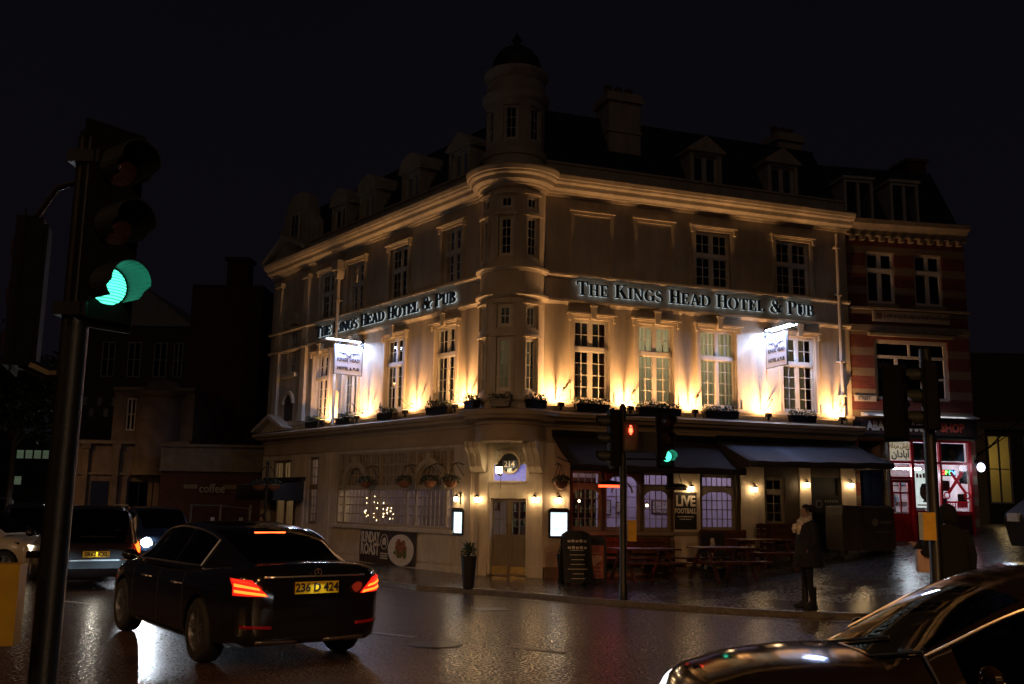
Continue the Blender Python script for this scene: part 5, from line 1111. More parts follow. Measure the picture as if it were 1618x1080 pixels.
def bench(s, out, L_, label):
    p, rz = on('R', s, out, 0); p = g2((p.x, p.y)); t = thing('bench', label, 'bench', p, rz, 'wooden benches against the pub wall'); m = MB()
    for i in range(3): m.box(-L_ / 2, L_ / 2, -.2 + i * .13, -.09 + i * .13, .42, .45)
    m.build('seat', wood, t); m = MB()
    for i in range(3): m.box(-L_ / 2, L_ / 2, .21, .24, .52 + i * .13, .63 + i * .13)
    m.build('backrest', wood, t)
    for x in (-L_ / 2 + .1, L_ / 2 - .1): m = MB(); m.box(x - .03, x + .03, -.18, -.12, 0, .42); m.box(x - .03, x + .03, .14, .208, 0, .9); m.box(x - .03, x + .03, -.18, .2, .36, .418); m.build('leg', wood, t)
bench(3.0, .45, 2.2, 'dark wooden bench against the wall below the arched window'); bench(5.55, .45, 1.3, 'dark wooden bench against the wall below the wide lilac window'); bench(7.15, .6, 1.5, 'dark wooden bench below the small paned window under the far awning')
# screens of dark horizontal boards between tables (windbreak)
p, rz = on('R', 4.62, 1.3, 0); p = g2((p.x, p.y)); t = thing('poster_stand', 'low poster stand with a white and yellow printed player beside the picnic tables', 'poster stand', p, rz)
m = MB(); m.box(-.30, .30, -.02, .02, .05, .95); m.box(-.28, -.22, -.15, .15, 0, .05); m.box(.22, .28, -.15, .15, 0, .05); m.build('board', black, t)
m = MB(); m.prism([(-.12, .2), (-.02, .2), (.0, .45), (.06, .62), (.02, .82), (-.06, .82), (-.08, .62), (-.14, .45)], -.026, -.0205); m.prism([(-.26, .14), (-.18, .12), (-.12, .3), (-.2, .34)], -.029, -.0265); m.build('printed_figure', mat('print_white', (.42, .38, .32), .6, var=.5, scale=20), t)
m = MB(); m.prism([(.0, .14), (.28, .14), (.27, .3), (.2, .42), (.14, .3), (.08, .34), (.02, .2)], -.027, -.021); m.build('printed_patch', mat('print_yellow', (.36, .30, .03), .6, var=.5, scale=20), t)
# wheeled cabinet under a dark cover
p, rz = on('R', 8.75, 1.25, 0); p = g2((p.x, p.y)); t = thing('covered_cabinet', 'chest high wheeled cabinet under a dark creased cover near the blue door', 'cabinet', p, rz)
m = MB(); rows = []
for z, e in ((.12, .0), (.5, .01), (.95, .0), (1.12, -.01), (1.17, -.06)):
    r = [(-.75 - e, -.32 - e), (-.25, -.34 - e), (.3, -.32 - e), (.75 + e, -.32 - e), (.76 + e, .3), (-.76 - e, .3)]; rows.append([(x + random.uniform(-.012, .012), y + random.uniform(-.012, .012), z + (random.uniform(-.02, .02) if z > 1 else 0)) for x, y in r])
m.grid(rows, close=True); m.add(rows[-1], [tuple(range(6))]); m.build('cover', mat('cover_cloth', (.045, .035, .032), .55, var=.3, scale=4, bump=.5, bscale=7), t)
m = MB(); f = random.Random(3)
m.prism([(.16 + .09 * cos(2 * pi * k / 12), .78 + .09 * sin(2 * pi * k / 12)) for k in range(12)], -.352, -.345)
for i in range(5): m.box(.3 + i * .07, .35 + i * .07, -.352, -.345, .76, .76 + f.uniform(.04, .08))
m.box(.15, .6, -.352, -.345, .55, .57); m.build('printed_mark', mat('mark_grey', (.16, .15, .14), .7), t)
for x in (-.65, .65):
    for y in (-.26, .26): m = MB(); m.lathe([(0, -.02), (.06, -.02), (.06, .02), (0, .02)], (x, y, .06), 12, 'x'); m.box(x - .01, x + .01, y - .01, y + .01, .06, .14); m.build('castor', rubber, t)
p, rz = on('R', 8.72, .03, 1.62); t = thing('chalk_board', 'black wall board with a round mark and chalk letters between the two farthest lanterns', 'board', p, rz)
m = MB(); m.box(-.42, .42, -.015, .02, 0, .42); m.build('board', black, t); m = MB(); N = 16; ar = lambda r: [(-.24 + r * cos(2 * pi * k / N), .21 + r * sin(2 * pi * k / N)) for k in range(N + 1)]; m.prism(ar(.10)[:-1] + [ar(.10)[0]] + ar(.08)[::-1], -.019, -.016)
for i in range(6): m.box(-.06 + i * .07, -.02 + i * .07, -.019, -.016, .25, .31); m.box(-.05 + i * .06, -.02 + i * .06, -.019, -.016, .12, .16)
m.build('chalk_marks', mat('chalk_dim', (.2, .19, .17), .8, var=.3), t)
# black post with two hanging baskets on the left pavement
p, rz = on('L', -8.9, 1.7, 0); t = thing('basket_post', 'slim black post carrying two flower baskets outside the left part of the pub', 'post', Vector((p.x, p.y, 0)), rz)
m = MB(); m.tube([(0, 0, 0), (0, 0, 2.75)], .04, 8); m.lathe([(.08, 0), (.07, .1), (.04, .14)], n=8); m.lathe([(.04, 2.7), (.06, 2.75), (0, 2.85)], n=8); m.build('pole', blackm, t)
m = MB(); m.tube([(-.5, 0, 2.45), (-.25, 0, 2.62), (0, 0, 2.6), (.25, 0, 2.62), (.5, 0, 2.45)], .014, 6); m.build('basket_arm', blackm, t)
for x, n in ((-.5, 'left'), (.5, 'right')): v = Vector((x * cos(rz), x * sin(rz), 0)); basket(Vector((p.x, p.y, 2.12)) + v, 'flower basket on the %s arm of the slim black post' % n, r=.19, up=.33)

# ------------------------------------------------------------------ traffic lights
sigblack = mat('signal_black', (.003, .003, .003), .7, var=.3, spec=.15); greenl = lit('signal_green', (.10, 1.0, .62), 16); nn_ = greenl.node_tree; tc_ = nn_.nodes.new('ShaderNodeTexCoord'); wv_ = nn_.nodes.new('ShaderNodeTexWave'); wv_.bands_direction = 'Z'; wv_.inputs['Scale'].default_value = 22; nn_.links.new(tc_.outputs['Object'], wv_.inputs['Vector'])
mr_ = nn_.nodes.new('ShaderNodeMapRange'); mr_.inputs[3].default_value = .45; mr_.inputs[4].default_value = 2.6; nn_.links.new(wv_.outputs['Fac'], mr_.inputs[0]); nn_.links.new(mr_.outputs[0], nn_.nodes['Principled BSDF'].inputs['Emission Strength']); redman = lit('signal_red_man', (1, .05, .02), 12)
lensoff = mat('unlit_lens', (.05, .02, .012), .15, var=.3, scale=40, bump=.3, bscale=80)
def head(t, loc, az, lit_i=None, sc=1., n=3, board=True, hood=True):
    rz = pi - az
    R = Matrix.Translation(loc) @ Matrix.Rotation(rz, 4, 'Z') @ Matrix.Scale(sc, 4)
    def put(m, name, mm, par=None, **k):
        m.v = [tuple(R @ Vector(p)) for p in m.v]; return m.build(name, mm, par or t, **k)
    sp = .32; H = n * sp; m = MB()
    m.box(-.14, .14, 0, .17, -.02, H + .04); m.box(-.12, .12, .17, .20, .0, H)
    if board: m.box(-.17, .17, .05, .062, -.06, H + .08)
    b_ = put(m, 'signal_head', sigblack); 
    for i in range(n):
        z = sp * (i + .5); l_ = MB(); l_.lathe([(.0, -.035), (.06, -.028), (.098, -.004), (.098, .0)], (0, 0, z), 20, 'y', 0); put(l_, 'lens', greenl if (lit_i == i and i == 0) else lensoff, b_, smooth=True)
        if hood:
            h = MB(); h.lathe([(.112, .0), (.112, -.22)], (0, 0, z), 20, 'y', sweep=radians(268), a0=radians(-44)); hb = h
            # cut the far end of the hood on a slant
            h.v = [(x, y * (1 if zz > z - .02 else .75), zz) for x, y, zz in h.v]
            q = put(h, 'visor', mat_visor, b_); s_ = q.modifiers.new('thick', 'SOLIDIFY'); s_.thickness = .004
        if lit_i == i:
            p = R @ Vector((0, -.10, z)); LT('POINT', 'signal_lamp', t, p, (.6 if sc == 1 else .22), (.05, 1, .55), .05)
    return b_
mat_visor = mat('visor_black', (.016, .02, .018), .5, var=.3, scale=12, bump=.15)
def button_box(t, x, y, z, rz, h_=.30):
    m = MB(); Rm = Matrix.Translation((x, y, z)) @ Matrix.Rotation(rz, 4, 'Z'); m.box(-.075, .075, -.10, .02, 0, h_); m.v = [tuple(Rm @ Vector(p)) for p in m.v]; b_ = m.build('push_button_box', yellowm, t)
    m = MB(); m.box(-.05, .05, .02, .026, .03, h_ * .45); m.v = [tuple(Rm @ Vector(p)) for p in m.v]; m.build('button_panel', blackm, b_)
def pole(t, h_, r, cap=True, lines=True):
    m = MB(); m.lathe([(r * 1.25, 0), (r * 1.25, .25), (r, .28), (r, h_), (r * 1.05, h_ + .01), (r * .6, h_ + .05), (0, h_ + .06)], n=20); m.build('pole', wetblack, t, smooth=True)
# near one
t = thing('traffic_light', 'large near traffic light with green lens lit, at the left edge of the view', 'traffic light', (-2.02, 4.4, -.03))
pole(t, 3.44, .060)
head(t, (.13, .02, 2.60), radians(128), 0, .90)
head(t, (-.36, .10, 2.38), radians(250), None, .70, 3, hood=False)
m = MB()
for z in (2.62, 3.35): m.tube([(0, 0, z), (.10, .04, z)], .025, 8); m.box(-.075, .075, -.075, .075, z - .03, z + .03); m.build('bracket', wetblack, t); m = MB()
m.tube([(-.02, 0, 3.25), (-.16, .03, 3.22), (-.28, .06, 3.05), (-.33, .08, 2.9)], .014, 8); m.build('cable', wetblack, t); m = MB(); m.tube([(-.3, .1, 2.4), (-.1, .03, 2.32), (0, 0, 2.32)], .03, 8); m.build('bracket', wetblack, t)
button_box(t, -.18, -.04, 1.14, radians(12), .34)
m = MB(); m.box(-.115, -.06, -.02, .02, 1.5, 1.53); m.build('clamp', blackm, t)
# middle one
z0 = hgt(2.06, 17.75) + .06; t = thing('traffic_light', 'slim traffic light on the pavement with red man and green signal on right arm', 'traffic light', (2.06, 17.75, z0))
pole(t, 3.45, .062)
head(t, (-.26, .0, 2.38), radians(262), None, 1., 3); head(t, (.80, .0, 2.40), radians(163), 0, 1.0, 3)
for a_, z_ in ((.86, 2.5), (.86, 3.3), (-.2, 2.5), (-.2, 3.2)): m = MB(); m.tube([(a_, .03, z_), (0, .01, z_)], .022, 6); m.build('bracket', blackm, t)
m = MB(); m.box(-.02, .26, -.20, -.06, 2.62, 3.16); b_ = m.build('pedestrian_signal', black, t)
for zz in (2.66, 2.92): m = MB(); m.box(.01, .23, -.206, -.2, zz, zz + .2); m.build('signal_window', lensoff, b_)
m = MB(); N = 8; m.prism([(.12 + .02 * cos(2 * pi * k / N), 3.08 + .02 * sin(2 * pi * k / N)) for k in range(N)], -.212, -.208); m.prism([(.09, 3.05), (.15, 3.05), (.155, 2.97), (.135, 2.97), (.135, 2.93), (.105, 2.93), (.105, 2.97), (.085, 2.97)], -.212, -.208); m.build('red_man', redman, b_); LT('POINT', 'signal_lamp', t, (.12, -.3, 3.0), .8, (1, .05, .02), .03)
m = MB(); m.box(.2, .62, -.02, .04, 2.62, 3.0); m.build('backing_board', black, t)
button_box(t, .15, -.03, 1.03, 0, .37)
# right one
t = thing('traffic_light', 'dark unlit traffic light pole on the right beside the person in black', 'traffic light', (5.02, 11.6, -.03))
pole(t, 3.68, .07)
head(t, (-.33, .10, 2.62), radians(40), None, .85, 3, hood=True); head(t, (-.08, -.10, 2.72), radians(300), None, .8, 3, hood=True)
for z_ in (2.75, 3.35): m = MB(); m.tube([(0, 0, z_), (-.3, .1, z_)], .022, 6); m.build('bracket', blackm, t)
button_box(t, -.11, -.03, 1.42, 0, .32)

# ------------------------------------------------------------------ people
def skin_mesh(V_, E_, R_, lv=2, root=0):
    me = bpy.data.meshes.new('body'); me.from_pydata(V_, E_, []); o = bpy.data.objects.new('body', me); COL.objects.link(o)
    md = o.modifiers.new('skin', 'SKIN'); md.use_smooth_shade = True; md.branch_smoothing = .6
    for i, r in enumerate(R_):
        rr = r if isinstance(r, tuple) else (r, r); me.skin_vertices[0].data[i].radius = rr
    me.skin_vertices[0].data[root].use_root = True
    s_ = o.modifiers.new('sub', 'SUBSURF'); s_.levels = lv; s_.render_levels = lv
    dg = bpy.context.evaluated_depsgraph_get(); dg.update(); m2 = bpy.data.meshes.new_from_object(o.evaluated_get(dg))
    bpy.data.objects.remove(o); return m2
skinm = mat('skin', (.42, .25, .17), .5, var=.08); hairm = mat('dark_hair', (.02, .012, .008), .5, var=.4, scale=30, bump=.4)
def figure(t, elbL, wrL, elbR, wrR, seated=False, cloth=None, fingers=('L', 'R')):
    """one continuous body facing -y; returns the body object"""
    P_ = .93 if not seated else .50
    V_ = [(0, 0, P_), (0, .01, P_ + .2), (0, 0, P_ + .38), (0, .01, P_ + .52), (0, -.005, P_ + .59), (0, -.015, P_ + .655), (0, 0, P_ + .725)]
    R_ = [(.14, .11), (.12, .10), (.14, .10), (.052, .052), (.062, .075), (.078, .095), (.06, .07)]
    E_ = [(i, i + 1) for i in range(6)]
    def add(p, r, par): V_.append(p); R_.append(r); E_.append((par, len(V_) - 1)); return len(V_) - 1
    nose = add((0, -.10, P_ + .635), .014, 5)
    tips = {}
    for sg, el, wr, nm in ((-1, elbL, wrL, 'L'), (1, elbR, wrR, 'R')):
        sh = add((sg * .165, .0, P_ + .44), .062, 2); e = add(el, .043, sh); w_ = add(wr, .028, e); d = (Vector(wr) - Vector(el)).normalized()
        pm = Vector(wr) + d * .06; pi_ = add(tuple(pm), (.036, .02), w_)
        side = d.cross(Vector((0, 0, 1))).normalized() if abs(d.z) < .9 else Vector((0, 1, 0)); nrm = d.cross(side).normalized()
        for k, (o_, ln) in enumerate(((-.028, .055), (-.010, .068), (.010, .072), (.028, .062))):
            a = add(tuple(pm + side * o_ + d * .03), .0095, pi_); b_ = add(tuple(pm + side * o_ + d * (.03 + ln * .55) + nrm * .008), .0085, a); add(tuple(pm + side * o_ * .95 + d * (.03 + ln * .85) + nrm * .03), .007, b_)
        a = add(tuple(Vector(wr) + d * .025 - side * .035), .011, w_); add(tuple(Vector(wr) + d * .07 - side * .05 + nrm * .02), .008, a)
    for sg in (-1, 1):
        if seated: h = add((sg * .09, -.02, P_), .085, 0); k_ = add((sg * .11, -.42, P_ + .02), .056, h); an = add((sg * .11, -.40, .09), .04, k_); add((sg * .11, -.53, .04), .036, an)
        else: h = add((sg * .085, 0, P_ - .05), .088, 0); k_ = add((sg * .09, -.015, .50), .056, h); an = add((sg * .085, .03 * sg, .09), .040, k_); add((sg * .095, -.13 + .03 * sg, .035), .036, an)
    me = skin_mesh(V_, E_, R_, 2)
    for m_ in (skinm, cloth or black): me.materials.append(m_)
    for p in me.polygons: c = p.center; hd = c.z > P_ + .50; hand = False; 
    for p in me.polygons:
        c = p.center; hd = c.z > P_ + .48 and abs(c.x) < .12; hand = min((c - Vector(wrL)).length, (c - Vector(wrR)).length) < .16 and min((c - Vector(elbL)).length - .05, (c - Vector(elbR)).length - .05) > .14
        p.material_index = 0 if (hd or hand) else 1
    # eyes, ears, mouth as small surface forms of the same mesh
    bm = bmesh.new(); bm.from_mesh(me)
    for x, y, z, r in ((-.03, -.088, P_ + .665, .009), (.03, -.088, P_ + .665, .009), (-.082, .0, P_ + .65, .016), (.082, .0, P_ + .65, .016)):
        ret = bmesh.ops.create_icosphere(bm, subdivisions=1, radius=r, matrix=Matrix.Translation((x, y, z)))
        if r < .01:
            for v in ret['verts']:
                for f in v.link_faces: f.material_index = 1
    bm.to_mesh(me); bm.free()
    for p in me.polygons: p.use_smooth = True
    o = bpy.data.objects.new('body', me); link(o, t); return o, P_
def ringcloth(m, rings, n=20, wr=.006):
    rows = []
    for z, rx, ry, cx, cy in rings: rows.append([(cx + rx * cos(2 * pi * k / n) * (1 + wr * 3 * sin(5 * k + z * 9)), cy + ry * sin(2 * pi * k / n) * (1 + wr * 3 * cos(4 * k - z * 7)), z) for k in range(n)])
    m.grid(rows, close=True)
def garment(t, m, name, mm):
    o = m.build(name, mm, t, smooth=True); s_ = o.modifiers.new('thick', 'SOLIDIFY'); s_.thickness = .008; u = o.modifiers.new('sub', 'SUBSURF'); u.levels = 1; u.render_levels = 1; return o
# woman with scarf
wz = hgt(5.02, 16.6) + .06; t = thing('person', 'woman in dark knee length coat and pale scarf standing side on at the kerb', 'person', (5.02, 16.6, wz), radians(-80))
coatm = mat('charcoal_coat', (.022, .020, .020), .8, var=.3, scale=25, bump=.3); b_, P_ = figure(t, (-.235, .04, 1.10), (-.17, -.05, .97), (.235, .03, 1.10), (.17, -.05, .97), cloth=mat('dark_jeans', (.012, .014, .02), .8))
m = MB(); ringcloth(m, [(.66, .255, .26, 0, .03), (.75, .25, .25, 0, .025), (.92, .235, .225, 0, .02), (1.08, .215, .195, 0, .02), (1.22, .22, .185, 0, .015), (1.34, .215, .165, 0, .015), (1.42, .155, .12, 0, .01), (1.46, .075, .075, 0, .01)]); garment(t, m, 'coat', coatm)
for sg in (-1, 1): m = MB(); m.tube([(sg * .16, 0, 1.39), (sg * .205, .015, 1.27), (sg * .242, .035, 1.11), (sg * .235, .0, 1.04), (sg * .215, -.05, .97)], [.072, .066, .058, .054, .056], 12); m.build('sleeve', coatm, t, smooth=True)
m = MB(); N = 22
for j, (z, r, q) in enumerate(((1.455, .075, .036), (1.415, .088, .042), (1.375, .08, .034))): m.tube([(r * cos(2 * pi * k / N) * 1.1, -.01 + r * sin(2 * pi * k / N) - .02 * j, z + .02 * sin(2 * pi * k / N) + .01 * sin(k * 2.3 + j)) for k in range(N + 1)], q, 8)
m.tube([(-.03, -.12, 1.36), (-.04, -.19, 1.33), (-.02, -.21, 1.28), (-.03, -.20, 1.22)], [.035, .045, .042, .026], 8); m.tube([(.04, -.10, 1.36), (.05, -.16, 1.29), (.05, -.17, 1.20)], [.035, .04, .024], 8)
m.build('scarf', mat('pale_scarf', (.82, .72, .56), .9, var=.2, scale=20, bump=.7, bscale=30), t, smooth=True)
m = MB(); rows = []
for i in range(9):
    ph = pi * .62 * i / 8; rows.append([(.092 * sin(ph) * cos(2 * pi * k / 16), .012 + .112 * sin(ph) * sin(2 * pi * k / 16) * (1 if sin(2 * pi * k / 16) > 0 else (.86 if i < 5 else .35)), 1.605 + .10 * cos(ph)) for k in range(16)])
m.grid(rows, close=True); m.blob((0, .125, 1.64), .062, jit=.06, n=8); m.build('hair', hairm, t, smooth=True)
for sg in (-1, 1): m = MB(); m.box(sg * .09 - .045, sg * .09 + .045, -.17 + .03 * sg, .07 + .03 * sg, 0, .05); m.lathe([(.055, .04), (.052, .3), (.058, .34)], (sg * .087, .03 * sg + .012, 0), 12); m.build('boot', black, t, smooth=True)
# person in black
bz = hgt(5.78, 13.0); t = thing('person', 'person in a long black hooded coat seen from behind beside the right hand pole', 'person', (5.80, 13.0, -.03), radians(170))
figure(t, (.0 - .25, .0, 1.12), (-.27, -.08, .88), (.26, .02, 1.12), (.33, -.14, 1.20), cloth=black); t.scale = (1.07, 1.07, 1.07)
blk = mat('black_cloth', (.004, .004, .004), .95, var=.3, scale=12, bump=.4, bscale=9)
m = MB(); ringcloth(m, [(.08, .27, .24, 0, .02), (.35, .26, .23, 0, .02), (.7, .24, .21, 0, .01), (.95, .225, .18, 0, .0), (1.15, .215, .165, 0, 0), (1.32, .225, .155, 0, 0), (1.42, .17, .12, 0, 0), (1.48, .09, .09, 0, 0)], wr=.012); garment(t, m, 'long_coat', blk)
for sg in (-1, 1): m = MB(); m.tube([(sg * .17, 0, 1.39), (sg * .225, .0, 1.25), (sg * .26, .01, 1.12), (sg * (.29 if sg > 0 else .265), -.05, 1.14 if sg > 0 else .98), (sg * (.33 if sg > 0 else .27), -.12 if sg > 0 else -.05, 1.19 if sg > 0 else .90)], [.08, .072, .066, .06, .062], 12); m.build('sleeve', blk, t, smooth=True)
m = MB(); rows = []
for i in range(10):
    ph = pi * .80 * i / 9; rows.append([(.118 * sin(ph) * cos(2 * pi * k / 16) * (1 + .25 * (i > 7)), .02 + .135 * sin(ph) * sin(2 * pi * k / 16) * (1 if sin(2 * pi * k / 16) > 0 else .55), 1.60 + .135 * cos(ph)) for k in range(16)])
m.grid(rows, close=True); m.build('hood', blk, t, smooth=True); m = MB(); [(m := MB(), m.box(sg * .085 - .045, sg * .085 + .045, -.17, .08, 0, .07), m.build('shoe', black, t)) for sg in (-1, 1)]
hx = 5.86 + (.33 * cos(radians(170)) + .02 * sin(radians(170))); t = thing('carrier_bag', 'pale pinkish paper carrier bag held by the person in black', 'bag', (hx - .02, 13.10, .92))
m = MB(); rows = [[(-.15 * k, -.06 * k, z), (.15 * k, -.06 * k, z), (.15 * k, .06 * k, z), (-.15 * k, .06 * k, z)] for z, k in ((0, .6), (.02, .68), (.2, .7), (.30, .66))]; m.grid(rows, close=True); m.add(rows[0], [(0, 1, 2, 3)]); m.build('bag_body', mat('paper_bag', (.55, .38, .32), .8, var=.12, bump=.3, bscale=8), t)
m = MB(); m.tube([(-.05, 0, .29), (-.03, 0, .34), (.03, 0, .34), (.05, 0, .29)], .006, 5); m.build('bag_handle', blk, t)
# person behind the bar, and seated silhouette at the left door
t = thing('person', 'person in white shirt standing inside the pub behind the window under the red heater', 'person', K + Vector(PR(2.25, 2.2, .06)), radians(30)); wsh = mat('white_shirt', (.55, .54, .58), .8, var=.1, bump=.2)
figure(t, (-.24, -.02, 1.12), (-.15, -.24, 1.12), (.24, -.02, 1.12), (.13, -.25, 1.14), cloth=wsh)
m = MB(); ringcloth(m, [(.90, .17, .13, 0, 0), (1.1, .16, .125, 0, 0), (1.3, .185, .13, 0, 0), (1.42, .13, .09, 0, 0)]); garment(t, m, 'shirt', wsh)
m = MB(); m.blob((0, .012, 1.62), .098, jit=.04, n=8, sz=(.95, 1, .85)); m.v = [(x, y + (.02 if z < 1.62 else 0), max(z, 1.585)) for x, y, z in m.v]; m.build('hair', hairm, t, smooth=True)
p = K + Vector(PL(-11.15, -.75, 0)); t = thing('person', 'seated person in dark coat silhouetted against the lit left side doorway', 'person', p, RZ_L + .4)
figure(t, (-.24, -.04, .70), (-.15, -.28, .62), (.24, -.04, .70), (.15, -.28, .62), seated=True, cloth=blk); m = MB(); ringcloth(m, [(.42, .2, .17, 0, 0), (.6, .18, .14, 0, 0), (.85, .2, .145, 0, 0), (.98, .13, .1, 0, 0)]); garment(t, m, 'coat', blk); m = MB(); m.blob((0, .012, 1.18), .10, jit=.05, n=8); m.build('hair', hairm, t, smooth=True)
t = thing('chair', 'dark cafe chair under the seated person at the left side doorway', 'chair', p, RZ_L + .4); m = MB(); m.box(-.21, .21, -.22, .2, .37, .41); m.build('seat', blackm, t)
m = MB(); m.box(-.21, .21, .21, .235, .6, .85); m.build('backrest', blackm, t)
for x in (-.19, .19):
    for y, h_ in ((-.2, .37), (.22, .86)): m = MB(); m.tube([(x, y, 0), (x, y, h_)], .012, 6); m.build('leg', blackm, t)
# ------------------------------------------------------------------ left background
def front(name, label, cat, x0, x1, y, z0, z1, mm, holes=(), depth=6, cornice=None, wmat=None, rot=0., roofm=None):
    t = thing(name, label, cat, (x0, y, 0), rot); W_ = x1 - x0
    m = wall(ident, 0, W_, z0, z1, [(a - x0, b - x0, c, d) for a, b, c, d in holes], depth=.15)
    for q in ([(0, 0), (0, depth)], [(0, depth), (W_, depth)], [(W_, depth), (W_, 0)]): a, b = q; m.quad((a[0], a[1], z0), (b[0], b[1], z0), (b[0], b[1], z1), (a[0], a[1], z1))
    m.build('wall', mm, t); m = MB(); m.quad((0, 0, z1 - .02), (W_, 0, z1 - .02), (W_, depth, z1 - .02), (0, depth, z1 - .02)); m.build('roof', roofm or slate, t)
    for a, b, c, d in holes:
        m = MB(); a -= x0; b -= x0
        for q in ((a, a + .07, c, d), (b - .07, b, c, d), (a + .07, b - .07, d - .07, d), (a + .07, b - .07, c, c + .06), ((a + b) / 2 - .03, (a + b) / 2 + .03, c + .06, d - .07)): m.box(q[0], q[1], .05, .1, q[2], q[3])
        m.box(a + .07, b - .07, .053, .097, (c + d) / 2 - .02, (c + d) / 2 + .02); o = m.build('window', wmat or whitew, t); m = MB(); m.grid([[(x, .08, z) for x in (a, b)] for z in (c, d)]); m.build('pane', winglass, o)
    if cornice:
        m = MB()
        for zz, o_, h_ in cornice: m.box(-.03, W_ + .03, -o_, .02, zz, zz + h_)
        m.build('cornice', stone, t)
    return t
stone2 = mat('sooty_stone', (.20, .15, .11), .8, var=.3, scale=2, bump=.4); brickd = brickmat('old_red_brick', (.10, .035, .02), (.07, .025, .016), (.06, .045, .035))
cafe = front('cafe_building', 'low dark brick building with pale parapet and the word coffee left of the pub', 'building', -12.95, -8.9, 36.2, -.1, 2.78, brickd, cornice=[(2.78, .04, .80), (3.583, .12, .10), (2.68, .08, .097)])
m = MB(); m.box(.9, 1.4, -.03, .0, 2.05, 2.2); m.box(2.35, 4.0, -.03, .0, 2.05, 2.2); m.build('stone_band', stone, cafe)
letter('lettering', 'coffee', mat('letter_grey', (.42, .38, .34), .5), cafe, (1.95, -.04, 2.05), .46, .85, .004, .02)
gate = thing('metal_gate', 'dark metal gate with grey top rail in front of the coffee building', 'gate', (-11.2, 34.6, -.1)); m = MB()
for i in range(22): m.box(i * .095, i * .095 + .018, 0, .018, .12, 1.5)
m.build('bars', blackm, gate); m = MB(); m.tube([(0, 0, 1.55), (.95, 0, 1.55), (2.08, 0, 1.45)], .035, 8); m.build('rail', greym, gate); m = MB(); m.tube([(0, 0, .1), (2.08, 0, .1)], .03, 8); m.build('rail', greym, gate)
for x in (0, 1.04, 2.08): m = MB(); m.box(x - .04, x + .04, -.03, .05, 0, 1.6); m.build('post', greym, gate)
for x in (.7, 1.7): m = MB(); m.box(x, x + .14, -.03, -.01, .95, 1.15); m.build('notice', shade_white, gate)
sb = front('bank_building', 'two storey stone fronted building with tall arched doors and curved bay at the left', 'building', -17.0, -12.6, 38.2, -.1, 3.9, stone2, holes=[(-14.9, -14.1, .0, 2.3), (-13.6, -12.9, .0, 2.3)], cornice=[(3.75, .16, .12), (2.55, .08, .08)], wmat=navy)
u = front('bank_upper_storey', 'upper part', 'x', -15.8, -12.6, 38.4, 3.9, 6.0, stone2, holes=[(-14.4, -13.9, 4.3, 5.6), (-15.3, -14.9, 4.3, 5.6)], cornice=[(5.9, .14, .12)]); u.parent = sb; u.location = (1.2, .2, 0); 
for k in ('label', 'category'): del u[k]
for c in list(u.children):
    c.parent = sb; c.location = (1.2, .2, 0)
bpy.data.objects.remove(u)
for i, xa in enumerate((2.5, 3.75)):
    m = MB(); N = 12; ar = lambda r: [(xa + r * cos(pi * k / N), 2.3 + r * .8 * sin(pi * k / N)) for k in range(N + 1)]
    m.prism(ar(.58) + ar(.42)[::-1], -.10, .02); m.box(xa - .58, xa - .42, -.08, .02, 0, 2.3); m.box(xa + .42, xa + .58, -.083, .02, 0, 2.3); m.build('door_arch', stone2, sb)
for xa in (.3, 1.5, 3.15): m = MB(); m.box(xa, xa + .22, -.14, .02, 0, 3.75); m.box(xa - .06, xa + .28, -.18, .02, 3.55, 3.745); m.build('pilaster', stone2, sb)
m = MB(); m.box(.65, 1.35, -.02, .05, 1.1, 2.3); m.build('window_panel', navy, sb)
m = MB(); m.lathe([(1.1, 2.55), (1.1, 2.7), (1.0, 2.75), (1.0, 5.6), (1.15, 5.7), (1.2, 5.85), (.9, 5.9), (.5, 6.3), (0, 6.4)], (3.0, .6, 0), 20); m.build('bay_turret', stone2, sb, smooth=True)
front('timber_gabled_building', 'tall half timbered building rising dark behind the stone fronted one', 'building', -21.5, -16.2, 48, -.1, 10.2, mat('timber_dark', (.05, .04, .03), .8), holes=[(-20.6, -19.9, 7.6, 9.4), (-19.3, -18.6, 7.6, 9.4), (-18.0, -17.3, 7.6, 9.4), (-17.0, -16.5, 7.6, 9.4)], wmat=mat('pale_panel', (.32, .30, .27), .8))
tb = bpy.data.objects[-1] if False else [o for o in bpy.data.objects if o.name.startswith('timber_gabled')][0]
pgm = mat('plaster_grey', (.26, .25, .23), .8, var=.2)
for i in range(14):
    for j in range(2):
        if (i + j) % 2: m = MB(); m.box(.2 + i * .36, .42 + i * .36, -.03, .0, 5.6 + j * .55, 6.0 + j * .55); m.build('plaster_panel', pgm, tb)
m = MB(); m.prism([(-.2, 10.2), (2.65, 12.3), (5.5, 10.2)], -.1, 6); m.build('gable', pgm, tb)
front('brick_block', 'tall plain dark red brick block directly left of the pub', 'building', -14.9, -11.6, 44, -.1, 11.5, brickd, depth=9)
m = MB(); bb_ = [o for o in bpy.data.objects if o.name == 'brick_block'][0]; m.box(1.4, 2.4, .5, 1.4, 11.5, 12.8); m.box(1.3, 2.5, .4, 1.5, 12.803, 12.95); m.build('chimney', brickd, bb_)
litoff = lit('office_window_lit', (.50, .70, .45), .09, .95, .9)
of = front('office_block', 'distant long office block with a few pale green lit windows', 'office block', -62, -41, 90, -.1, 7.5, mat('concrete_dark', (.05, .05, .055), .8), depth=12)
m = MB(); mo = MB()
for r, z in enumerate((5.0, 2.6)):
    for i in range(26):
        x = .4 + i * .8
        (m if random.random() < .28 else mo).box(x, x + .62, -.03, .0, z, z + .75)
m.build('lit_window', litoff, of)['kind'] = 'stuff'; mo.build('dark_window', darkin, of)['kind'] = 'stuff'
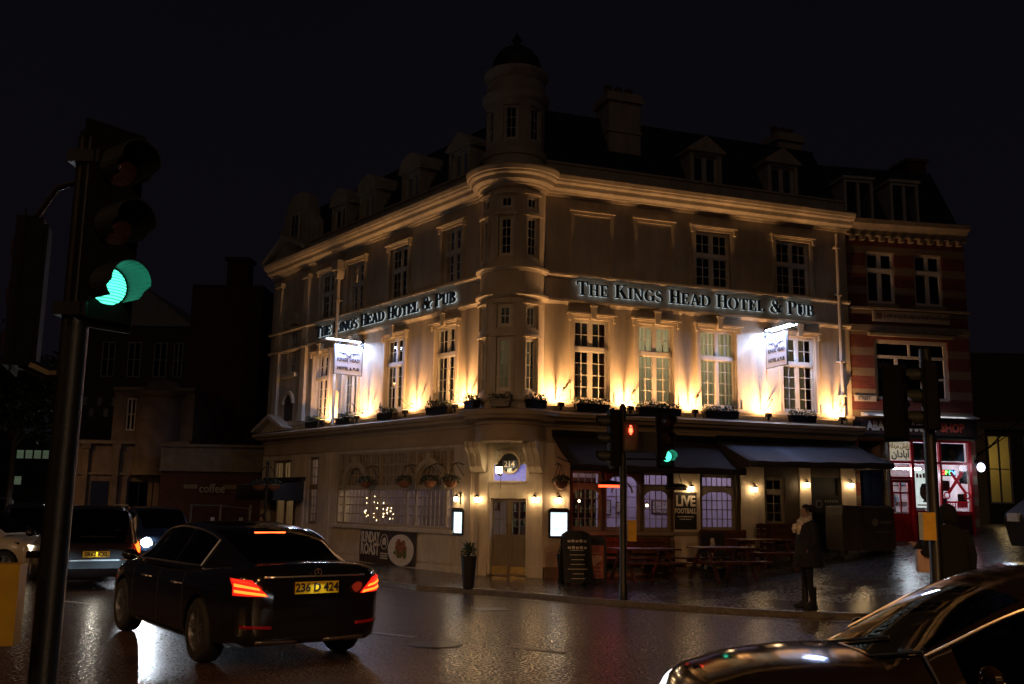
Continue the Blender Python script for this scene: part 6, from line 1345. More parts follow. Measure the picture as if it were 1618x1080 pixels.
# trees
def tree(x, y, h_, r, label, n=2200, bare=False, seed=1, lm=None, ls=.11):
    rs = random.Random(seed); t = thing('street_tree', label, 'tree', g2((x, y), -.05)); m = MB(); tips = []
    m.tube([(0, 0, 0), (.05, 0, h_ * .25), (-.03, .04, h_ * .5)], [.16, .12, .09], 8)
    for i in range(9):
        a = rs.uniform(0, 2 * pi); z0 = h_ * rs.uniform(.3, .5); q = Vector((0, 0, z0)); d = Vector((cos(a), sin(a), rs.uniform(.6, 1.6))).normalized(); L_ = r * rs.uniform(.7, 1.2); pts = [q]
        for k in range(4): d = (d + Vector((rs.gauss(0, .22), rs.gauss(0, .22), rs.gauss(.05, .15)))).normalized(); pts.append(pts[-1] + d * L_ / 4)
        m.tube(pts, [.06, .045, .03, .02, .008], 5); tips += pts[2:]
        for k in range(5):
            b = pts[rs.randint(1, 4)]; d2 = (d + Vector((rs.gauss(0, .8), rs.gauss(0, .8), rs.gauss(.1, .4)))).normalized(); e = b + d2 * L_ * .35; e2 = e + (d2 + Vector((rs.gauss(0, .4), rs.gauss(0, .4), .1))) * L_ * .2; m.tube([b, e, e2], [.018, .011, .004], 4); tips += [e, e2]
    m.build('trunk', twig, t)
    if not bare:
        m = MB()
        for _ in range(n):
            c = rs.choice(tips); p = Vector(c) + Vector((rs.gauss(0, .3), rs.gauss(0, .3), rs.gauss(0, .25))) * r * .35; a = Vector((rs.gauss(0, 1), rs.gauss(0, 1), rs.gauss(0, 1))).normalized() * ls; b = a.cross(Vector((rs.gauss(0, 1), rs.gauss(0, 1), rs.gauss(0, 1)))).normalized() * ls * .5
            m.add([p - a, p + b, p + a, p - b], [(0, 1, 2, 3)])
        m.build('crown', lm or leaf, t)
tree(14.2, 30.5, 4.6, 1.9, 'bare small street tree in front of the yellow lit windows at the right edge', bare=True, seed=9)
tree(-22.5, 44, 9.5, 3.0, 'tall dark tree behind the near pole on the left', 3500, seed=12, ls=.16)
# street lamps far left
def street_lamp(x, y, h_, label, e=60, col=(1, .95, .85), aim=None):
    t = thing('street_lamp', label, 'street lamp', (x, y, -.1)); m = MB(); m.tube([(0, 0, 0), (0, 0, h_), (-.15, 0, h_ + .12), (-.6, 0, h_ + .2)], [.07, .05, .04, .035], 8); m.build('pole', greym, t)
    m = MB(); m.box(-.95, -.5, -.1, .1, h_ + .17, h_ + .26); o = m.build('lamp_head', greym, t); m = MB(); m.box(-.92, -.55, -.08, .08, h_ + .14, h_ + .168); m.build('lamp_glass', lit('street_lamp_glass_%d' % len(MATS), col, 30), o)
    rot = (0, 0, 0)
    if aim: rot = (Vector(aim) - Vector((x - .73, y, h_))).to_track_quat('-Z', 'Y').to_euler()
    LT('SPOT', 'street_lamp_light', t, (-.73, 0, h_ + .1), e, col, .12, rot, radians(170 if not aim else 66), .9)

street_lamp(-21.9, 50, 5.75, 'distant street lamp with small white head left of the stone building', 220)
street_lamp(7.5, -9, 8.2, 'tall sodium street lamp on the near side of the road, reflected in the passing car', 2000, (1, .62, .36), (-2, 22, -8))
street_lamp(-13, 3.0, 8.2, 'tall sodium street lamp left of the view, glinting on the black saloon', 2000, (1, .60, .34), (-5, 25, -7))
street_lamp(5.5, -1.5, 8.0, 'amber sodium street lamp above the near kerb, glinting on the passing car', 2600, (1, .46, .13), (4, 8, 0))
street_lamp(-10, -1.0, 8.0, 'amber sodium street lamp behind the viewer on the left, glinting on the saloon trim', 2000, (1, .47, .15), (-4, 12.5, .3))
street_lamp(-19.5, 32.5, 7.0, 'added warm street lamp left of the coffee building, just outside the view', 800, (1, .52, .22))  # unseen lamp added to warm the coffee building and its neighbours
# right background: house with warm lit windows
rb = front('corner_shop_building', 'building at the right edge with tall warm yellow lit windows and pale column', 'building', 15.6, 26, 38.5, -.1, 8.0, mat('dark_stucco', (.12, .09, .07), .8), holes=[(18.95, 19.9, 2.0, 4.7), (20.4, 21.4, 2.0, 4.7), (22, 23, 2, 4.7)], cornice=[(4.9, .1, .3)])
m = MB(); m.box(2.45, 3.2, -.14, .0, .5, 4.9); m.build('column', mat('cream_column', (.5, .38, .22), .7), rb); m = MB(); m.box(3.3, 8, 2.0, 2.05, 1.5, 5); m.build('interior_wall', lit('warm_room', (1, .62, .14), .045, .8, .8), rb)
LT('POINT', 'room_lamp', rb, (4.2, 1.0, 3.8), 9, (1, .7, .35), .2)

# small square drain cover in the road
t = thing('drain_cover', 'small dark iron drain cover set in the wet road in front of the pub entrance', 'drain cover', (-.25, 16.7, -.03), .3)
m = MB(); m.box(-.28, .28, -.22, .22, 0, .006); m.build('frame', blackm, t); m = MB()
for i in range(7): m.box(-.24 + i * .07, -.21 + i * .07, -.18, .18, .0065, .011)
m.build('grating', greym, t)
t = thing('manhole_cover', 'round iron manhole cover in the road right of the black saloon', 'manhole cover', (-.9, 12.6, -.03)); m = MB(); m.lathe([(0, .008), (.30, .008), (.31, .004), (.34, .007), (.35, 0)], n=28); m.build('cover', blackm, t)
# ------------------------------------------------------------------ vehicles
def crom(tab, x):
    xs = [r[0] for r in tab]
    if x <= xs[0]: return tab[0][1:]
    if x >= xs[-1]: return tab[-1][1:]
    i = max(j for j in range(len(xs) - 1) if xs[j] <= x); t = (x - xs[i]) / (xs[i + 1] - xs[i]); out = []
    for k in range(1, len(tab[0])):
        p1, p2 = tab[i][k], tab[i + 1][k]; p0 = tab[i - 1][k] if i > 0 else p1; p3 = tab[i + 2][k] if i + 2 < len(tab) else p2
        h0 = xs[i] - xs[i - 1] if i > 0 else 1e9; h1 = xs[i + 1] - xs[i]; h2 = xs[i + 2] - xs[i + 1] if i + 2 < len(tab) else 1e9
        m1 = ((p2 - p1) / h1 * h0 + (p1 - p0) / h0 * h1) / (h0 + h1) if h0 < 1e8 else (p2 - p1) / h1
        m2 = ((p3 - p2) / h2 * h1 + (p2 - p1) / h1 * h2) / (h1 + h2) if h2 < 1e8 else (p2 - p1) / h1
        m1 *= h1; m2 *= h1
        out.append((2 * t ** 3 - 3 * t * t + 1) * p1 + (t ** 3 - 2 * t * t + t) * m1 + (-2 * t ** 3 + 3 * t * t) * p2 + (t ** 3 - t * t) * m2)
    return out
def carpaint(name, col, rough=.22):
    m = mat(name, col, rough, var=.06, scale=3, coat=1., spec=.5); n = m.node_tree.nodes; l = m.node_tree.links; b = n['Principled BSDF']
    tc = n.new('ShaderNodeTexCoord'); v = n.new('ShaderNodeTexVoronoi'); v.inputs['Scale'].default_value = 55; l.new(tc.outputs['Object'], v.inputs['Vector'])
    mr = n.new('ShaderNodeMapRange'); mr.inputs[1].default_value = .0; mr.inputs[2].default_value = .22; mr.inputs[3].default_value = 1; mr.inputs[4].default_value = 0; l.new(v.outputs['Distance'], mr.inputs[0])
    nz = n.new('ShaderNodeTexNoise'); nz.inputs['Scale'].default_value = 9; l.new(tc.outputs['Object'], nz.inputs['Vector']); gt = n.new('ShaderNodeMath'); gt.operation = 'GREATER_THAN'; gt.inputs[1].default_value = .52; l.new(nz.outputs['Fac'], gt.inputs[0])
    ml = n.new('ShaderNodeMath'); ml.operation = 'MULTIPLY'; l.new(mr.outputs[0], ml.inputs[0]); l.new(gt.outputs[0], ml.inputs[1])
    bp = n.new('ShaderNodeBump'); bp.inputs['Strength'].default_value = .22; bp.inputs['Distance'].default_value = .004; l.new(ml.outputs[0], bp.inputs['Height']); l.new(bp.outputs[0], b.inputs['Coat Normal']); return m
carglass = glass('car_glass', (.10, .11, .12), .05)
cabin = mat('cabin_dark', (.012, .012, .013), .8, var=.3)
tail_d = lit('tail_light_deep', (1, .02, .01), .7); tail_r = lit('tail_light_red', (1, .03, .01), 1.6); tail_b = lit('tail_light_bright', (1, .13, .012), 4); tail_s = lit('rear_marker_red', (1, .02, .04), .6)
redref = mat('red_reflector', (.30, .008, .02), .2, var=.1)
headw = lit('headlight_white', (.80, .90, 1.0), 160)
def half(w, zb, zs, zt):
    return [(0, zb), (w * .84, zb), (w * .95, zb + .05), (w * .99, zb + .18), (w, (zb + zs) * .5), (w * .99, zs - .12), (w * .965, zs - .03), (w * .90, zs + (zt - zs) * .35), (w * .72, zs + (zt - zs) * .78), (w * .4, zt), (0, zt + .008)]
def car(name, label, cat, loc, az, body, roof, wb, axle_r, tr, wr_, paintm, glassz, rim='spoke', pillars=(.12,), wheelw=.24, glass_ranges=None, trimm=None, grp=None):
    """body: (x, w, zb, zs, zt); roof: (x, wbelt, zbelt, wroof, zroof)"""
    t = thing(name, label, cat, loc, pi / 2 - az, grp)
    N = 74; x0, x1 = body[0][0], body[-1][0]; rows = []
    for i in range(N + 1):
        f = i / N; x = x0 + (x1 - x0) * (.5 - .5 * cos(pi * f)) if True else 0; w_, zb, zs, zt = crom(body, x); h = half(w_, zb, zs, zt); rows.append([(x, y, z) for y, z in h] + [(x, -y, z) for y, z in h[-2:0:-1]])
    m = MB(); m.grid(rows, close=True); m.add(rows[0], [tuple(range(len(rows[0])))]); m.add(rows[-1], [tuple(range(len(rows[-1])))])
    o = m.build('body', paintm, None); ax = [axle_r, axle_r + wb]
    for a in ax:
        c = MB(); c.lathe([(0, -2), (wr_ + .045, -2), (wr_ + .045, 2), (0, 2)], (a, 0, wr_ - .0), 36, 'y'); c.v = [(x, y, z) for x, y, z in c.v]; k = c.build('cutter', paintm)
        for sg in (-1, 1): pass
        bo = o.modifiers.new('arch', 'BOOLEAN'); bo.operation = 'DIFFERENCE'; bo.object = k; bo.solver = 'EXACT'
    dg = bpy.context.evaluated_depsgraph_get(); dg.update(); me = bpy.data.meshes.new_from_object(o.evaluated_get(dg)); 
    for k in [q for q in bpy.data.objects if q.name.startswith('cutter')]: bpy.data.objects.remove(k)
    bpy.data.objects.remove(o)
    for p in me.polygons: p.use_smooth = True
    try: me.set_sharp_from_angle(angle=radians(35))
    except Exception: pass
    body_o = bpy.data.objects.new('body', me); link(body_o, t)
    m = MB(); zc = wr_ * .4   # inner floor pan and wheel housings
    m.box(axle_r + wr_ + .06, axle_r + wb - wr_ - .06, -tr * .9, tr * .9, body[len(body) // 2][2] + .02, .6); m.box(axle_r - wr_ * 1.1, axle_r + wr_ * 1.1, -tr * .5, tr * .5, .3, .72); m.box(axle_r + wb - wr_ * 1.1, axle_r + wb + wr_ * 1.1, -tr * .5, tr * .5, .3, .72)
    m.box(axle_r - wr_ - .02, axle_r + wb + wr_, -tr * .94, tr * .94, .70, .76)
    m.build('underbody', rubber, t)
    # greenhouse
    x0, x1 = roof[0][0], roof[-1][0]; N = 46; parts = {'p': MB(), 'g': MB(), 'w': MB(), 'r': MB()}; R_ = []
    xsr = [x0 + (x1 - x0) * i / N for i in range(N + 1)]
    for x in xsr:
        wbt, zbt, wrf, zrf = crom(roof, x); zrf = max(zrf, zbt + .004); hh = zrf - zbt
        h = [(wbt, zbt - .03), (wbt - .005, zbt + hh * .06), (wbt + (wrf - wbt) * .5, zbt + hh * .48), (wrf + (wbt - wrf) * .12, zbt + hh * .86), (wrf * .94, zbt + hh * .95), (wrf * .72, zbt + hh * 1.0), (0, zbt + hh * 1.02)]
        R_.append([(x, y, z) for y, z in h] + [(x, -y, z) for y, z in h[-2::-1]])
    gr = glass_ranges
    for i in range(N):
        xm = (xsr[i] + xsr[i + 1]) / 2
        for j in range(12):
            q = (R_[i][j], R_[i + 1][j], R_[i + 1][j + 1], R_[i][j + 1]); jj = j if j < 6 else 11 - j
            if jj in (1, 2) and any(a < xm < b for a, b in gr['side']): k = 'g%d%d' % (j < 6, [a < xm < b for a, b in gr['side']].index(True)); parts.setdefault(k, MB())
            elif jj in (4, 5) and gr['rear'][0] < xm < gr['rear'][1]: k = 'r'
            elif jj in (4, 5) and gr['front'][0] < xm < gr['front'][1]: k = 'w'
            else: k = 'p'
            parts[k].quad(*q)
    def weld(o):
        bm = bmesh.new(); bm.from_mesh(o.data); bmesh.ops.remove_doubles(bm, verts=bm.verts, dist=1e-4); bmesh.ops.recalc_face_normals(bm, faces=bm.faces); bm.to_mesh(o.data); bm.free()
        for p in o.data.polygons: p.use_smooth = True
    weld(parts['p'].build('roof', paintm, t)); [weld(v.build('side_window', carglass, t)) for k, v in parts.items() if k[0] == 'g' and v.f]; weld(parts['r'].build('rear_window', carglass, t)); weld(parts['w'].build('windscreen', carglass, t))
    for xx in (axle_r + wb * .22, axle_r + wb * .60):
        for yy in (-.36, .36): m = MB(); m.box(xx - .08, xx + .06, yy - .22, yy + .22, .75, glassz + .12); m.box(xx - .06, xx + .03, yy - .12, yy + .12, glassz + .10, glassz + .28); m.build('seat', cabin, t)
    # wheels
    for a in ax:
        for sg in (-1, 1):
            y = sg * (tr - wheelw / 2 + .005); m = MB(); r = wr_; hw = wheelw / 2; m.lathe([(r * .66, -hw), (r * .90, -hw), (r * .97, -hw * .8), (r, -hw * .5), (r, hw * .5), (r * .97, hw * .8), (r * .90, hw), (r * .66, hw)], (a, y, r), 32, 'y'); wh = m.build('wheel', rubber, t, smooth=True)
            m = MB(); m.lathe([(r * .67, sg * hw * .95), (r * .63, sg * hw * .95), (r * .62, sg * hw * .2)], (a, y, r), 32, 'y'); m.lathe([(0, sg * hw * .75), (r * .13, sg * hw * .75), (r * .15, sg * hw * .5)], (a, y, r), 16, 'y')
            for k in range(5):
                for e in ((-.14, .14) if rim == 'spoke' else (0,)):
                    th = 2 * pi * k / 5 + .3; c1 = Vector((cos(th + e * 1.2), 0, sin(th + e * 1.2))) * r * .12; c2 = Vector((cos(th + e), 0, sin(th + e))) * r * .64; nn = Vector((-sin(th), 0, cos(th))) * (r * (.035 if rim == 'spoke' else .08)); Y = Vector((0, sg * hw * .82, 0)); Y2 = Vector((0, sg * hw * .45, 0)); C_ = Vector((a, y, r))
                    m.add([C_ + c1 - nn + Y, C_ + c2 - nn + Y, C_ + c2 + nn + Y, C_ + c1 + nn + Y, C_ + c1 - nn + Y2, C_ + c2 - nn + Y2, C_ + c2 + nn + Y2, C_ + c1 + nn + Y2], [(0, 1, 2, 3), (0, 1, 5, 4), (2, 3, 7, 6), (4, 5, 6, 7), (1, 2, 6, 5)])
            m.build('rim', rimm, wh, smooth=False); m = MB(); m.lathe([(0, -.01), (r * .5, -.01), (r * .5, .01), (0, .01)], (a, y - sg * .02, r), 20, 'y'); m.build('brake_disc', greym, wh)
    bv = BVHTree.FromPolygons([v.co.copy() for v in body_o.data.vertices], [tuple(p.vertices) for p in body_o.data.polygons])
    return t, bv, R_
rimm = mat('alloy_rim', (.62, .62, .63), .38, metal=1., var=.15)
def patch(bv, quad, axis, start, n=10, off_=.008, m=None, name='', parent=None, mm=None, thick=.012):
    """lamp or trim lying on the bodywork: a 4-corner outline in two body axes, laid onto the surface along the third"""
    rows = []; sgn = 1 if start < 0 else -1; last = None
    for i in range(n + 1):
        row = []
        for j in range(n + 1):
            u, v = i / n, j / n; p = [(quad[0][k] * (1 - u) + quad[1][k] * u) * (1 - v) + (quad[3][k] * (1 - u) + quad[2][k] * u) * v for k in (0, 1)]
            o_, d = (((start, p[0], p[1]), (sgn, 0, 0)) if axis == 'x' else ((p[0], start, p[1]), (0, sgn, 0))); h = bv.ray_cast(Vector(o_), Vector(d))
            if h[0] is None: row.append(None); continue
            nn = h[1] if h[1].dot(Vector(d)) < 0 else -h[1]; last = h[0] + nn * off_; row.append(last)
        rows.append(row)
    mb = MB(); idx = {}
    for i in range(n + 1):
        for j in range(n + 1):
            if rows[i][j] is not None: idx[i, j] = len(mb.v); mb.v.append(tuple(rows[i][j]))
    for i in range(n):
        for j in range(n):
            q = [(i, j), (i + 1, j), (i + 1, j + 1), (i, j + 1)]
            if all(k in idx for k in q) and max((Vector(mb.v[idx[q[a]]]) - Vector(mb.v[idx[q[b]]])).length for a, b in ((0, 2), (1, 3))) < .5: mb.f.append([idx[k] for k in q]); mb.m.append(0)
    o = mb.build(name, mm, parent, smooth=True); s_ = o.modifiers.new('thick', 'SOLIDIFY'); s_.thickness = thick; s_.offset = 0; return o
def plate(t, x, z, txt, mm, w_=.52, h_=.115, rz=-pi / 2, size=.105, y=0, tilt=0, sx=.95):
    sg = -1 if rz < 0 else 1; m = MB(); m.box(x - .006, x + .006, y - w_ / 2, y + w_ / 2, z - h_ / 2, z + h_ / 2); o = m.build('number_plate', mm, t); letter('plate_lettering', txt, plateK, o, (x + sg * .008, y, z - .002), size, sx, .004, .0015, (pi / 2, 0, rz)); m = MB()
    LT('AREA', 'plate_lamp', t, (x + sg * .07, y, z + h_ / 2 + .05), 3.2, (1, .92, .75), .4, (0, radians(-50 * sg), 0), sy=.02); return o
# --- the black saloon
saloon_body = [(-2.52, .48, .50, .80, .86), (-2.49, .66, .38, .90, .99), (-2.42, .77, .29, .97, 1.06), (-2.22, .86, .24, .985, 1.08), (-1.85, .915, .20, .98, 1.08), (-1.3, .945, .19, .965, 1.03), (-.4, .945, .18, .95, 1.0), (.7, .945, .18, .94, .99), (1.25, .94, .19, .925, .985), (1.6, .93, .20, .89, .955), (2.0, .89, .22, .80, .87), (2.22, .82, .25, .71, .78), (2.35, .70, .30, .62, .68), (2.40, .5, .36, .55, .60)]
saloon_roof = [(-2.05, .70, 1.045, .55, 1.06), (-1.75, .76, 1.02, .58, 1.16), (-1.35, .83, 1.0, .60, 1.32), (-.95, .87, .99, .615, 1.425), (-.4, .89, .985, .62, 1.472), (.1, .89, .98, .62, 1.47), (.5, .88, .975, .61, 1.41), (.9, .86, .97, .60, 1.25), (1.25, .83, .965, .58, 1.06), (1.42, .80, .955, .56, .965)]
blackpaint = carpaint('black_car_paint', (.006, .006, .007), .12)
SAZ = -math.atan2(.592, .806); rear_axle = Vector((-2.66, 11.49, 0)); fwd = Vector((sin(SAZ), cos(SAZ), 0)); pos = rear_axle + fwd * 1.5; pos.z = -.03
t, bv, RR = car('saloon_car', 'black saloon car with bright red tail lights and yellow plate 236 D 424', 'car', pos, SAZ, saloon_body, saloon_roof, 3.0, -1.5, .93, .345, blackpaint, .98, glass_ranges={'side': ((-1.35, -.52), (-.45, .28 + .12), (.46, 1.0)), 'rear': (-1.95, -1.0), 'front': (.45, 1.35)})
for sg in (1, -1):
    patch(bv, [(sg * .70, .93), (sg * .835, .945), (sg * .835, .775), (sg * .53, .765)], 'x', -4, 12, .006, name='tail_light', parent=t, mm=tail_d)
    for a, b, q in ((.915, .90, .70), (.872, .845, .64), (.812, .785, .57)): patch(bv, [(sg * q, a - .018), (sg * .825, a + .022), (sg * .825, b + .022), (sg * (q - .02), b - .018)], 'x', -4, 12, .018, name='tail_light_tube', parent=t, mm=tail_b if a < .9 else tail_r, thick=.004)
    patch(bv, [(sg * .48, .465), (sg * .78, .48), (sg * .78, .45), (sg * .48, .435)], 'x', -4, 6, .008, name='rear_reflector', parent=t, mm=redref)
    patch(bv, [(sg * .15, .30), (sg * .62, .315), (sg * .62, .285), (sg * .15, .27)], 'x', -4, 6, .008, name='exhaust_trim', parent=t, mm=chrome)
patch(bv, [(-.58, .965), (.58, .965), (.58, .95), (-.58, .95)], 'x', -4, 10, .010, name='boot_trim', parent=t, mm=chrome)
h = bv.ray_cast(Vector((-4, 0, .84)), Vector((1, 0, 0))); px = h[0].x - .02
plate(t, px, .845, '236 D 424', plateY, .50, .125, size=.122)
m = MB(); N = 16
for k in range(N): a, b = 2 * pi * k / N, 2 * pi * (k + 1) / N; m.add([(px - .01, .045 * cos(a), 1.0 + .045 * sin(a)), (px - .01, .045 * cos(b), 1.0 + .045 * sin(b)), (px - .01, .036 * cos(b), 1.0 + .036 * sin(b)), (px - .01, .036 * cos(a), 1.0 + .036 * sin(a))], [(0, 1, 2, 3)])
for a in (pi / 2, pi * 7 / 6, pi * 11 / 6): m.tube([(px - .01, 0, 1.0), (px - .01, .04 * cos(a), 1.0 + .04 * sin(a))], .003, 4)
m.build('boot_badge', chrome, t)
m = MB(); m.box(-1.20, -1.17, -.19, .19, 1.345, 1.362); m.v = [(x, y, z + .02) for x, y, z in m.v]; m.build('high_brake_light', lit('high_brake_light', (1, .10, .02), 6), t)
# bright trim round the side glass
def trim_line(t, RR, sg, xs0, xs1, mm, r=.010):
    up_, lo_ = [], []
    for row in RR:
        if xs0 <= row[0][0] <= xs1:
            a, b = row[3], row[1]; up_.append((a[0], sg * (a[1] + .006), a[2] + .01)); lo_.append((b[0], sg * (b[1] + .008), b[2]))
    m = MB(); m.tube(up_, r, 6); m.tube(lo_, r, 6); m.tube([up_[0], ((up_[0][0] + lo_[0][0]) / 2 - .0, (up_[0][1] + lo_[0][1]) / 2, (up_[0][2] + lo_[0][2]) / 2), lo_[0]], r, 6); m.tube([up_[-1], lo_[-1]], r, 6); m.build('window_trim', mm, t, smooth=True)
for sg in (1, -1): trim_line(t, RR, sg, -1.36, 1.2, chrome, .012)
for sg in (1, -1):
    m = MB(); m.blob((.98, sg * 1.0, 1.03), .10, jit=0, n=8, sz=(.55, 1.05, .7)); m.tube([(1.0, sg * .88, .99), (1.0, sg * .97, 1.01)], .02, 6); m.build('wing_mirror', blackpaint, t, smooth=True)
    for x in (-.75, .42):
        m = MB(); hh = bv.ray_cast(Vector((x, 4 * sg, .80)), Vector((0, -sg, 0))); y = hh[0].y; m.tube([(x - .1, y, .80), (x - .09, y + sg * .03, .80), (x + .09, y + sg * .03, .805), (x + .1, y, .805)], .011, 6); m.build('door_handle', chrome, t)
    for x in (-1.02, -.08, .98):
        m = MB(); pts = []
        for k in range(9):
            z = .30 + .62 * k / 8; hh = bv.ray_cast(Vector((x, 4 * sg, z)), Vector((0, -sg, 0)))
            if hh[0]: pts.append((x, hh[0].y + sg * .001, z))
        m.tube(pts, .004, 4); m.build('door_gap', rubber, t)
    patch(bv, [(-1.0, .24), (1.0, .24), (1.0, .27), (-1.0, .27)], 'y', 4 * sg, 8, .012, name='sill_trim', parent=t, mm=blackpaint)
for sg in (-.6, .6): LT('SPOT', 'headlight_lamp', t, (2.46, sg, .60), 110, (.55, .80, 1), .05, (radians(76), 0, -pi / 2), radians(33), .5); m = MB(); m.box(2.2, 2.36, sg - .12, sg + .12, .60, .68); m.build('headlight', mat('headlight_clear_%d' % (sg > 0), (.6, .6, .6), .2), t)
LT('POINT', 'tail_glow', t, (-2.72, .66, .85), .5, (1, .06, .02), .08); LT('POINT', 'tail_glow', t, (-2.72, -.66, .85), .5, (1, .06, .02), .08)
# --- dark people carrier ahead of it
mpv_body = [(-1.95, .55, .42, .70, .78), (-1.92, .72, .32, .78, .86), (-1.82, .79, .24, .86, .93), (-1.5, .82, .2, .90, .95), (-.6, .83, .18, .89, .94), (.6, .83, .18, .86, .92), (1.1, .82, .19, .82, .90), (1.5, .79, .22, .74, .84), (1.75, .72, .26, .66, .74), (1.88, .55, .34, .56, .62)]
mpv_roof = [(-1.93, .70, .86, .52, .90), (-1.85, .74, .87, .58, 1.18), (-1.72, .77, .88, .60, 1.42), (-1.45, .79, .89, .61, 1.52), (-.6, .80, .89, .62, 1.56), (.1, .80, .885, .62, 1.52), (.6, .78, .88, .60, 1.36), (1.05, .76, .875, .58, 1.08), (1.3, .74, .86, .56, .90)]
mpvp = carpaint('dark_plum_paint', (.012, .007, .008), .3); mpvp.node_tree.nodes['Principled BSDF'].inputs['Coat Weight'].default_value = .35; a_ = radians(-31); r0 = Vector((-7.75, 18.6, -.03)); f_ = Vector((sin(a_), cos(a_), 0))
t, bv, RR = car('people_carrier', 'dark plum people carrier with yellow plate SR62 KXL partly behind the near traffic light pole', 'car', r0 + f_ * 1.95, a_, mpv_body, mpv_roof, 2.35, -1.2, .81, .30, mpvp, .9, glass_ranges={'side': ((-1.5, -.85), (-.75, .1), (.18, .9)), 'rear': (-1.91, -1.6), 'front': (.3, 1.2)})
for sg in (1, -1):
    patch(bv, [(sg * .60, .90), (sg * .80, .92), (sg * .80, .66), (sg * .70, .66)], 'x', -4, 8, .008, name='tail_light', parent=t, mm=mat('tail_dark_%d' % (sg > 0), (.25, .03, .02), .25)); patch(bv, [(sg * .66, .90), (sg * .77, .905), (sg * .78, .70), (sg * .74, .72)], 'x', -4, 8, .016, name='tail_light_tube', parent=t, mm=tail_b if sg < 0 else tail_r, thick=.004)
    patch(bv, [(sg * .62, .45), (sg * .74, .46), (sg * .74, .37), (sg * .62, .36)], 'x', -4, 5, .01, name='rear_fog_light', parent=t, mm=tail_s)
    m = MB(); m.blob((.88, sg * .90, .98), .09, jit=0, n=8, sz=(.6, 1, .8)); m.build('wing_mirror', mpvp, t, smooth=True)
    m = MB(); m.tube([(-1.5, sg * .60, 1.545), (-1.4, sg * .60, 1.59), (.0, sg * .60, 1.59), (.15, sg * .6, 1.55)], .014, 6); m.build('roof_rail', chrome, t)
h = bv.ray_cast(Vector((-4, 0, .66)), Vector((1, 0, 0))); px = h[0].x - .02; plate(t, px, .685, 'SR62 KXL', plateY, .47, .11, size=.105)
patch(bv, [(-.55, .585), (.55, .585), (.55, .56), (-.55, .56)], 'x', -4, 8, .012, name='bumper_trim', parent=t, mm=chrome)
m = MB(); m.box(-1.99, -1.96, -.30, .30, 1.0, 1.012); m.tube([(-1.97, 0, .99), (-1.93, .12, 1.05)], .008, 5); m.build('rear_wiper', rubber, t)
LT('POINT', 'tail_glow', t, (-2.1, -.72, .8), .7, (1, .1, .03), .06)
# --- oncoming dark blue car with bright headlight
city_body = [(-1.8, .5, .4, .66, .72), (-1.7, .74, .26, .8, .88), (-1.2, .80, .2, .86, .92), (0, .81, .18, .86, .92), (.9, .81, .19, .84, .90), (1.4, .78, .2, .74, .84), (1.7, .68, .26, .64, .72), (1.8, .48, .36, .54, .58)]
city_roof = [(-1.75, .66, .86, .5, .9), (-1.55, .72, .87, .56, 1.2), (-1.2, .76, .88, .58, 1.38), (-.3, .78, .88, .6, 1.44), (.2, .77, .88, .59, 1.38), (.7, .75, .87, .57, 1.14), (1.05, .72, .86, .55, .9)]
bluep = carpaint('dark_blue_paint', (.010, .018, .034), .3); a_ = radians(148)
t, bv, RR = car('oncoming_car', 'dark blue car facing the viewer with one dazzling white headlight, beside the people carrier', 'car', (-9.02, 25.2, .02), a_, city_body, city_roof, 2.3, -1.15, .79, .29, bluep, .88, glass_ranges={'side': ((-1.3, -.6), (-.5, .4)), 'rear': (-1.7, -1.3), 'front': (.15, 1.0)})
for sg in (1, -1): patch(bv, [(sg * .42, .66), (sg * .72, .70), (sg * .72, .58), (sg * .44, .56)], 'x', 4, 8, .006, name='headlight_cover', parent=t, mm=mat('headlight_clear_b%d' % (sg > 0), (.5, .5, .5), .2))
LT('SPOT', 'headlight_lamp', t, (1.9, -.58, .64), 1000, (.82, .90, 1), .06, (radians(86), 0, -pi / 2), radians(70), .7)
m = MB(); m.box(1.76, 1.82, -.4, .4, .42, .55); m.build('grille', rubber, t); m = MB(); m.blob((1.70, -.57, .635), .115, jit=0, n=12); m.build('headlight', headw, t, smooth=True)
# --- pale car at the far left, amber lit
palep = carpaint('cream_car_paint', (.45, .38, .26), .3)
t, bv, RR = car('pale_car', 'pale cream car under amber light at the left edge of the photo', 'car', (-11.8, 21.9, -.03), radians(95), city_body, city_roof, 2.3, -1.15, .79, .29, palep, .88, glass_ranges={'side': ((-1.3, -.6), (-.5, .4)), 'rear': (-1.7, -1.3), 'front': (.15, 1.0)})
patch(bv, [(.5, .66), (.70, .70), (.70, .58), (.52, .56)], 'x', 4, 8, .01, name='headlight', parent=t, mm=lit('indicator_amber', (1, .35, .03), 5)); patch(bv, [(-.5, .66), (-.70, .70), (-.70, .58), (-.52, .56)], 'x', 4, 8, .01, name='headlight', parent=t, mm=lit('headlight_warm', (1, .85, .6), 12)); LT('POINT', 'headlight_lamp', t, (2.1, -.9, .6), 4, (1, .8, .5), .1)
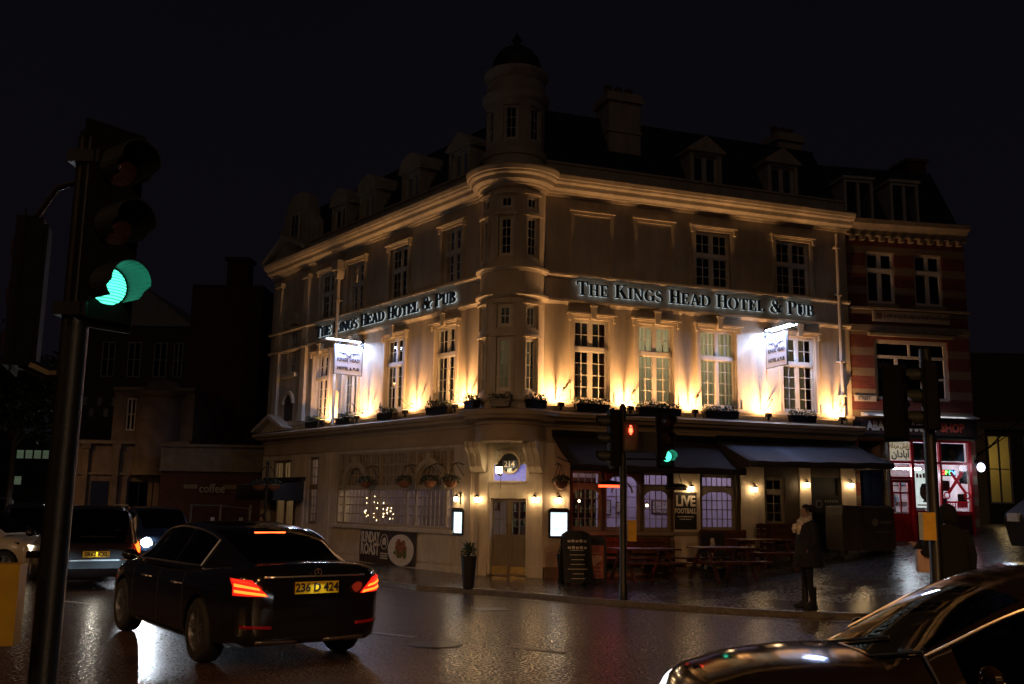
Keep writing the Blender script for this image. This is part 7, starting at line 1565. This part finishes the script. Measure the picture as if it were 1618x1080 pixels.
# --- dark van and cars farther up the left street
vanp = carpaint('dark_red_paint', (.05, .012, .012), .3)
t, bv, RR = car('far_car', 'dark red car far up the left street behind the pale car, one headlight lit', 'car', (-23.5, 45, -.03), radians(150), [(a, b * 1.1, c, d * 1.1, e * 1.1) for a, b, c, d, e in city_body], [(a, b * 1.1, c * 1.1, d * 1.1, e * 1.1) for a, b, c, d, e in city_roof], 2.3, -1.15, .85, .3, vanp, .9, glass_ranges={'side': ((-1.3, -.6), (-.5, .4)), 'rear': (-1.7, -1.3), 'front': (.15, 1.0)})
patch(bv, [(.5, .72), (.74, .76), (.74, .62), (.52, .62)], 'x', 4, 6, .01, name='headlight', parent=t, mm=headw)
for i, (x, y, z, lab) in enumerate(((-16.2, 33, 0, 'dark parked car just behind the people carrier with reflections on its roof'), (-13.2, 31.5, 0, 'dark silver car parked in front of the stone building'))):
    t, bv, RR = car('parked_car', lab, 'car', (x, y, -.03), radians(-28), city_body, city_roof, 2.3, -1.15, .79, .29, blackpaint if i == 0 else mpvp, .88, glass_ranges={'side': ((-1.3, -.6), (-.5, .4)), 'rear': (-1.7, -1.3), 'front': (.15, 1.0)})
    for sg in (1, -1): patch(bv, [(sg * .6, .82), (sg * .74, .82), (sg * .74, .66), (sg * .6, .66)], 'x', -4, 5, .01, name='tail_light', parent=t, mm=redref)
# --- near car crossing at lower right
nearp = carpaint('black_near_paint', (.010, .006, .003), .10); nearp.node_tree.nodes['Principled BSDF'].inputs['Coat Weight'].default_value = .0
near_body = [(-2.4, .5, .45, .72, .80), (-2.3, .80, .3, .86, .98), (-1.9, .89, .22, .90, 1.0), (-.8, .90, .2, .87, .96), (.6, .90, .2, .85, .95), (1.05, .89, .2, .84, .965), (1.5, .87, .22, .80, .945), (1.9, .80, .26, .72, .87), (2.12, .68, .32, .64, .77), (2.22, .45, .40, .56, .64)]
near_roof = [(-1.9, .68, .96, .52, .99), (-1.5, .76, .93, .58, 1.22), (-1.1, .82, .92, .61, 1.40), (-.4, .84, .915, .63, 1.47), (.1, .84, .91, .63, 1.44), (.5, .83, .91, .61, 1.30), (.9, .81, .905, .59, 1.07), (1.15, .79, .90, .57, .93)]
t, bv, RR = car('passing_car', 'near dark car with amber reflections on bonnet and windscreen pillar at the bottom right corner', 'car', (3.12, 5.75, -.03), radians(-88), near_body, near_roof, 2.75, -1.35, .88, .33, nearp, .93, glass_ranges={'side': ((-1.1, -.3), (-.2, .85)), 'rear': (-1.8, -1.2), 'front': (.42, 1.1)})
for sg in (1, -1): trim_line(t, RR, sg, -1.2, .96, chrome, .008)
for sg in (1, -1): m = MB(); m.blob((.78, sg * .98, .98), .09, jit=0, n=8, sz=(.6, 1.1, .75)); m.build('wing_mirror', nearp, t, smooth=True); patch(bv, [(sg * .42, .70), (sg * .74, .74), (sg * .74, .60), (sg * .44, .56)], 'x', 4, 8, .01, name='headlight', parent=t, mm=lit('near_headlight_%d' % (sg > 0), (.9, .95, 1), 3))
m = MB(); m.tube([(1.15, -.5, .945), (.95, .1, 1.06)], .008, 5); m.build('wiper', rubber, t); m = MB(); m.tube([(1.15, .1, .945), (.95, .6, 1.05)], .008, 5); m.build('wiper', rubber, t)
# --- dark van at the right edge
t = thing('parked_van', 'tall dark parked van cut by the right edge of the photo', 'van', g2((11.7, 17.9)), radians(192))
m = MB(); pr = [(-2.3, .35), (2.2, .35), (2.35, .9), (1.8, 1.25), (1.35, 2.1), (-2.2, 2.25), (-2.35, 1.9)]
m.prism(pr, -.92, .92); o = m.build('body', mat('van_black_paint', (.008, .008, .009), .6), t); bv_ = o.modifiers.new('b', 'BEVEL'); bv_.width = .10; bv_.segments = 4
m = MB(); m.prism([(.6, 1.3), (1.68, 1.3), (1.3, 1.98), (.6, 1.98)], -.928, -.921); m.build('side_window', winglass, t); m = MB(); m.prism([(.6, 1.3), (1.68, 1.3), (1.3, 1.98), (.6, 1.98)], .921, .928); m.build('side_window', winglass, t)
m = MB()
for x in (-1.4, 1.45):
    for sg in (-1, 1): m = MB(); m.lathe([(0, -.1), (.3, -.1), (.33, -.05), (.33, .05), (.3, .1), (0, .1)], (x, sg * .86, .33), 24, 'y'); m.build('wheel', rubber, t)
for sg in (-1, 1): m = MB(); m.box(2.30, 2.36, sg * .65 - .14, sg * .65 + .14, .8, .95); m.build('headlight', mat('van_lamp_%d' % (sg > 0), (.6, .65, .7), .15), t)
